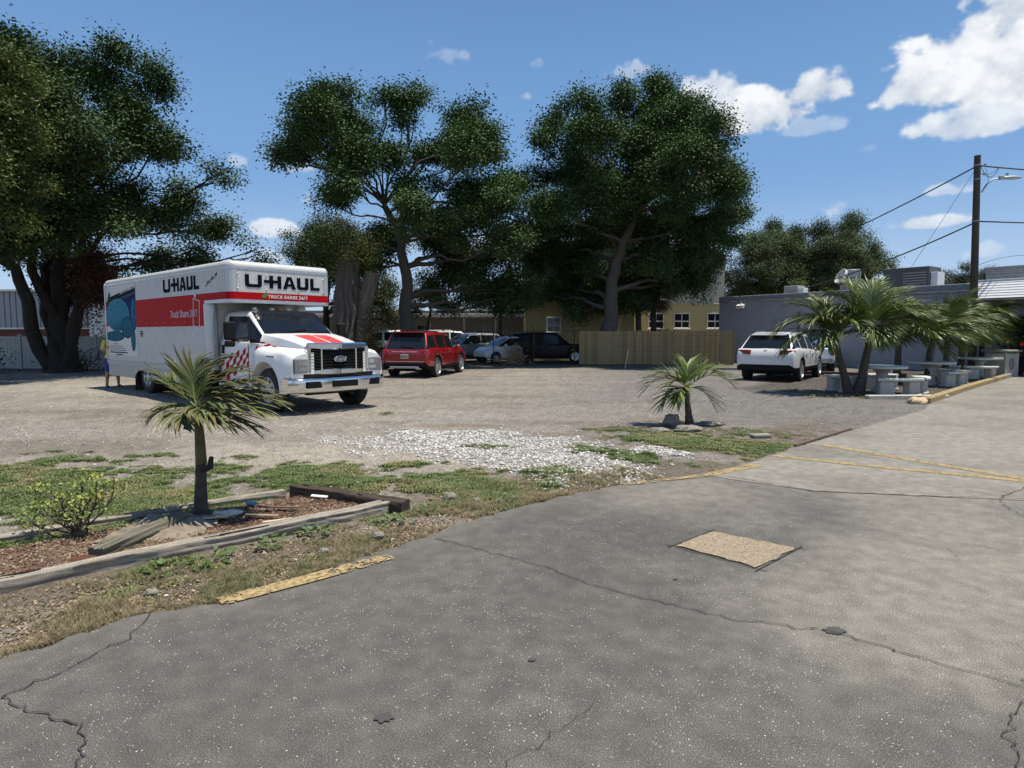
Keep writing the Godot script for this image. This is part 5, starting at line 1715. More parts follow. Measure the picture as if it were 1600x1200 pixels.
func make_truck() -> void:
	var m := mat("truck_white", 0.64, 0.65, 0.635, 0.42)
	grain(m, T.faint, Vector3.ONE * 0.35, 0.0, false)
	m = mat("cab_white", 0.72, 0.72, 0.71, 0.28)
	m.clearcoat_enabled = true
	m.clearcoat = 0.6
	mat("truck_red", 0.40, 0.006, 0.009, 0.5).metallic_specular = 0.2
	mat("hood_red", 0.62, 0.06, 0.06, 0.35)
	mat("print_ink", 0.006, 0.007, 0.016, 0.6).metallic_specular = 0.12
	mat("print_white", 0.66, 0.66, 0.65, 0.5)
	mat("print_pale", 0.52, 0.60, 0.66, 0.5)
	mat("print_green", 0.05, 0.22, 0.03, 0.5)
	m = mat("aluminium", 0.52, 0.53, 0.54, 0.34, 0.7)
	mat("corner_metal", 0.50, 0.51, 0.53, 0.4, 0.35)
	m = mat("skirt_metal", 0.46, 0.455, 0.44, 0.45, 0.3)
	m = mat("cab_glass", 0.010, 0.014, 0.022, 0.06)
	m.transparency = BaseMaterial3D.TRANSPARENCY_ALPHA
	m.albedo_color.a = 0.82
	m.metallic_specular = 0.3
	mat("badge_blue", 0.008, 0.022, 0.10, 0.2)
	var o := thing("moving_truck", "large white and red box moving truck with a turtle picture on its side", "truck", Vector3(-4.40, 0, -13.95), deg_to_rad(-41.2))
	var W := 1.27
	var TOP := 3.28
	var XR := -9.5
	var XF := -1.27
	var XC := -2.5
	var LOW := 0.80
	var MID := 2.36
	# --- the box
	var sec := func(x: float, bot: float, w: float) -> PackedVector3Array:
		var r := PackedVector3Array()
		r.append(Vector3(x, bot, w))
		r.append(Vector3(x, lerpf(bot, TOP, 0.5), w))
		for k in 7:
			var a := PI / 2 * k / 6
			r.append(Vector3(x, TOP - 0.13 + 0.13 * sin(a), w - 0.13 + 0.13 * cos(a)))
		for k in 7:
			var a := PI / 2 * (1 - k / 6.0)
			r.append(Vector3(x, TOP - 0.13 + 0.13 * sin(a), -w + 0.13 - 0.13 * cos(a)))
		r.append(Vector3(x, lerpf(bot, TOP, 0.5), -w))
		r.append(Vector3(x, bot, -w))
		return r
	var b := B.new()
	b.grid([sec.call(XR, LOW, W), sec.call(-6.0, LOW, W), sec.call(XC, LOW, W)], true)
	b.grid([sec.call(XC, MID, W), sec.call(-2.0, MID, W), sec.call(XF - 0.16, MID, W)], true)
	# rounded nose of the overhang, and rounded upper front edge
	var nose := []
	for k in 8:
		var a := PI / 2 * k / 7
		var r: PackedVector3Array = sec.call(XF - 0.16 + 0.16 * sin(a), MID, W - 0.16 + 0.16 * cos(a))
		for i in r.size():
			var cut := 0.13 * (1.0 - cos(a))
			r[i].y = minf(r[i].y, TOP - cut)
		nose.append(r)
	b.grid(nose, true)
	var last: PackedVector3Array = nose[-1]
	for i in last.size() / 2: b.quad(last[i], last[last.size() - 1 - i], last[last.size() - 2 - i], last[i + 1])
	# ends and undersides
	b.quad(Vector3(XC, LOW, W), Vector3(XC, LOW, -W), Vector3(XC, MID, -W), Vector3(XC, MID, W))
	b.quad(Vector3(XC, MID, W), Vector3(XC, MID, -W), Vector3(XF - 0.1, MID, -W), Vector3(XF - 0.1, MID, W))
	b.quad(Vector3(XR, LOW, W), Vector3(XR, LOW, -W), Vector3(XC, LOW, -W), Vector3(XC, LOW, W))
	b.quad(Vector3(XR, LOW, -W), Vector3(XR, LOW, W), Vector3(XR, TOP - 0.1, W), Vector3(XR, TOP - 0.1, -W))
	var bx := obj("cargo_box", b, M.truck_white, o)
	# a strip that follows the outside of the box round its nose
	var strip := func(y0: float, y1: float, x0: float, off: float) -> B:
		var s := B.new()
		var lo := PackedVector3Array()
		var hi := PackedVector3Array()
		var pts := [Vector2(x0, W + off)]
		for k in 9:
			var a := PI / 2 * k / 8
			pts.append(Vector2(XF - 0.16 + (0.16 + off) * sin(a), W - 0.16 + (0.16 + off) * cos(a)))
		for k in 9:
			var a := PI / 2 * (1 - k / 8.0)
			pts.append(Vector2(XF - 0.16 + (0.16 + off) * sin(a), -W + 0.16 - (0.16 + off) * cos(a)))
		pts.append(Vector2(x0, -W - off))
		for p in pts:
			lo.append(Vector3(p.x, y0, p.y))
			hi.append(Vector3(p.x, y1, p.y))
		s.grid([lo, hi])
		return s
	obj("red_band", strip.call(2.425, 2.585, XC - 0.05, 0.004), M.truck_red, o)
	b = B.new()
	for s in [-1.0, 1.0]:
		b.box(Vector3((XR + 0.06 + XC - 0.05) * 0.5, 2.2125, s * (W + 0.002)), Vector3(XC - 0.05 - XR - 0.06, 0.745, 0.004), Basis(), 0.0)
	obj("red_band", b, M.truck_red, o)
	obj("trim_rail", strip.call(2.345, 2.42, XC, 0.012), M.aluminium, o)
	obj("trim_rail", strip.call(3.085, 3.15, XR, 0.008), M.aluminium, o)
	b = B.new()
	for s in [-1.0, 1.0]:
		b.box(Vector3((XR + XC) * 0.5, LOW + 0.0, s * (W + 0.006)), Vector3(XC - XR, 0.14, 0.02))
		b.box(Vector3(XR + 0.03, (LOW + 3.15) * 0.5, s * W), Vector3(0.07, 3.15 - LOW, 0.06))
		b.lathe([Vector2(0.15, LOW), Vector2(0.15, MID - 0.02)], 18, Transform3D(Basis(), Vector3(XC - 0.02, 0, s * (W - 0.13))))
	obj("corner_post", b, M.aluminium, o)
	b = B.new()
	for s in [-1.0, 1.0]:
		b.box(Vector3(XF - 0.19, 2.835, s * (W + 0.002)), Vector3(0.02, 0.5, 0.006), Basis(), 0.0)
	b.box(Vector3(XF + 0.002, 2.835, W - 0.18), Vector3(0.006, 0.5, 0.02), Basis(), 0.0)
	b.box(Vector3(XF + 0.002, 2.835, -W + 0.18), Vector3(0.006, 0.5, 0.02), Basis(), 0.0)
	obj("panel_seam", b, M.aluminium, o)
	# bare metal corners of the nose
	for s in [1.0, -1.0]:
		var lo := PackedVector3Array()
		var hi := PackedVector3Array()
		for k in 13:
			var a := PI / 2 * k / 12
			var q := Vector3(XF - 0.16 + 0.164 * sin(a), 2.586, s * (W - 0.16 + 0.164 * cos(a)))
			lo.append(q)
			hi.append(Vector3(q.x, 3.085, q.z))
		b = B.new()
		b.grid([lo, hi], s < 0)
		obj("corner_panel", b, M.corner_metal, o)
	# clear rounded corner panels of the nose
	# rivets along the rails
	b = B.new()
	for k in 52:
		for y in [0.80, 3.118]:
			b.blob(Vector3(XR + 0.12 + k * (XC - XR - 0.2) / 51.0, y, W + 0.016), Vector3(0.012, 0.012, 0.008), fn, 0.0, 3)
	for k in 12:
		for y in [2.38, 3.118, 2.60 if k % 4 == 1 else 3.118]:
			b.blob(Vector3(XF + 0.012, y, -W + 0.22 + k * (2 * W - 0.44) / 11.0), Vector3(0.008, 0.012, 0.012), fn, 0.0, 3)
	for z in [-W + 0.2, -0.4, 0.4, W - 0.2]:
		for y in [2.66, 2.98]: b.blob(Vector3(XF + 0.012, y, z), Vector3(0.012, 0.018, 0.018), fn, 0.0, 3)
	for k in 8: b.blob(Vector3(-7.4 + k * 0.62, 1.94, W + 0.010), Vector3(0.016, 0.016, 0.008), fn, 0.0, 3)
	obj("rivets", b, M.aluminium, o).set_meta("kind", "stuff")
	# prints
	var side := Transform3D(Basis(), Vector3(0, 0, W + 0.005))
	var front := Transform3D(Basis(Vector3.UP, PI / 2), Vector3(XF + 0.006, 0, 0))
	big_print(o, "printed_letter", side.translated(Vector3(-4.93, 2.70, 0)), 0.36, 0.33)
	big_print(o, "printed_letter", front.translated(Vector3(0, 2.70, 0)).translated_local(Vector3(-0.90, 0, 0)), 0.312, 0.285)
	text_on(o, "printed_words", "TRUCK SHARE 24/7", 0.078, front.translated(Vector3(0.004, 2.505, 0)).translated_local(Vector3(0.13, 0, 0)), M.print_white, true, 1.05)
	text_on(o, "printed_words", "Truck Share 24/7", 0.17, side.translated(Vector3(-3.72, 2.14, 0.002)), M.print_pale, false, 0.9)
	b = B.new()
	for q in [[Vector2(-0.20, -0.28), Vector2(-0.13, 0.36)], [Vector2(-0.13, 0.36), Vector2(0.20, 0.28)], [Vector2(0.20, 0.28), Vector2(0.14, -0.36)], [Vector2(0.14, -0.36), Vector2(-0.20, -0.28)]]:
		b.bar(Vector3(-2.98 + q[0].x, 2.14 + q[0].y, W + 0.007), Vector3(-2.98 + q[1].x, 2.14 + q[1].y, W + 0.007), 0.022, 0.006, Vector3.BACK, 0.0)
	b.blob(Vector3(-3.02, 2.57, W + 0.006), Vector3(0.06, 0.06, 0.003), fn, 0.0, 5)
	obj("printed_outline", b, M.print_pale, o)
	b = B.new()
	for lf in [[Vector3(XF + 0.008, 2.505, 0.47), 0.075]]:
		var p := PackedVector2Array()
		for k in 16:
			var a := TAU * k / 16
			p.append(Vector2(cos(a) * lf[1] * (1.0 + 0.35 * cos(a)), sin(a) * lf[1] * 0.55).rotated(0.5))
		b.poly(p, Transform3D(Basis(Vector3.UP, PI / 2), lf[0]), 0.004)
	obj("printed_leaf", b, M.print_green, o)
	# scribbled line of script high on the side, and small dark print low down
	b = B.new()
	for k in 9:
		var x := -2.42 + k * 0.07
		b.bar(Vector3(x, 2.78 + k * 0.025 - 0.03, W + 0.006), Vector3(x + 0.05, 2.78 + k * 0.025 + 0.05 * (1 if k % 3 else -0.4), W + 0.006), 0.02, 0.004, Vector3.BACK, 0.0)
	obj("printed_script", b, M.print_ink, o)
	var mural := B.new()
	mural.quad(Vector3(-9.42, 1.02, W + 0.006), Vector3(-6.95, 1.02, W + 0.006), Vector3(-6.95, 3.06, W + 0.006), Vector3(-9.42, 3.06, W + 0.006))
	m = mat("mural", 0.9, 0.9, 0.9, 0.55)
	m.metallic_specular = 0.15
	m.albedo_texture = mural_picture()
	obj("printed_picture", mural, m, o)
	text_on(o, "printed_words", "SOUTH DAKOTA", 0.095, side.translated(Vector3(-7.56, 2.91, 0.003)) * Transform3D(Basis(Vector3.BACK, 0.11), Vector3.ZERO), M.print_white, true, 1.3)
	b = B.new()
	for k in 6:
		b.box(Vector3(-8.75 + 0.06 * k, 1.36 - k * 0.062, W + 0.008), Vector3([0.35, 1.15, 1.3, 1.4, 1.5, 0.55][k], 0.016 if k < 4 else 0.03, 0.003), Basis(), 0.0)
	for k in 3: b.box(Vector3(-6.6, 1.72 - k * 0.06, W + 0.007), Vector3([0.16, 0.26, 0.14][k], 0.035, 0.003), Basis(), 0.0)
	obj("printed_lines", b, M.print_ink, o)
	# --- skirts of ribbed metal with the rear wheel openings
	for s in [-1.0, 1.0]:
		for sp in [[-9.48, -7.33, 0.40], [-5.92, -2.62, 0.42]]:
			b = B.new()
			var z: float = s * (W - 0.02)
			b.box(Vector3((sp[0] + sp[1]) * 0.5, (0.73 + sp[2]) * 0.5, z), Vector3(sp[1] - sp[0], 0.73 - sp[2], 0.03))
			for k in 5: b.box(Vector3((sp[0] + sp[1]) * 0.5, sp[2] + 0.03 + k * 0.062, z + s * 0.018), Vector3(sp[1] - sp[0] - 0.02, 0.035, 0.02))
			obj("side_skirt", b, M.skirt_metal, o)
		b = B.new()
		var arch := PackedVector2Array([Vector2(-7.33, 0.73), Vector2(-7.33, 0.40)])
		for k in 9: arch.append(Vector2(-6.62 - 0.66 * cos(PI * 0.5 * k / 8.0), 0.42 + 0.24 * sin(PI * 0.5 * k / 8.0)))
		for k in 9: arch.append(Vector2(-6.62 + 0.66 * sin(PI * 0.5 * k / 8.0), 0.42 + 0.24 * cos(PI * 0.5 * k / 8.0)))
		arch.append(Vector2(-5.92, 0.42))
		arch.append(Vector2(-5.92, 0.73))
		b.poly(arch, Transform3D(Basis(), Vector3(0, 0, s * (W - 0.02) - 0.015)), 0.03)
		obj("wheel_surround", b, M.skirt_metal, o)
		# rear wheels in pairs, mud flap
		wheel(o, Vector3(-6.62, 0.47, s * 1.04), 0.47, 0.27, 6, M.aluminium, s, 0.62)
		wheel(o, Vector3(-6.62, 0.47, s * 0.74), 0.47, 0.27, 6, M.aluminium, s, 0.62)
		box_part(o, "mud_flap", M.rubber, Vector3(-7.45, 0.36, s * 0.9), Vector3(0.02, 0.62, 0.62))
	b = B.new()
	b.box(Vector3(-5.6, 0.62, 0), Vector3(8.9, 0.26, 0.9))
	b.box(Vector3(-6.62, 0.47, 0), Vector3(0.16, 0.16, 1.5))
	b.box(Vector3(-1.2, 0.55, 0), Vector3(3.6, 0.3, 1.0))
	b.box(Vector3(0.0, 0.45, 0), Vector3(0.14, 0.14, 1.7))
	obj("chassis", b, M.black_trim, o)
	box_part(o, "rear_bumper", M.skirt_metal, Vector3(-9.57, 0.52, 0), Vector3(0.16, 0.18, 2.3))
	for s in [-1.0, 1.0]: box_part(o, "tail_light", M.tail_red, Vector3(-9.52, 0.84, s * 1.08), Vector3(0.05, 0.12, 0.22))
	# --- cab and bonnet, one loft
	var cab := [
		[-2.44, 0.62, 1.50, 2.16, 1.00, 0.82, "b"], [-2.36, 0.58, 1.50, 2.19, 1.02, 0.85, "b"], [-2.14, 0.56, 1.50, 2.205, 1.03, 0.86, "s"], [-1.24, 0.56, 1.47, 2.19, 1.03, 0.85, "w"],
		[-1.19, 0.56, 1.47, 2.175, 1.03, 0.85, "w"], [-0.58, 0.56, 1.455, 1.665, 1.03, 0.88, "b"], [-0.46, 0.60, 1.44, 1.665, 0.98, 0.86, "b"], [0.0, 0.66, 1.36, 1.60, 0.86, 0.80, "b"], [0.45, 0.70, 1.28, 1.51, 0.80, 0.74, "b"], [0.80, 0.76, 1.18, 1.425, 0.76, 0.70, "b"], [0.93, 0.80, 1.12, 1.36, 0.74, 0.66, "b"]]
	car_shell(o, car_stations(cab, [], 0.3), M.cab_white, M.black_trim, M.cab_glass, 0)
	b = B.new()
	b.box(Vector3(-1.5, 1.15, 0), Vector3(1.6, 0.7, 1.7))
	b.box(Vector3(-1.9, 1.7, 0.5), Vector3(0.2, 0.55, 0.5), Basis(Vector3.BACK, 0.15))
	b.box(Vector3(-1.9, 1.7, -0.5), Vector3(0.2, 0.55, 0.5), Basis(Vector3.BACK, 0.15))
	obj("cabin", b, M.dark_inside, o)
	var sw := B.new()
	for k in 18:
		var a := TAU * k / 18
		var a2 := TAU * (k + 1) / 18
		var q := Transform3D(Basis(Vector3.BACK, 0.6), Vector3(-1.15, 1.62, -0.45))
		sw.bar(q * Vector3(0, cos(a) * 0.21, sin(a) * 0.21), q * Vector3(0, cos(a2) * 0.21, sin(a2) * 0.21), 0.03, 0.03)
	obj("steering_wheel", sw, M.black_trim, o)
	# black window surround, wipers, roof marker lamps
	for z in [-0.4, 0.42]:
		var wp := B.new()
		wp.bar(Vector3(-0.56, 1.69, z), Vector3(-0.64, 1.745, z - 0.62), 0.025, 0.02)
		obj("wiper", wp, M.black_trim, o)
	box_part(o, "cowl", M.black_trim, Vector3(-0.53, 1.672, 0), Vector3(0.10, 0.02, 1.5))
	for z in [-0.62, -0.2, 0.0, 0.2, 0.62]:
		var ml := B.new()
		ml.blob(Vector3(-1.42, 2.225, z), Vector3(0.06, 0.04, 0.055), fn, 0.0, 5)
		obj("marker_lamp", ml, M.print_white if z != 0.0 else M.amber, o)
	# fenders with flared arches over the front wheels
	for s in [-1.0, 1.0]:
		b = B.new()
		var rows := []
		for k in 27:
			var x := lerpf(-0.86, 0.98, k / 26.0)
			var d: float = absf(x - 0.0)
			var yb: float = 0.44 + sqrt(maxf(0.0, 0.62 * 0.62 - d * d)) if d < 0.62 else (0.62 if x < 0 else lerpf(0.62, 0.76, clampf((x - 0.62) / 0.2, 0, 1)))
			var yt := lerpf(1.40, 1.29, clampf((x + 0.8) / 1.7, 0, 1)) - 0.07 * sm(0.75, 1.0, x)
			if x < -0.4: yt = lerpf(1.30, yt, clampf((x + 0.86) / 0.46, 0, 1))
			var w := lerpf(1.03, 1.17, sm(-0.86, -0.35, x)) - 0.08 * sm(0.72, 1.0, x)
			rows.append(PackedVector3Array([Vector3(x, yt + 0.05, s * 0.66), Vector3(x, yt + 0.02, s * (w - 0.22)), Vector3(x, yt - 0.02, s * (w - 0.09)), Vector3(x, yt - 0.09, s * (w - 0.02)), Vector3(x, lerpf(yt, yb, 0.5), s * w), Vector3(x, yb + 0.06, s * (w + 0.012)), Vector3(x, yb, s * (w + 0.002)), Vector3(x, yb, s * (w - 0.30))]))
		b.grid(rows, s < 0)
		var endr: PackedVector3Array = rows[-1]
		for j in 7:
			var p := Vector3(endr[j].x, endr[j].y, s * 0.6)
			var q := Vector3(endr[j + 1].x, endr[j + 1].y, s * 0.6)
			if s > 0: b.quad(q, endr[j + 1], endr[j], p)
			else: b.quad(p, endr[j], endr[j + 1], q)
		obj("fender", b, M.cab_white, o)
		# raised lip of the arch
		var lip := []
		for k in 15: lip.append(Vector3(-0.64 * cos(PI * k / 14.0), 0.46 + 0.64 * sin(PI * k / 14.0), s * 1.155))
		b = B.new()
		b.tube(lip, [0.035], 6)
		obj("arch_lip", b, M.cab_white, o)
		wheel(o, Vector3(0.0, 0.47, s * 0.98), 0.47, 0.27, 8, M.aluminium, s, 0.6)
		# head lamp set into the fender
		var hl := box_part(o, "head_light", M.dark_metal, Vector3(0.945, 1.0, s * 0.90), Vector3(0.10, 0.30, 0.34), Basis(Vector3.UP, s * 0.10))
		var lens := B.new()
		lens.box(Vector3(1.005, 1.0, s * 0.90), Vector3(0.025, 0.28, 0.32), Basis(Vector3.UP, s * 0.10), 0.01)
		obj("lamp_cover", lens, M.clear_glass, hl)
		box_part(hl, "turn_signal", M.amber, Vector3(0.985, 1.06, s * 0.97), Vector3(0.03, 0.07, 0.12))
		box_part(hl, "reflector", M.chrome, Vector3(0.985, 1.06, s * 0.82), Vector3(0.025, 0.09, 0.13))
		box_part(hl, "reflector", M.chrome, Vector3(0.985, 0.94, s * 0.88), Vector3(0.025, 0.07, 0.26))
		box_part(o, "fender_vent", M.black_trim, Vector3(0.25, 1.19, s * 1.168), Vector3(0.3, 0.018, 0.015))
		# doors, handles, mirrors
		box_part(o, "door_handle", M.black_trim, Vector3(-2.16, 1.30, s * 1.035), Vector3(0.09, 0.2, 0.03))
		for x in [-2.3, -0.95]: box_part(o, "door_seam", M.black_trim, Vector3(x, 1.05, s * 1.03), Vector3(0.01, 0.8, 0.012))
		box_part(o, "step", M.aluminium, Vector3(-1.6, 0.5, s * 1.0), Vector3(1.3, 0.06, 0.25))
		var mr := B.new()
		mr.box(Vector3(-1.02, 1.72, s * 1.40), Vector3(0.1, 0.40, 0.24), Basis(), 0.03)
		mr.box(Vector3(-1.02, 1.44, s * 1.40), Vector3(0.1, 0.13, 0.22), Basis(), 0.03)
		var mi := obj("mirror", mr, M.black_trim, o)
		mr = B.new()
		mr.bar(Vector3(-1.0, 1.58, s * 1.0), Vector3(-1.02, 1.52, s * 1.36), 0.04, 0.04)
		mr.bar(Vector3(-1.0, 1.50, s * 1.0), Vector3(-1.02, 1.50, s * 1.36), 0.03, 0.03)
		obj("mirror_arm", mr, M.black_trim, mi)
		# black vent panel ahead of the door window
		b = B.new()
		b.poly(PackedVector2Array([Vector2(-0.92, 1.56), Vector2(-0.50, 1.50), Vector2(-0.42, 1.455), Vector2(-0.95, 1.455)]) , Transform3D(Basis(), Vector3(0, 0, s * 0.985)), 0.012 if s > 0 else 0.001)
		obj("vent_panel", b, M.black_trim, o)
		# checks printed on the door, sweeping up to the bonnet
		b = B.new()
		var sizes := [0.115, 0.095, 0.08, 0.07, 0.06, 0.05]
		for row in 4:
			for k in 15:
				if (k + row) % 2: continue
				var t := k / 14.0
				var sz: float = lerpf(0.16, 0.06, t)
				var x := lerpf(-2.28, -0.05, pow(t, 0.85))
				var y := 0.88 + 0.62 * pow(t, 0.75) * (1.0 - 0.12 * t) - row * sz * 0.9 + 0.16 * (1.0 - t)
				if x > -0.9 and y < 1.36: continue
				if x > -0.5: continue
				b.poly(PackedVector2Array([Vector2(x, y), Vector2(x + sz, y + sz * 0.55), Vector2(x + sz * 0.92, y - sz * 0.45), Vector2(x - sz * 0.08, y - sz)]), Transform3D(Basis(), Vector3(0, 0, s * 1.034 - (0.0 if s > 0 else 0.004))), 0.004)
		obj("printed_checks", b, M.truck_red, o)
	# checks carried on along the bonnet side
	b = B.new()
	for k in 8:
		for row in 2:
			if (k + row) % 2: continue
			var x := -0.42 + k * 0.09
			var y := 1.465 - k * 0.022 - row * 0.042
			for s in [-1.0, 1.0]:
				var zz := lerpf(0.965, 0.815, (x + 0.42) / 0.87) + 0.012
				b.box(Vector3(x, y, s * (zz - 0.02)), Vector3(0.085, 0.04, 0.03), Basis(Vector3.UP, s * 0.25), 0.0)
	obj("printed_checks", b, M.truck_red, o)
	# red stripes on the bonnet top
	for s in [-1.0, 1.0]:
		b = B.new()
		var lo := []
		for k in 9:
			var x := lerpf(-0.12, 0.72, k / 8.0)
			var y := lerpf(1.665, 1.60, clampf((x + 0.42) / 0.42, 0, 1)) if x < 0 else (lerpf(1.60, 1.51, x / 0.45) if x < 0.45 else lerpf(1.51, 1.425, (x - 0.45) / 0.35))
			lo.append(PackedVector3Array([Vector3(x, y + 0.014, s * 0.03), Vector3(x, y + 0.0105, s * 0.2), Vector3(x, y + 0.0065, s * lerpf(0.40, 0.34, k / 8.0))]))
		b.grid(lo, s < 0)
		obj("bonnet_stripe", b, M.hood_red, o)
	# chrome grille surround, dark mesh, oval badge
	b = B.new()
	var g := func(y: float, z: float) -> Vector3: return Vector3(0.99 - absf(z) * 0.10, y, z)
	for s in [-1.0, 1.0]:
		b.bar(g.call(1.40, s * 0.70), g.call(0.86, s * 0.70), 0.10, 0.16, Vector3.RIGHT, 0.03)
		b.bar(g.call(1.36, s * 0.42) + Vector3(0.01, 0, 0), g.call(0.86, s * 0.42) + Vector3(0.01, 0, 0), 0.035, 0.06, Vector3.RIGHT)
	b.bar(g.call(1.40, -0.72), g.call(1.40, 0.0), 0.10, 0.14, Vector3.UP, 0.03)
	b.bar(g.call(1.40, 0.0), g.call(1.40, 0.72), 0.10, 0.14, Vector3.UP, 0.03)
	b.bar(g.call(0.86, -0.72), g.call(0.86, 0.0), 0.08, 0.12, Vector3.UP, 0.02)
	b.bar(g.call(0.86, 0.0), g.call(0.86, 0.72), 0.08, 0.12, Vector3.UP, 0.02)
	var gr := obj("grille_surround", b, M.chrome, o)
	b = B.new()
	b.box(Vector3(0.92, 1.12, 0), Vector3(0.06, 0.5, 1.36), Basis(), 0.0)
	obj("grille_backing", b, M.dark_inside, gr)
	for k in 7:
		box_part(gr, "grille_bar", M.black_trim, Vector3(0.965, 0.94 + k * 0.062, 0), Vector3(0.03, 0.022, 1.34))
	b = B.new()
	b.lathe([Vector2(0.0, 0.022), Vector2(0.135, 0.02), Vector2(0.15, 0.008), Vector2(0.15, -0.04)], 26, Transform3D(Basis(Vector3.BACK, -PI / 2).scaled(Vector3(1, 0.46, 1)) , Vector3(1.01, 1.13, 0)))
	var em := obj("badge_rim", b, M.chrome, gr)
	b = B.new()
	b.lathe([Vector2(0.0, 0.028), Vector2(0.115, 0.027), Vector2(0.13, 0.02)], 26, Transform3D(Basis(Vector3.BACK, -PI / 2).scaled(Vector3(1, 0.44, 1)), Vector3(1.01, 1.13, 0)))
	obj("badge", b, M.badge_blue, gr)
	var ft := obj("badge_script", glow_free_text("Ford", 0.085, "Droid Serif", true), M.chrome, gr)
	ft.transform = Transform3D(Basis(Vector3.UP, PI / 2) * Basis(Vector3(1, 0, 0), Vector3(0.22, 1, 0), Vector3(0, 0, 1)), Vector3(1.042, 1.128, 0))
	# chrome bumper with three dark openings
	var bm := B.new()
	var bp := []
	var prof := [Vector2(-0.06, 0.745), Vector2(0.0, 0.75), Vector2(0.035, 0.735), Vector2(0.05, 0.70), Vector2(0.045, 0.60), Vector2(0.04, 0.50), Vector2(0.0, 0.455), Vector2(-0.06, 0.44)]
	for k in 21:
		var z := lerpf(-1.17, 1.17, k / 20.0)
		var back := 0.10 * pow(absf(z) / 1.17, 2.0) + (0.10 * sm(0.98, 1.17, absf(z)))
		var r := PackedVector3Array()
		for q in prof: r.append(Vector3(1.10 + q.x - back, q.y, z))
		bp.append(r)
	bm.grid(bp, true)
	for s in [-1.0, 1.0]:
		var rr: PackedVector3Array = bp[20 if s > 0 else 0]
		for j in 7:
			if s > 0: bm.quad(rr[j], rr[j + 1], Vector3(rr[j + 1].x - 0.3, rr[j + 1].y, rr[j + 1].z), Vector3(rr[j].x - 0.3, rr[j].y, rr[j].z))
			else: bm.quad(Vector3(rr[j].x - 0.3, rr[j].y, rr[j].z), Vector3(rr[j + 1].x - 0.3, rr[j + 1].y, rr[j + 1].z), rr[j + 1], rr[j])
	var bo := obj("bumper", bm, M.chrome, o)
	for q in [[0.62, 0.48], [-0.03, 0.62], [-0.74, 0.36]]:
		var bk := 0.10 * pow(absf(q[0]) / 1.17, 2.0)
		box_part(bo, "bumper_opening", M.dark_inside, Vector3(1.137 - bk, 0.62, q[0]), Vector3(0.05, 0.135, q[1]), Basis(Vector3.UP, q[0] * 0.14))
	box_part(o, "lower_valance", M.black_trim, Vector3(0.72, 0.42, 0), Vector3(0.12, 0.08, 1.3))
	box_part(o, "bumper_gap", M.black_trim, Vector3(0.93, 0.79, 0), Vector3(0.12, 0.09, 1.7))

# a feather frond: origin, first direction, length, droop, wind (bends it along its run), leaflet length; several leaflets each side
func frond(o: Vector3, d0: Vector3, L: float, droop: float, wind: Vector3, leaf: float, n: int, width: float, hue: Color, sag := 0.5, dry := 0.0) -> B:
	var b := B.new()
	var d := d0.normalized()
	var pts := []
	var dirs := []
	var p := o
	var seg := 18
	var ds := L / seg
	for i in seg + 1:
		pts.append(p)
		dirs.append(d)
		p += d * ds
		d = (d + (Vector3.DOWN * droop + wind) * (ds / L) * (0.5 + 1.3 * i / seg)).normalized()
	var rad := []
	for i in seg + 1: rad.append(lerpf(width * 0.55, 0.0025, pow(i / float(seg), 0.7)))
	b.col = hue.lerp(Color(0.20, 0.22, 0.06), 0.5)
	b.tube(pts, rad, 5, false)
	for i in n:
		var t := lerpf(0.16, 0.995, (i + rng.randf() * 0.5) / n)
		var f := t * seg
		var k := int(f)
		var q: Vector3 = pts[k].lerp(pts[mini(k + 1, seg)], f - k)
		var ax: Vector3 = dirs[k]
		var sd := ax.cross(Vector3.UP)
		sd = sd.normalized() if sd.length() > 0.05 else Vector3.RIGHT
		var up := sd.cross(ax).normalized()
		for s in [-1.0, 1.0]:
			var a := lerpf(0.95, 0.28, t) + rng.randf_range(-0.12, 0.12)
			var ld: Vector3 = (sd * s * sin(a) + ax * cos(a) + up * rng.randf_range(0.05, 0.35)).normalized()
			var ll := leaf * (0.45 + 0.75 * sin(PI * clampf(t * 0.82 + 0.12, 0, 1))) * rng.randf_range(0.85, 1.12)
			var w := width * rng.randf_range(0.75, 1.1)
			var tone := rng.randf_range(0.75, 1.2)
			var c := Color(hue.r * tone * rng.randf_range(0.9, 1.2), hue.g * tone, hue.b * tone)
			var c2 := c.lerp(Color(0.24, 0.17, 0.08), dry * rng.randf())
			var prev := q
			var nv := ld.cross(up).normalized()
			var dd := ld
			var pw := w * 0.35
			for m in 4:
				var nx: Vector3 = prev + dd * ll / 4.0
				dd = (dd + Vector3.DOWN * sag * rng.randf_range(0.25, 0.6) + wind * 0.22).normalized()
				var nw: float = [w, w * 0.85, w * 0.5, 0.001][m]
				var fold := up * w * 0.3
				b.col = c.lerp(c2, m / 3.0)
				b.quad(prev, prev + nv * pw + fold * 0.6, nx + nv * nw + fold * 0.6, nx)
				b.quad(prev - nv * pw + fold * 0.6, prev, nx, nx - nv * nw + fold * 0.6)
				prev = nx
				pw = nw
	return b

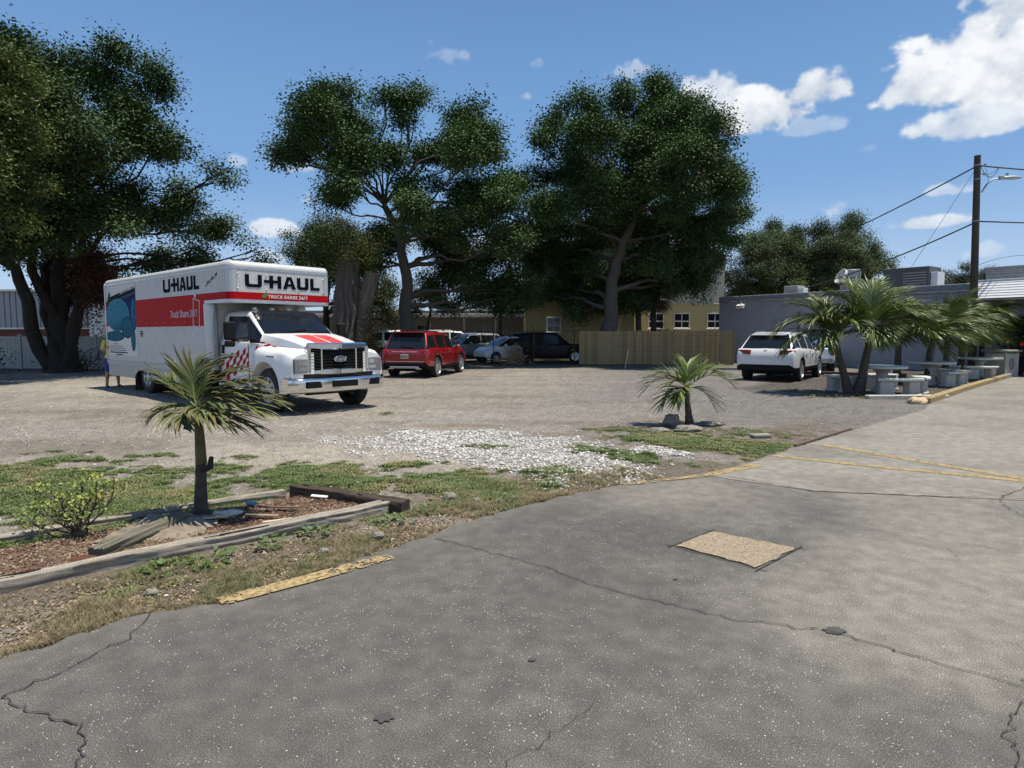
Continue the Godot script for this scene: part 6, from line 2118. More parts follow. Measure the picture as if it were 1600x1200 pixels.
func palm_trunk(path: Array, rad: Array, rings: int, bark: Color, shaft: Color, shaft_from: float) -> B:
	var b := B.new()
	var rows := []
	var cols := []
	var n := rings * 3
	for i in n + 1:
		var t := i / float(n)
		var f := t * (path.size() - 1)
		var k := mini(int(f), path.size() - 2)
		var p: Vector3 = path[k].lerp(path[k + 1], f - k)
		var r := lerpf(rad[k], rad[k + 1], f - k) * (1.0 + (0.045 if i % 3 == 0 and t < shaft_from else 0.0))
		var row := PackedVector3Array()
		var cc := []
		for j in 15:
			var a := TAU * (j % 14) / 14
			row.append(p + Vector3(cos(a), 0, -sin(a)) * r * (1.0 + 0.04 * fn.get_noise_2d(cos(a) * 2.0 + p.x, sin(a) * 2.0 + t * 8.0)))
			var c := bark.lerp(shaft, sm(shaft_from - 0.02, shaft_from + 0.03, t))
			cc.append(c * (0.8 if i % 3 == 0 else 1.05) * (1.0 + 0.25 * fn.get_noise_2d(j * 1.3, t * 24.0)))
		rows.append(row)
		cols.append(cc)
	b.grid(rows, false, cols, true)
	return b

# fronds: [bearing (degrees, 0 = away, 90 = right), lift, length]
func palm(called: String, label: String, at: Vector3, path: Array, rad: Array, fr: Array, wind: Vector3, o: Dictionary, group := "") -> Node3D:
	var t := thing(called, label, "palm tree", at, 0.0, group)
	obj("trunk", palm_trunk(path, rad, o.rings, o.bark, o.shaft, o.get("shaft_from", 0.72)), M.palm_bark, t)
	var top: Vector3 = path[-1]
	for f in fr:
		var a := deg_to_rad(f[0])
		var e: float = f[1]
		var d := Vector3(sin(a) * cos(e), sin(e), -cos(a) * cos(e))
		obj("frond", frond(top - Vector3(0, 0.02, 0) + d * rad[-1] * 0.5, d, f[2], o.droop * rng.randf_range(0.8, 1.2), wind, o.leaf, o.n, o.width, o.hue, o.get("sag", 0.5), o.get("dry", 0.3)), M.palm_leaf, t)
	return t

func make_palms() -> void:
	var m := mat("palm_bark", 1, 1, 1, 0.85)
	m.vertex_color_use_as_albedo = true
	grain(m, T.rough, Vector3(8, 8, 8), 0.3)
	m = mat("palm_leaf", 1, 1, 1, 0.45)
	m.vertex_color_use_as_albedo = true
	m.backlight_enabled = true
	m.backlight = Color(0.34, 0.38, 0.14)
	# --- young palm in the timber bed, tossed to the right by the wind
	var p := palm("palm_tree", "young windblown palm in the timber edged bed in the foreground", Vector3(-2.74, 0.03, -5.42),
		[Vector3(0, -0.03, 0), Vector3(0, 0.12, 0), Vector3(0.01, 0.30, 0), Vector3(0.015, 0.48, 0), Vector3(0.02, 0.50, 0), Vector3(0.015, 0.76, 0), Vector3(0.0, 1.0, 0.0)], [0.082, 0.056, 0.047, 0.043, 0.047, 0.039, 0.032],
		[[10, 1.35, 0.46], [-55, 1.15, 0.40], [-85, 0.75, 0.34], [-105, 0.2, 0.26], [62, 0.6, 0.58], [85, 0.42, 0.68], [110, 0.25, 0.66], [130, 0.0, 0.46], [75, 0.8, 0.54], [150, 0.1, 0.40], [195, 0.0, 0.28], [95, -0.05, 0.50], [35, 1.1, 0.46]],
		Vector3(0.75, -0.05, 0.05), {"rings": 9, "bark": Color(0.12, 0.10, 0.082), "shaft": Color(0.24, 0.20, 0.09), "shaft_from": 0.58, "droop": 0.8, "leaf": 0.29, "n": 14, "width": 0.019, "hue": Color(0.085, 0.12, 0.036), "sag": 0.5, "dry": 0.75})
	var b := B.new()
	b.tube([Vector3(0.05, 0.44, 0.03), Vector3(0.12, 0.47, 0.05), Vector3(0.135, 0.56, 0.05)], [0.03, 0.03, 0.018], 6)
	b.tube([Vector3(-0.03, 0.80, 0.05), Vector3(-0.085, 0.82, 0.06)], [0.014, 0.02], 6)
	b.tube([Vector3(0.04, 0.82, 0.04), Vector3(0.075, 0.87, 0.06)], [0.012, 0.012], 6)
	b.col = Color(0.1, 0.07, 0.05)
	obj("leaf_stub", b, M.bark, p)
	# --- small palm set among pale rocks
	palm("palm_tree", "small bright green palm standing among pale rocks at the lot's edge", Vector3(3.17, 0, -11.25),
		[Vector3(0.05, -0.03, 0), Vector3(0.02, 0.2, 0), Vector3(-0.01, 0.45, 0), Vector3(-0.02, 0.72, 0)], [0.095, 0.062, 0.047, 0.036],
		[[-82, 0.62, 0.80], [-70, 0.82, 0.70], [82, 0.66, 0.85], [70, 0.95, 0.75], [95, -0.05, 0.52], [-100, 0.0, 0.55], [-140, 0.1, 0.45], [10, 1.35, 0.42], [-120, 0.7, 0.4]],
		Vector3(0.05, 0.12, 0), {"rings": 7, "bark": Color(0.12, 0.10, 0.075), "shaft": Color(0.15, 0.15, 0.06), "shaft_from": 0.8, "droop": 1.7, "leaf": 0.40, "n": 14, "width": 0.023, "hue": Color(0.115, 0.165, 0.035), "sag": 0.30, "dry": 0.2})
	# --- tall palm with two trunks, then the row behind the tables
	var big := {"rings": 16, "bark": Color(0.135, 0.115, 0.09), "shaft": Color(0.15, 0.15, 0.075), "shaft_from": 0.82, "droop": 1.5, "leaf": 0.72, "n": 36, "width": 0.026, "hue": Color(0.088, 0.14, 0.03), "sag": 0.6, "dry": 0.25}
	palm("palm_tree", "left leaning trunk of the palm pair beside the white crossover", Vector3(9.42, 0, -17.45), [Vector3(0.0, -0.05, 0), Vector3(-0.16, 0.5, 0), Vector3(-0.34, 1.05, 0), Vector3(-0.46, 1.55, 0)], [0.15, 0.105, 0.09, 0.075],
		[[-85, 0.75, 1.7], [-95, 0.45, 1.5], [-70, 1.1, 1.45], [-20, 1.25, 1.3], [30, 1.1, 1.2], [75, 0.9, 1.2], [-120, 0.9, 1.2], [180, 0.9, 1.1], [100, 0.5, 1.1], [-140, 0.5, 1.0]], Vector3(0.1, 0, 0), big, "palms planted by the picnic tables")
	palm("palm_tree", "taller right trunk of the palm pair, nearest the first table", Vector3(9.62, 0, -17.35), [Vector3(0.0, -0.05, 0), Vector3(0.1, 0.6, 0), Vector3(0.2, 1.2, 0), Vector3(0.27, 1.78, 0)], [0.16, 0.115, 0.095, 0.08],
		[[-80, 1.05, 1.6], [-50, 1.25, 1.5], [0, 1.4, 1.5], [40, 1.2, 1.5], [80, 0.95, 1.6], [95, 0.6, 1.5], [120, 0.8, 1.3], [170, 1.0, 1.2], [-100, 0.8, 1.4], [-150, 0.25, 0.9], [70, 1.3, 1.5], [200, 0.3, 0.8]], Vector3(0.35, 0, 0), big, "palms planted by the picnic tables")
	var k := 0
	for q in [[12.75, -20.8, 1.7, 1.25, "windblown palm between the first and second picnic tables"], [13.45, -20.3, 1.35, 1.35, "low crowned palm just behind the second round table"], [15.6, -22.6, 1.75, 1.35, "palm behind the middle tables, left of the utility pole"], [17.35, -24.3, 1.95, 1.2, "palm in front of the utility pole's foot"], [19.1, -25.6, 1.95, 1.4, "palm right of the utility pole, beside the stone bin"]]:
		var fr := []
		for i in 11: fr.append([i * 137.5 + k * 40.0, rng.randf_range(0.15, 1.35), q[3] * rng.randf_range(0.85, 1.2)])
		palm("palm_tree", q[4], Vector3(q[0], 0, q[1]), [Vector3(0, -0.05, 0), Vector3(0.05, q[2] * 0.4, 0), Vector3(0.04, q[2] * 0.75, 0), Vector3(0.1, q[2], 0)], [0.14, 0.10, 0.085, 0.07], fr, Vector3(0.95, 0, 0), big, "palms planted by the picnic tables")
		k += 1
	# --- cabbage palms with hanging dead skirts, dark before the yellow building
	for q in [[7.35, -37.0, 4.4, "dark cabbage palm with a hanging skirt before the yellow building"], [8.35, -37.5, 4.0, "second dark cabbage palm, nearer the blue building"]]:
		var t := thing("fan_palm", q[3], "palm tree", Vector3(q[0], 0, q[1]))
		obj("trunk", palm_trunk([Vector3(0, -0.1, 0), Vector3(0.1, 1.5, 0), Vector3(0.05, 3.0, 0), Vector3(0.2, q[2], 0)], [0.24, 0.17, 0.16, 0.2], 18, Color(0.10, 0.085, 0.07), Color(0.09, 0.075, 0.06), 0.9), M.palm_bark, t)
		for i in 26:
			var a := i * 2.4
			var e := lerpf(1.2, -1.1, i / 25.0)
			b = B.new()
			var d := Vector3(cos(a) * cos(e), sin(e), sin(a) * cos(e))
			var o := Vector3(0.2, q[2], 0)
			var c := o + d * 0.75
			b.col = Color(0.05, 0.06, 0.025) if e > -0.4 else Color(0.085, 0.07, 0.05)
			b.tube([o, o + d * 0.4, c], [0.02, 0.015, 0.012], 4, false)
			var sd := d.cross(Vector3.UP).normalized()
			var up := sd.cross(d)
			for s in 15:
				var g := lerpf(-1.35, 1.35, s / 14.0)
				var ld := (d * cos(g) + sd * sin(g)).normalized()
				var w := sd.cross(ld).cross(ld).normalized() * 0.03
				w = ld.cross(up).normalized() * 0.035
				var m1 := c + ld * 0.45
				var tip := m1 + (ld + Vector3.DOWN * 0.7).normalized() * 0.4
				b.quad(c - w * 0.4, c + w * 0.4, m1 + w, m1 - w)
				b.tri(m1 - w, m1 + w, tip)
			obj("frond", b, M.palm_leaf, t)

# a seat curved about the table, on two stone feet
func bench(label: String, at: Vector3, turn: float, r: float, span: float) -> void:
	var o := thing("stone_bench", label, "bench", at, turn, "curved stone benches")
	var b := B.new()
	var rows := []
	var n := 14
	var prof := [Vector2(-0.19, 0.40), Vector2(-0.2, 0.42), Vector2(-0.2, 0.455), Vector2(-0.185, 0.47), Vector2(0.185, 0.47), Vector2(0.2, 0.455), Vector2(0.2, 0.42), Vector2(0.19, 0.40), Vector2(-0.19, 0.40)]
	for i in n + 1:
		var a := lerpf(-span, span, i / float(n))
		var row := PackedVector3Array()
		for p in prof: row.append(Vector3(sin(a) * (r + p.x), p.y, cos(a) * (r + p.x) - r))
		rows.append(row)
	for i in n:
		for j in prof.size() - 1: b.quad(rows[i][j], rows[i + 1][j], rows[i + 1][j + 1], rows[i][j + 1])
	for e in [0, n]:
		for j in range(1, prof.size() - 2):
			if e == 0: b.tri(rows[e][0], rows[e][j], rows[e][j + 1])
			else: b.tri(rows[e][0], rows[e][j + 1], rows[e][j])
	obj("seat", b, M.mint_paint, o)
	for s in [-1.0, 1.0]:
		var a: float = s * span * 0.62
		b = B.new()
		var ba := Basis(Vector3.UP, a)
		var c := Vector3(sin(a) * r, 0, cos(a) * r - r)
		b.box(c + Vector3(0, 0.2, 0), Vector3(0.36, 0.40, 0.26), ba, 0.03)
		b.box(c + Vector3(0, 0.03, 0), Vector3(0.42, 0.06, 0.32), ba, 0.02)
		obj("foot", b, M.tables, o)

func table(label: String, at: Vector3, r: float) -> void:
	var o := thing("stone_table", label, "picnic table", at, 0.0, "round stone picnic tables")
	var b := B.new()
	b.lathe([Vector2(0.0, 0.68), Vector2(r - 0.06, 0.68), Vector2(r - 0.01, 0.70), Vector2(r, 0.72), Vector2(r, 0.745), Vector2(r - 0.02, 0.765), Vector2(0.0, 0.77)], 36)
	obj("table_top", b, M.mint_paint, o)
	b = B.new()
	b.lathe([Vector2(0.27, 0.0), Vector2(0.27, 0.06), Vector2(0.22, 0.10), Vector2(0.16, 0.2), Vector2(0.13, 0.42), Vector2(0.16, 0.58), Vector2(0.25, 0.66), Vector2(0.25, 0.68)], 10)
	obj("pedestal", b, M.tables, o)

func make_tables() -> void:
	table("round stone table beside the palm with the double trunk", Vector3(10.4, 0, -17.6), 0.62)
	bench("curved stone bench before the first table, nearest the viewer", Vector3(10.4, 0, -16.75), 0.0, 1.1, 0.50)
	bench("curved stone bench half hidden behind the palm with two trunks", Vector3(9.40, 0, -17.95), -1.35, 1.1, 0.42)
	bench("curved stone bench at the right of the first table", Vector3(11.45, 0, -17.45), 1.0, 1.1, 0.42)
	bench("curved stone bench behind the first table", Vector3(11.0, 0, -18.7), PI - 0.3, 1.1, 0.4)
	table("round stone table in the middle, with a flared octagonal pedestal", Vector3(13.55, 0, -20.3), 0.70)
	bench("curved stone bench with a bright mint top before the middle table", Vector3(13.95, 0, -19.75), 0.4, 1.1, 0.36)
	bench("curved stone bench between the middle and right tables", Vector3(14.7, 0, -20.8), 1.7, 1.1, 0.5)
	table("round mint topped stone table farthest right", Vector3(17.9, 0, -24.0), 0.72)
	bench("curved stone bench before the right hand table, beside the kerb", Vector3(17.3, 0, -23.0), 0.2, 1.1, 0.6)
	bench("curved stone bench left of the right hand table", Vector3(16.6, 0, -24.0), -1.3, 1.1, 0.45)
	# stone litter bin with a lid
	var o := thing("stone_bin", "square stone litter bin with a flat lid beside the flowering shrub", "litter bin", Vector3(19.1, 0, -24.5), 0.4)
	var b := B.new()
	b.box(Vector3(0, 0.46, 0), Vector3(0.75, 0.92, 0.75), Basis(), 0.04)
	for s in [-1.0, 1.0]: b.box(Vector3(s * 0.36, 0.46, 0.36), Vector3(0.09, 0.94, 0.09))
	obj("body", b, M.tables, o)
	b = B.new()
	b.box(Vector3(0, 1.0, 0), Vector3(0.98, 0.10, 0.98), Basis(), 0.03)
	obj("lid", b, M.concrete, o)
	b = B.new()
	b.blob(Vector3(0, 0.5, 0.385), Vector3(0.17, 0.22, 0.03), fn, 0.3, 6)
	obj("relief", b, M.concrete, o)
	# yellow bollard
	o = tag(obj("bollard", _bollard(), mat("bollard_yellow", 0.62, 0.42, 0.045, 0.5)), "yellow steel bollard standing before the blue wall", "bollard")
	o.position = Vector3(18.05, 0, -30.9)
	# the yellow painted kerb in sections
	var kerb := thing("kerb", "worn yellow painted concrete kerb between the tables and the drive", "kerb")
	var us := 17.55
	var i := 0
	while us < 46.0:
		var ue := us + 2.3
		b = B.new()
		var p0 := ALONG * us + OUT * (edge_out(us) - 0.07)
		var p1 := ALONG * (ue - 0.012) + OUT * (edge_out(ue) - 0.07)
		b.bar(Vector3(p0.x, 0.055, p0.y), Vector3(p1.x, 0.055, p1.y), 0.17, 0.17, Vector3.UP, 0.025)
		obj("kerb_section", b, M.yellow_paint if i != 5 else M.concrete, kerb)
		us = ue
		i += 1
	b = B.new()
	var e0 := ALONG * 17.3 + OUT * (edge_out(17.3) - 0.2)
	b.blob(Vector3(e0.x, 0.03, e0.y), Vector3(0.22, 0.11, 0.16), fn, 0.6, 6)
	obj("broken_end", b, mat("worn_end", 0.46, 0.36, 0.22, 0.9), kerb)
	# low stone edging before the tables
	var ed := thing("edging", "low dark stone edging at the left end of the table area", "edging", Vector3(10.2, 0, -16.15), 0.05)
	for k in 3: box_part(ed, "edging_stone", M.tables, Vector3(k * 0.72 - 0.7, 0.03, 0), Vector3(0.7, 0.1, 0.2))

func _bollard() -> B:
	var b := B.new()
	b.lathe([Vector2(0.085, -0.05), Vector2(0.085, 0.86), Vector2(0.06, 0.90), Vector2(0.0, 0.915)], 14)
	return b

# a squared timber with worn, cracked edges; ends at a and c on the ground
func timber(called: String, label: String, a: Vector3, c: Vector3, w: float, h: float, tone: Color) -> void:
	var o := thing(called, label, "timber", a)
	var b := B.new()
	var d := (c - a)
	var L := d.length()
	d /= L
	var s := d.cross(Vector3.UP).normalized()
	var n := int(L / 0.05)
	var outline := []
	for k in 9: outline.append(Vector2(-0.5, 0.93 * k / 8.0))
	for k in 11: outline.append(Vector2(lerpf(-0.44, 0.44, k / 10.0), 1.0))
	for k in 9: outline.append(Vector2(0.5, 0.93 * (1.0 - k / 8.0)))
	var rows := []
	var cols := []
	for i in n + 1:
		var p := d * L * i / n
		var row := PackedVector3Array()
		var cc := []
		var k := 0
		for q in outline:
			var wob := fn.get_noise_3d(i * 0.05, k * 0.35, a.x * 5.0) * 0.016 + fn.get_noise_3d(i * 0.35, k * 1.1, a.z) * 0.006
			row.append(p + s * (q.x * w + wob) + Vector3.UP * (q.y * h + (wob if q.y > 0.6 else 0.0)) + Vector3(0, fn.get_noise_2d(i * 0.05, a.x) * 0.01, 0))
			var g := 0.95 + 0.75 * fn.get_noise_3d(i * 0.03, k * 1.7, 3.0 + a.x) + 0.55 * fn.get_noise_3d(i * 0.22, k * 2.3, 8.0)
			cc.append(tone * clampf(g, 0.3, 1.25) * Color(1.0, lerpf(0.94, 1.0, clampf(g, 0, 1)), lerpf(0.82, 1.0, clampf(g, 0, 1))))
			k += 1
		rows.append(row)
		cols.append(cc)
	b.grid(rows, false, cols)
	for e in [0, n]:
		var r: PackedVector3Array = rows[e]
		b.col = tone * 0.7
		for j in range(1, r.size() - 1):
			if e == 0: b.tri(r[0], r[j + 1], r[j])
			else: b.tri(r[0], r[j], r[j + 1])
	obj("beam", b, M.timber_wood, o)
	# drying splits along the top and the front face
	b = B.new()
	b.col = Color(0.02, 0.018, 0.015)
	for k in 5:
		var t0 := rng.randf_range(0.05, 0.7)
		var p0 := d * L * t0
		var p1 := d * L * minf(0.97, t0 + rng.randf_range(0.03, 0.09))
		var off := rng.randf_range(-0.3, 0.3) * w
		b.bar(p0 + s * off + Vector3.UP * (h + 0.001), p1 + s * (off + 0.008) + Vector3.UP * (h - 0.002), 0.004, 0.012, Vector3.UP, 0.0)
	obj("split", b, M.chips, o)

func make_beds() -> void:
	var m := mat("timber_wood", 1, 1, 1, 0.92)
	m.vertex_color_use_as_albedo = true
	grain(m, T.rough, Vector3(11, 30, 11), 0.4)
	var grey := Color(0.56, 0.50, 0.42)
	timber("timber_edging", "long pale weathered timber along the front of the planting bed", Vector3(-4.45, 0.0, -2.75), Vector3(-1.17, 0.0, -5.73), 0.12, 0.11, grey * 1.1)
	timber("timber_edging", "dark brown timber lying across the right end of the bed", Vector3(-2.22, 0.0, -6.3), Vector3(-0.98, 0.0, -5.68), 0.13, 0.125, Color(0.115, 0.085, 0.062))
	timber("timber_edging", "pale half buried timber along the back of the planting bed", Vector3(-5.3, -0.02, -3.85), Vector3(-2.32, -0.01, -6.28), 0.10, 0.085, grey * 1.05)
	timber("loose_timber", "short loose timber with a rotten black end inside the bed", Vector3(-2.97, 0.03, -4.36), Vector3(-2.78, 0.05, -5.2), 0.115, 0.10, Color(0.33, 0.31, 0.24))
	# --- mulch: bark chips and dead leaves
	var b := B.new()
	b.box(Vector3.ZERO, Vector3(1.0, 0.16, 0.34), Basis(), 0.04)
	var chip := b.mesh()
	var xf := []
	var cc := []
	for i in 16000:
		var u := rng.randf_range(-2.2, 3.2)
		var o := rng.randf_range(-5.95, -5.0)
		var p := ALONG * u + OUT * o
		if bed(p.x, p.y) < 0.02: continue
		var leafy := nz(p.x, p.y, 1.2, 90.0) > 0.05
		var k := rng.randf_range(0.010, 0.03)
		xf.append(Transform3D(Basis.from_euler(Vector3(rng.randf_range(-0.5, 0.5), rng.randf() * TAU, rng.randf_range(-0.5, 0.5))).scaled(Vector3(k, k, k * rng.randf_range(0.6, 1.6))), Vector3(p.x, ground_height(p.x, p.y) + rng.randf() * 0.012, p.y)))
		var v := rng.randf_range(0.55, 1.3)
		cc.append((Color(0.27, 0.19, 0.12) if leafy and rng.randf() < 0.55 else (Color(0.15, 0.075, 0.045) if rng.randf() < 0.8 else Color(0.36, 0.28, 0.19))) * v)
	many("mulch", chip, M.chips, xf, cc)
	# --- crumpled weed cloth and rubbish by the trunk
	b = B.new()
	var rows := []
	var cols := []
	for i in 22:
		var row := PackedVector3Array()
		var c2 := []
		for j in 22:
			var x := lerpf(-0.36, 0.36, i / 21.0)
			var z := lerpf(-0.34, 0.42, j / 21.0)
			var edge := 1.0 - maxf(absf(x) / 0.36, absf(z - 0.04) / 0.38)
			row.append(Vector3(x + fn.get_noise_2d(z * 6.0, 4.0) * 0.05, 0.012 + 0.06 * sm(0.0, 0.6, edge) * (0.5 + absf(fn.get_noise_2d(x * 5.0 + z * 3.0, z * 2.0))) + 0.02 * fn.get_noise_2d(x * 16.0, z * 9.0), z))
			c2.append(Color(0.20, 0.165, 0.125) * (1.0 + 0.6 * fn.get_noise_2d(x * 10.0, z * 10.0)))
		rows.append(row)
		cols.append(c2)
	b.grid(rows, true, cols)
	var cl := tag(obj("weed_cloth", b, M.chips), "crumpled brown weed cloth spread round the foreground palm's foot", "cloth")
	cl.position = Vector3(-2.85, 0.05, -5.12)
	b = B.new()
	b.col = Color(0.55, 0.53, 0.47)
	b.blob(Vector3.ZERO, Vector3(0.13, 0.03, 0.08), fn, 0.9, 8)
	var rag := tag(obj("white_rag", b, M.chips), "dirty white rag lying just right of the foreground palm", "rag")
	rag.position = Vector3(-2.5, 0.075, -5.4)
	rag.rotation.y = 0.4
	for w in [[Vector3(-2.62, 0.085, -5.24), 0.36, 0.4, Color(0.50, 0.40, 0.24), "pale split stick before the white rag"], [Vector3(-2.18, 0.08, -5.35), 0.30, -0.1, Color(0.30, 0.24, 0.17), "flat brown bark slab right of the rag"], [Vector3(-1.98, 0.08, -5.2), 0.24, 0.3, Color(0.56, 0.48, 0.36), "pale wood strip near the front timber"], [Vector3(-2.12, 0.09, -5.58), 0.34, 0.1, Color(0.13, 0.085, 0.06), "dark red brown bark piece behind the rag"], [Vector3(-1.86, 0.09, -5.95), 0.16, 0.0, Color(0.62, 0.60, 0.56), "short white strip near the dark cross timber"]]:
		b = B.new()
		b.col = w[3]
		b.box(Vector3.ZERO, Vector3(w[1], 0.012, 0.035 + w[1] * 0.06), Basis(), 0.004)
		var o := tag(obj("wood_scrap", b, M.chips), w[4], "wood scrap")
		o.position = w[0]
		o.rotation = Vector3(rng.randf_range(-0.2, 0.2), w[2], rng.randf_range(-0.12, 0.12))
	b = B.new()
	b.col = Color(0.10, 0.25, 0.42)
	b.blob(Vector3.ZERO, Vector3(0.05, 0.02, 0.035), fn, 0.8, 5)
	tag(obj("blue_wrapper", b, M.chips), "small crumpled blue wrapper in the mulch behind the rag", "litter").position = Vector3(-2.42, 0.08, -5.72)
	b = B.new()
	b.col = Color(0.22, 0.075, 0.045)
	b.box(Vector3.ZERO, Vector3(0.16, 0.05, 0.09), Basis(), 0.01)
	var br := tag(obj("brick", b, M.timber_wood), "red brick fragment at the rotten end of the loose timber", "brick")
	br.position = Vector3(-3.03, 0.055, -4.33)
	br.rotation.y = 0.6
	# --- yellow leaved shrub
	var s := thing("shrub", "thin stemmed shrub with yellow green leaves in the mulch bed", "shrub", Vector3(-3.42, 0.04, -4.86))
	var lx := []
	var lc := []
	var leafm := B.new()
	leafm.tri(Vector3.ZERO, Vector3(0.35, 0.1, 0.5), Vector3(0, 0, 1))
	leafm.tri(Vector3.ZERO, Vector3(0, 0, 1), Vector3(-0.35, 0.1, 0.5))
	for i in 16:
		b = B.new()
		b.col = Color(0.07, 0.055, 0.04)
		var a := i * 2.4
		var tip := Vector3(cos(a) * rng.randf_range(0.08, 0.32) , rng.randf_range(0.28, 0.52), sin(a) * rng.randf_range(0.05, 0.2))
		if i in [3, 8, 11]: tip = Vector3(-rng.randf_range(0.35, 0.55), rng.randf_range(0.15, 0.32), rng.randf_range(-0.1, 0.1))
		var path := limb_path(Vector3(rng.randfn() * 0.03, -0.02, rng.randfn() * 0.03), tip, 6, 0.16, i * 2.0)
		b.tube(path, [0.009, 0.008, 0.007, 0.006, 0.005, 0.004, 0.003], 5, false)
		var ends := [tip]
		for k in 5:
			var from: Vector3 = path[rng.randi_range(2, 5)]
			var e := from + Vector3(rng.randfn() * 0.07, rng.randf_range(0.02, 0.14), rng.randfn() * 0.07)
			b.tube([from, e], [0.004, 0.002], 4, false)
			ends.append(e)
		obj("stem", b, M.chips, s)
		for e in ends:
			for k in 7:
				var q: Vector3 = e + Vector3(rng.randfn(), rng.randfn(), rng.randfn()) * 0.022
				var sz := rng.randf_range(0.022, 0.042)
				lx.append(Transform3D(Basis.from_euler(Vector3(rng.randf_range(-1.2, 0.4), rng.randf() * TAU, rng.randf_range(-0.5, 0.5))).scaled(Vector3.ONE * sz), q))
				lc.append(Color(0.36, 0.36, 0.055).lerp(Color(0.12, 0.17, 0.035), clampf(1.3 - q.y * 2.0 + rng.randfn() * 0.3, 0, 1)))
	many("foliage", leafm.mesh(), M.plants, lx, lc, s)
	# --- flowering shrub by the kerb at the far right
	s = thing("flowering_shrub", "dense green shrub with red flowers at the right end of the tables", "shrub", Vector3(20.2, 0, -25.0))
	lx = []
	lc = []
	var fx := []
	for i in 26:
		b = B.new()
		var tip := Vector3(rng.randfn() * 0.75, rng.randf_range(0.7, 2.0), rng.randfn() * 0.5)
		b.tube(limb_path(Vector3(rng.randfn() * 0.1, 0, rng.randfn() * 0.1), tip, 5, 0.3, i), [0.02, 0.017, 0.014, 0.011, 0.008, 0.005], 5, false)
		obj("stem", b, M.bark, s)
		for k in 46:
			var q: Vector3 = tip + Vector3(rng.randfn(), rng.randfn(), rng.randfn()) * 0.24
			if q.y < 0.1: continue
			lx.append(Transform3D(Basis.from_euler(Vector3(rng.randf_range(-1.2, 0.6), rng.randf() * TAU, 0)).scaled(Vector3.ONE * rng.randf_range(0.07, 0.13)), q))
			lc.append(Color(0.05, 0.085, 0.02) * rng.randf_range(0.7, 1.3))
		if i % 3 == 0: fx.append(tip + Vector3(0, 0.05, 0.28))
	many("foliage", leafm.mesh(), M.plants, lx, lc, s)
	mat("petal_red", 0.55, 0.035, 0.02, 0.5)
	for f in fx:
		b = B.new()
		for k in 5:
			var a := TAU * k / 5
			var d := Vector3(cos(a), sin(a), 0.35).normalized()
			var w := Vector3(-sin(a), cos(a), 0) * 0.04
			b.tri(f, f + d * 0.06 + w, f + d * 0.10)
			b.tri(f, f + d * 0.10, f + d * 0.06 - w)
		obj("flower", b, M.petal_red, s)
	# --- dark bush before the silver crossover, low growth at the big tree's foot and under the oaks
	for q in [[Vector3(-3.9, 0, -35.2), 1.3, 1.5, "dark bush growing before the silver crossover"], [Vector3(-19.3, 0, -27.8), 1.6, 0.8, "low dark growth right of the big tree's foot"], [Vector3(-22.6, 0, -26.6), 1.9, 0.8, "low dark growth left of the big tree's foot"], [Vector3(0.9, 0, -35.0), 0.9, 1.3, "dark weedy bush between the brush heap and the black car"], [Vector3(8.3, 0, -36.4), 0.9, 2.4, "pale tipped bush rising behind the board fence"], [Vector3(-23.8, 0, -38), 1.6, 2.6, "clump of strappy leaves behind the vinyl fence"]]:
		var o := thing("bush", q[3], "bush", q[0])
		lx = []
		lc = []
		b = B.new()
		for i in 7:
			var tip := Vector3(rng.randfn() * q[1] * 0.35, q[2] * rng.randf_range(0.5, 0.95), rng.randfn() * q[1] * 0.25)
			b.tube(limb_path(Vector3.ZERO, tip, 4, 0.2, i), [0.03, 0.025, 0.02, 0.012, 0.006], 5, false)
			for k in 120:
				var p: Vector3 = tip * rng.randf_range(0.45, 1.05) + Vector3(rng.randfn(), rng.randfn() * 0.6, rng.randfn()) * q[1] * 0.24
				lx.append(Transform3D(Basis.from_euler(Vector3(rng.randf_range(-1.2, 0.6), rng.randf() * TAU, 0)).scaled(Vector3.ONE * rng.randf_range(0.09, 0.17)), Vector3(p.x, absf(p.y), p.z)))
				lc.append(Color(0.045, 0.06, 0.022) * rng.randf_range(0.6, 1.3))
		obj("stem", b, M.bark, o)
		many("foliage", leafm.mesh(), M.plants, lx, lc, o)

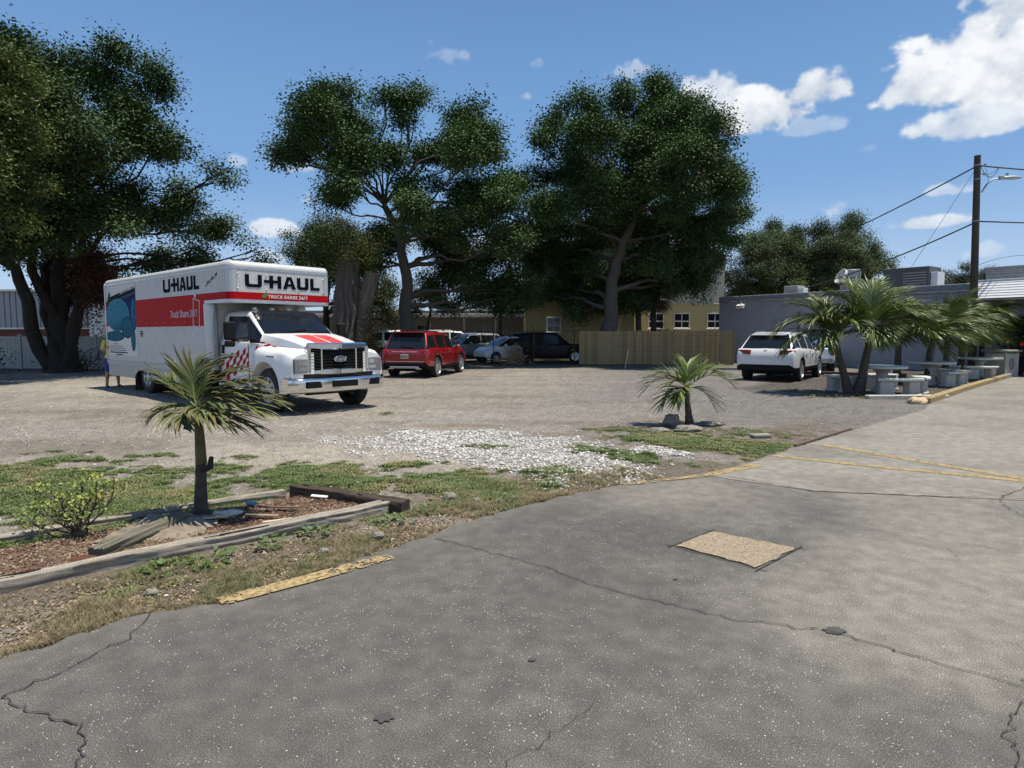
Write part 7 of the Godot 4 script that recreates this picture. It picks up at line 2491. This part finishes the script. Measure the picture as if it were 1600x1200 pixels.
func make_small_things() -> void:
	var b: B
	# --- rocks round the small palm, paver, leaning stake, steel strip
	var m := mat("rock", 0.44, 0.41, 0.35, 0.95)
	grain(m, T.rough, Vector3.ONE * 3.0, 1.0)
	for q in [[Vector3(2.92, 0.09, -11.2), Vector3(0.2, 0.12, 0.14), "largest dark sided rock left of the small palm"], [Vector3(3.0, 0.04, -10.55), Vector3(0.24, 0.07, 0.13), "long flat pale rock in front of the small palm"], [Vector3(3.6, 0.03, -11.25), Vector3(0.24, 0.05, 0.14), "low pale rock right of the small palm"], [Vector3(2.5, 0.02, -10.55), Vector3(0.17, 0.05, 0.11), "thin flat slab at the left of the rocks"], [Vector3(-1.08, 0.03, -5.95 + 1.0), Vector3(0.05, 0.03, 0.04), "pale stone in the dry verge below the front timber"], [Vector3(-0.62, 0.03, -6.15), Vector3(0.07, 0.045, 0.05), "pale stone in the weeds right of the cross timber"], [Vector3(-0.35, 0.02, -6.05), Vector3(0.04, 0.03, 0.03), "little pale stone beside the weeds"], [Vector3(-2.28, 0.02, -3.85), Vector3(0.045, 0.025, 0.03), "white stone in the verge, leftmost by the drive"], [Vector3(-1.42, 0.02, -4.62), Vector3(0.04, 0.022, 0.03), "white flat stone in the middle of the verge"]]:
		b = B.new()
		b.blob(Vector3.ZERO, q[1], fn, 0.55, 8)
		tag(obj("rock", b, M.rock), q[2], "rock").position = q[0]
	b = B.new()
	b.box(Vector3.ZERO, Vector3(0.32, 0.05, 0.16), Basis(), 0.01)
	var pv := tag(obj("paver", b, M.concrete), "grey concrete paver lying right of the small palm", "paver")
	pv.position = Vector3(3.98, 0.03, -9.95)
	pv.rotation.y = 0.2
	b = B.new()
	b.bar(Vector3(0, -0.05, 0), Vector3(0.16, 0.92, 0), 0.035, 0.07, Vector3.BACK)
	tag(obj("stake", b, mat("fresh_wood", 0.62, 0.50, 0.34, 0.8)), "pale wooden stake leaning in the ground before the board fence", "stake").position = Vector3(5.4, 0, -30.0)
	b = B.new()
	b.bar(Vector3(4.15, 0.02, -9.1), Vector3(5.0, 0.025, -9.92), 0.05, 0.035)
	b.bar(Vector3(5.0, 0.02, -9.92), Vector3(5.85, 0.02, -10.74), 0.05, 0.035)
	tag(obj("steel_strip", b, mat("rusty_steel", 0.13, 0.085, 0.065, 0.75, 0.3)), "rusty steel edging strip between the gravel and the drive", "edging strip")
	b = B.new()
	b.bar(Vector3(8.4, 0.06, -29.2), Vector3(10.6, 0.06, -28.6), 0.16, 0.12)
	tag(obj("wheel_stop", b, M.concrete), "pale concrete wheel stop left of the white crossover", "wheel stop")
	b = B.new()
	b.bar(Vector3(11.8, 0.08, -25.6), Vector3(15.0, 0.08, -23.8), 0.15, 0.15)
	tag(obj("timber_sleeper", b, M.rust), "dark sleeper on the ground behind the first picnic table", "timber")
	# --- heap of dead palm fronds
	var h := thing("brush_heap", "tan heap of dry palm fronds before the white hatchback", "brush heap", Vector3(0.1, 0, -33.6))
	b = B.new()
	for i in 420:
		var a := rng.randf() * TAU
		var r := absf(rng.randfn()) * 0.38
		var p := Vector3(cos(a) * r * 1.25, maxf(0.02, (0.95 - r * 0.75) * rng.randf()), sin(a) * r)
		var d := Vector3(rng.randfn(), rng.randf_range(-0.2, 1.0), rng.randfn()).normalized() * rng.randf_range(0.2, 0.5)
		var w := d.cross(Vector3(rng.randfn(), 1, rng.randfn())).normalized() * 0.016
		b.col = Color(0.42, 0.30, 0.17) * rng.randf_range(0.6, 1.25)
		b.quad(p - w, p + w, p + d * 0.6 + w, p + d * 0.6 - w)
		b.tri(p + d * 0.6 - w, p + d * 0.6 + w, p + d + Vector3(0, -0.1, 0))
	obj("dry_fronds", b, M.chips, h).set_meta("kind", "stuff")
	# --- dead hanging bunch in the big tree, by the truck's rear
	var dg := thing("dead_branch", "hanging bunch of dead brown leaves in the big tree above the truck's rear", "branch", Vector3(-17.3, 0, -26.2))
	b = B.new()
	b.tube(limb_path(Vector3(-1.6, 6.4, -0.6), Vector3(0.1, 3.0, 0), 8, 0.5, 3.0), [0.09, 0.08, 0.07, 0.06, 0.05, 0.04, 0.03, 0.02, 0.015], 6, false)
	obj("limb", b, M.bark, dg)
	var xf := []
	var cc := []
	for i in 420:
		xf.append(Transform3D(Basis.from_euler(Vector3(rng.randf(), rng.randf() * TAU, 0)).scaled(Vector3.ONE * 0.6), Vector3(rng.randfn() * 0.32, 4.0 + rng.randfn() * 0.9, rng.randfn() * 0.35)))
		cc.append(Color(0.085, 0.045, 0.032) * rng.randf_range(0.5, 1.2))
	many("dead_leaves", leaf_clump(18, 0.55, 0.16, 8), M.leaves, xf, cc, dg)

func make_ground_cover() -> void:
	# --- white shell stones spread on the lot
	var b := B.new()
	b.blob(Vector3.ZERO, Vector3(1, 0.55, 0.75), fn, 0.7, 4)
	var stone := b.mesh()
	var xf := []
	var cc := []
	for i in 60000:
		var x := rng.randf_range(-3.4, 3.6)
		var z := rng.randf_range(-11.4, -6.2)
		var s := shells(x, z)
		if s <= 0.0 or rng.randf() > 0.05 + s * 0.5: continue
		if rng.randf() < green(x, z) * 0.35: continue
		var k := 0.007 + 0.019 * pow(rng.randf(), 1.6)
		xf.append(Transform3D(Basis.from_euler(Vector3(rng.randf_range(-0.4, 0.4), rng.randf() * TAU, rng.randf_range(-0.4, 0.4))).scaled(Vector3.ONE * k), Vector3(x, ground_height(x, z) + k * 0.25, z)))
		var v := rng.randf_range(0.28, 0.64)
		cc.append(Color(v, v * 0.975, v * 0.92))
	many("shell_gravel", stone, M.chips, xf, cc)
	# --- loose stones over the lot
	xf = []
	cc = []
	for i in 52000:
		var r := 3.6 + pow(rng.randf(), 0.8) * 20.0
		var a := rng.randf_range(-0.72, 0.62)
		var x := r * sin(a)
		var z := -r * cos(a)
		if road_side(x, z) > -0.02 or (road_side(x, z) > -1.2 and x < 3.0 and rng.randf() < 0.8) or bed(x, z) > -0.05 and u_of(x, z) < 3.3: continue
		if rng.randf() > 0.45 + nz(x, z, 0.7, 50.0) * 0.8: continue
		var k := 0.005 + 0.013 * pow(rng.randf(), 3.0) + (0.02 * rng.randf() if rng.randf() < 0.012 else 0.0)
		xf.append(Transform3D(Basis.from_euler(Vector3(0, rng.randf() * TAU, 0)).scaled(Vector3.ONE * k), Vector3(x, ground_height(x, z) + k * 0.2, z)))
		var c := Color(0.36, 0.325, 0.28).lerp(Color(0.60, 0.57, 0.52), pow(rng.randf(), 2.0))
		if rng.randf() < 0.25: c = Color(0.22, 0.20, 0.18)
		if x > 4.0: c = c * 0.8
		cc.append(c * rng.randf_range(0.8, 1.15))
	many("loose_stones", stone, M.chips, xf, cc)
	# --- low creeping weeds: small leaves lying in tufts
	var weeds := []
	for v in 2:
		b = B.new()
		var r := RandomNumberGenerator.new()
		r.seed = 40 + v
		for i in (26 if v == 0 else 18):
			var a := r.randf() * TAU
			var d := Vector3(cos(a), r.randf_range(0.2, 1.1), sin(a)).normalized()
			var p := Vector3(r.randfn() * 0.35, r.randf() * 0.18, r.randfn() * 0.35)
			b.col = Color(1, 1, 1) * r.randf_range(0.65, 1.3)
			if v == 0:
				var w := d.cross(Vector3.UP).normalized() * 0.11
				b.tri(p, p + d * 0.2 + w, p + d * 0.4)
				b.tri(p, p + d * 0.4, p + d * 0.2 - w)
			else:
				var w := d.cross(Vector3.UP).normalized() * 0.022
				d.y += 0.8
				b.quad(p - w, p + w, p + d * 0.5 + w * 0.7, p + d * 0.5 - w * 0.7)
				b.tri(p + d * 0.5 - w * 0.7, p + d * 0.5 + w * 0.7, p + d * 0.85 + Vector3(cos(a), -0.2, sin(a)) * 0.2)
		weeds.append(b.mesh())
	var gx := [[], []]
	var gc := [[], []]
	for i in 210000:
		var r := 3.0 + pow(rng.randf(), 1.1) * 28.0
		if i < 160000: r = 3.4 + rng.randf() * 7.5
		var a := rng.randf_range(-0.75, 0.66)
		var x := r * sin(a)
		var z := -r * cos(a)
		if bed(x, z) > -0.06 and u_of(x, z) < 3.3 and rng.randf() > 0.03: continue
		var g := green(x, z)
		if rng.randf() > g * (1.0 if r < 12 else 0.6): continue
		var k := rng.randf_range(0.03, 0.062) * (0.75 + 0.5 * g)
		if r > 12.0: k *= 2.0
		var v := 0 if rng.randf() < 0.74 else 1
		gx[v].append(Transform3D(Basis(Vector3.UP, rng.randf() * TAU).scaled(Vector3(k, k * (rng.randf_range(0.5, 0.9) if v == 0 else rng.randf_range(0.22, 0.5)), k)), Vector3(x, ground_height(x, z) - 0.002, z)))
		var dry := clampf(0.22 + nz(x, z, 0.9, 80.0) * 1.2 + rng.randfn() * 0.12 - g * 0.25, 0, 1)
		gc[v].append(Color(0.098, 0.138, 0.034).lerp(Color(0.26, 0.21, 0.10), dry) * rng.randf_range(0.75, 1.3))
	many("weeds", weeds[0], M.plants, gx[0], gc[0])
	many("grass", weeds[1], M.plants, gx[1], gc[1])
	# --- dry grass, dead leaves and litter on the verge between timber and drive
	gx = []
	gc = []
	var lx := []
	var lc := []
	var leafm := B.new()
	leafm.tri(Vector3.ZERO, Vector3(0.4, 0.12, 0.5), Vector3(0, 0.1, 1))
	leafm.tri(Vector3.ZERO, Vector3(0, 0.1, 1), Vector3(-0.4, 0.1, 0.5))
	for i in 52000:
		var u := rng.randf_range(-1.2, 6.2)
		var o := edge_out(u) - 0.02 - absf(rng.randfn()) * 0.42
		var p := ALONG * u + OUT * o
		if bed(p.x, p.y) > -0.08 and u < 3.25: continue
		var d := nz(p.x, p.y, 1.6, 85.0)
		var y := ground_height(p.x, p.y)
		if rng.randf() < 0.15 + d * 0.5:
			var k := rng.randf_range(0.022, 0.055)
			gx.append(Transform3D(Basis(Vector3.UP, rng.randf() * TAU).scaled(Vector3(k, k * rng.randf_range(0.3, 0.8), k)), Vector3(p.x, y, p.y)))
			gc.append(Color(0.25, 0.20, 0.11).lerp(Color(0.095, 0.12, 0.035), clampf(rng.randf() * 1.2 - 0.45 + nz(p.x, p.y, 1.1, 88.0), 0, 1)) * rng.randf_range(0.7, 1.2))
		elif rng.randf() < 0.5 + d * 0.5:
			var k := rng.randf_range(0.009, 0.026)
			lx.append(Transform3D(Basis.from_euler(Vector3(rng.randf_range(-0.4, 0.4), rng.randf() * TAU, rng.randf_range(-0.6, 0.6))).scaled(Vector3.ONE * k), Vector3(p.x, y + 0.006, p.y)))
			lc.append(Color(0.36, 0.27, 0.16).lerp(Color(0.13, 0.085, 0.055), rng.randf()) * rng.randf_range(0.7, 1.25))
	many("dry_grass", weeds[1], M.plants, gx, gc)
	many("dead_leaves", leafm.mesh(), M.plants, lx, lc)
	# --- broad leaved weeds sprouting beside the front timber
	for q in [[-2.42, -4.25, "leftmost green weed sprouting against the front timber"], [-2.18, -4.42, "largest green weed on the verge, below the loose timber"], [-1.9, -4.75, "green weed at the middle of the front timber"], [-0.78, -5.75, "green weed just right of the cross timber end"], [-1.62, -5.05, "small green weed before the right half of the front timber"], [-1.02, -5.35, "small green weed near the yellow line's far end"]]:
		var o := tag(_sprout(q[0], q[1]), q[2], "weed", "broad leaved weeds on the verge")
		o.position = Vector3(q[0], ground_height(q[0], q[1]), q[1])

func _sprout(x: float, z: float) -> MeshInstance3D:
	var b := B.new()
	for i in 34:
		var a := rng.randf() * TAU
		var r := rng.randf_range(0.02, 0.15)
		var p := Vector3(cos(a) * r, rng.randf_range(0.01, 0.05), sin(a) * r)
		var d := Vector3(cos(a + rng.randfn() * 0.5), rng.randf_range(-0.1, 0.5), sin(a + rng.randfn() * 0.5)).normalized()
		var w := d.cross(Vector3.UP).normalized() * 0.018
		b.col = Color(0.075, 0.125, 0.03) * rng.randf_range(0.7, 1.3)
		b.tri(p, p + d * 0.03 + w, p + d * 0.06)
		b.tri(p, p + d * 0.06, p + d * 0.03 - w)
	return obj("broad_weed", b, M.plants)

# body as one skin: tapered capsules joined by a smooth minimum, meshed with surface nets
func skin_of(bones: Array, cell: float, k: float, grow := 0.0) -> B:
	var lo := Vector3.ONE * 99
	var hi := Vector3.ONE * -99
	for b in bones:
		for e in [[b[0], b[2]], [b[1], b[3]]]:
			lo = lo.min(e[0] - Vector3.ONE * (e[1] + grow + 0.04))
			hi = hi.max(e[0] + Vector3.ONE * (e[1] + grow + 0.04))
	var n := Vector3i((hi - lo) / cell) + Vector3i.ONE * 2
	var f := PackedFloat32Array()
	f.resize(n.x * n.y * n.z)
	f.fill(0.5)
	for b in bones:
		var a: Vector3 = b[0]
		var d: Vector3 = b[1] - a
		var L := maxf(d.length_squared(), 1e-8)
		var m: float = maxf(b[2], b[3]) + grow + 0.05
		var i0 := Vector3i((a.min(b[1]) - Vector3.ONE * m - lo) / cell).max(Vector3i.ZERO)
		var i1 := (Vector3i((a.max(b[1]) + Vector3.ONE * m - lo) / cell) + Vector3i.ONE).min(n - Vector3i.ONE)
		for z in range(i0.z, i1.z + 1):
			for y in range(i0.y, i1.y + 1):
				for x in range(i0.x, i1.x + 1):
					var p := lo + Vector3(x, y, z) * cell
					var t := clampf((p - a).dot(d) / L, 0, 1)
					var v: float = p.distance_to(a + d * t) - lerpf(b[2], b[3], t) - grow
					var q := (z * n.y + y) * n.x + x
					var h := clampf(0.5 + 0.5 * (f[q] - v) / k, 0, 1)
					f[q] = lerpf(f[q], v, h) - k * h * (1.0 - h)
	var out := B.new()
	var idx := {}
	var st := [1, n.x, n.x * n.y]
	for z in n.z - 1:
		for y in n.y - 1:
			for x in n.x - 1:
				var q := (z * n.y + y) * n.x + x
				var s := Vector3.ZERO
				var c := 0
				var inside := 0
				for e in 8:
					if f[q + (e & 1) + ((e >> 1) & 1) * st[1] + ((e >> 2) & 1) * st[2]] < 0: inside += 1
				if inside == 0 or inside == 8: continue
				for ax in 3:
					for e in 4:
						var o := Vector3i.ZERO
						o[(ax + 1) % 3] = e & 1
						o[(ax + 2) % 3] = e >> 1
						var q0: int = q + o.x + o.y * st[1] + o.z * st[2]
						var v0 := f[q0]
						var v1 := f[q0 + st[ax]]
						if (v0 < 0) == (v1 < 0): continue
						var p := Vector3(o)
						p[ax] += v0 / (v0 - v1)
						s += p
						c += 1
				var g := Vector3(f[q + 1] - f[q], f[q + st[1]] - f[q], f[q + st[2]] - f[q])
				idx[q] = out.put(lo + (Vector3(x, y, z) + s / c) * cell, g.normalized() if g.length() > 1e-9 else Vector3.UP)
	for q in idx:
		for ax in 3:
			var v0 := f[q]
			var v1 := f[q + st[ax]]
			if (v0 < 0) == (v1 < 0): continue
			var u: int = st[(ax + 1) % 3]
			var w: int = st[(ax + 2) % 3]
			if not (idx.has(q - u) and idx.has(q - w) and idx.has(q - u - w)): continue
			var a: int = idx[q]
			var b: int = idx[q - u]
			var c: int = idx[q - u - w]
			var d: int = idx[q - w]
			if v0 < 0: out.ix.append_array([a, c, b, a, d, c])
			else: out.ix.append_array([a, b, c, a, c, d])
	return out

func make_person() -> void:
	mat("skin", 0.36, 0.20, 0.13, 0.55)
	var shirt_m := mat("yellow_shirt", 0.70, 0.56, 0.09, 0.85)
	mat("blue_shorts", 0.02, 0.05, 0.24, 0.85)
	mat("hair", 0.035, 0.022, 0.015, 0.7)
	mat("sandal", 0.03, 0.025, 0.022, 0.7)
	# stands at the truck's open rear, turned towards it, arms reaching in
	var o := thing("person", "person in a yellow shirt and blue shorts standing at the truck's rear", "person", Vector3(-12.52, 0, -19.63), deg_to_rad(-41.2))
	var bones := []
	var V := func(x: float, y: float, z: float) -> Vector3: return Vector3(x, y, z)
	for s in [-1.0, 1.0]:
		var hip: Vector3 = V.call(0.0, 0.90, s * 0.09)
		var knee: Vector3 = V.call(0.03, 0.49, s * 0.14)
		var ank: Vector3 = V.call(-0.02, 0.09, s * 0.16)
		bones.append([hip, knee, 0.085, 0.058])
		bones.append([knee, knee.lerp(ank, 0.35) + V.call(-0.015, 0, 0), 0.054, 0.056])
		bones.append([knee.lerp(ank, 0.35) + V.call(-0.015, 0, 0), ank, 0.055, 0.036])
		bones.append([ank + V.call(-0.03, -0.05, 0), ank + V.call(0.16, -0.06, s * 0.03), 0.034, 0.026])
		var sh: Vector3 = V.call(0.0, 1.40, s * 0.18)
		var el: Vector3 = V.call(0.14, 1.16, s * 0.26)
		var wr: Vector3 = V.call(0.36, 1.24, s * 0.20)
		bones.append([sh, el, 0.056, 0.042])
		bones.append([el, wr, 0.042, 0.028])
		var palm_c: Vector3 = wr + V.call(0.07, 0.01, 0)
		bones.append([wr, palm_c, 0.026, 0.034])
		for fi in 4:
			var base: Vector3 = palm_c + V.call(0.02, 0.0, (fi - 1.5) * 0.022)
			var mid: Vector3 = base + V.call(0.035, 0.004, 0)
			bones.append([base, mid, 0.0105, 0.0095])
			bones.append([mid, mid + V.call([0.026, 0.032, 0.03, 0.02][fi], -0.018, 0), 0.0095, 0.0085])
		bones.append([palm_c + V.call(-0.03, 0, -s * 0.025), palm_c + V.call(0.02, -0.01, -s * 0.058), 0.012, 0.0095])
	bones.append([V.call(0.0, 0.92, -0.06), V.call(0.0, 0.92, 0.06), 0.115, 0.115])
	bones.append([V.call(0.0, 0.98, 0), V.call(0.01, 1.2, 0), 0.12, 0.125])
	bones.append([V.call(0.01, 1.2, -0.05), V.call(0.0, 1.33, -0.08), 0.11, 0.09])
	bones.append([V.call(0.01, 1.2, 0.05), V.call(0.0, 1.33, 0.08), 0.11, 0.09])
	bones.append([V.call(0.0, 1.38, -0.14), V.call(0.0, 1.38, 0.14), 0.065, 0.065])
	bones.append([V.call(0.01, 1.40, 0), V.call(0.03, 1.52, 0), 0.056, 0.052])
	bones.append([V.call(0.04, 1.60, 0), V.call(0.02, 1.65, 0), 0.082, 0.092])
	bones.append([V.call(0.05, 1.55, 0), V.call(0.085, 1.545, 0), 0.055, 0.04])
	bones.append([V.call(0.115, 1.615, 0), V.call(0.135, 1.59, 0), 0.010, 0.014])
	for s in [-1.0, 1.0]: bones.append([V.call(0.015, 1.62, s * 0.088), V.call(0.01, 1.585, s * 0.088), 0.016, 0.012])
	obj("body", skin_of(bones, 0.016, 0.03), M.skin, o)
	# clothes follow the same bones, a little outside
	var shirt := []
	for i in [4, 4 + 15, ]: pass
	for s in [-1.0, 1.0]:
		shirt.append([V.call(0.0, 1.40, s * 0.18), V.call(0.10, 1.22, s * 0.25), 0.072, 0.066])
	shirt.append([V.call(0.0, 0.93, -0.06), V.call(0.0, 0.93, 0.06), 0.13, 0.13])
	shirt.append([V.call(0.0, 0.98, 0), V.call(0.01, 1.2, 0), 0.14, 0.145])
	for s in [-1.0, 1.0]: shirt.append([V.call(0.01, 1.2, s * 0.06), V.call(0.0, 1.34, s * 0.08), 0.122, 0.104])
	shirt.append([V.call(0.0, 1.385, -0.15), V.call(0.0, 1.385, 0.15), 0.074, 0.074])
	obj("shirt", skin_of(shirt, 0.02, 0.035), shirt_m, o)
	var shorts := []
	for s in [-1.0, 1.0]: shorts.append([V.call(0.0, 0.86, s * 0.085), V.call(0.025, 0.54, s * 0.135), 0.112, 0.088])
	shorts.append([V.call(0.0, 0.86, -0.06), V.call(0.0, 0.86, 0.06), 0.125, 0.125])
	obj("shorts", skin_of(shorts, 0.02, 0.03), M.blue_shorts, o)
	var hair := []
	hair.append([V.call(0.0, 1.67, 0), V.call(-0.02, 1.62, 0), 0.098, 0.092])
	hair.append([V.call(0.06, 1.715, 0), V.call(-0.03, 1.70, 0), 0.05, 0.07])
	obj("hair", skin_of(hair, 0.014, 0.02), M.hair, o)
	for s in [-1.0, 1.0]:
		var b := B.new()
		b.box(Vector3(0.05, 0.012, s * 0.17), Vector3(0.28, 0.024, 0.10), Basis(Vector3.UP, -s * 0.15), 0.008)
		b.bar(Vector3(0.08, 0.03, s * 0.13), Vector3(0.08, 0.075, s * 0.175), 0.05, 0.012)
		b.bar(Vector3(0.08, 0.075, s * 0.175), Vector3(0.09, 0.03, s * 0.22), 0.05, 0.012)
		obj("sandal", b, M.sandal, o)
	for s in [-1.0, 1.0]:
		var b := B.new()
		b.blob(Vector3(0.112, 1.632, s * 0.034), Vector3(0.012, 0.011, 0.015), fn, 0.0, 5)
		obj("eye", b, M.white_trim, o)
		b = B.new()
		b.blob(Vector3(0.121, 1.632, s * 0.034), Vector3(0.005, 0.006, 0.006), fn, 0.0, 4)
		obj("pupil", b, M.hair, o)
	var mo := B.new()
	mo.blob(Vector3(0.118, 1.555, 0), Vector3(0.012, 0.008, 0.024), fn, 0.0, 5)
	obj("mouth", mo, mat("lips", 0.30, 0.10, 0.09, 0.5), o)
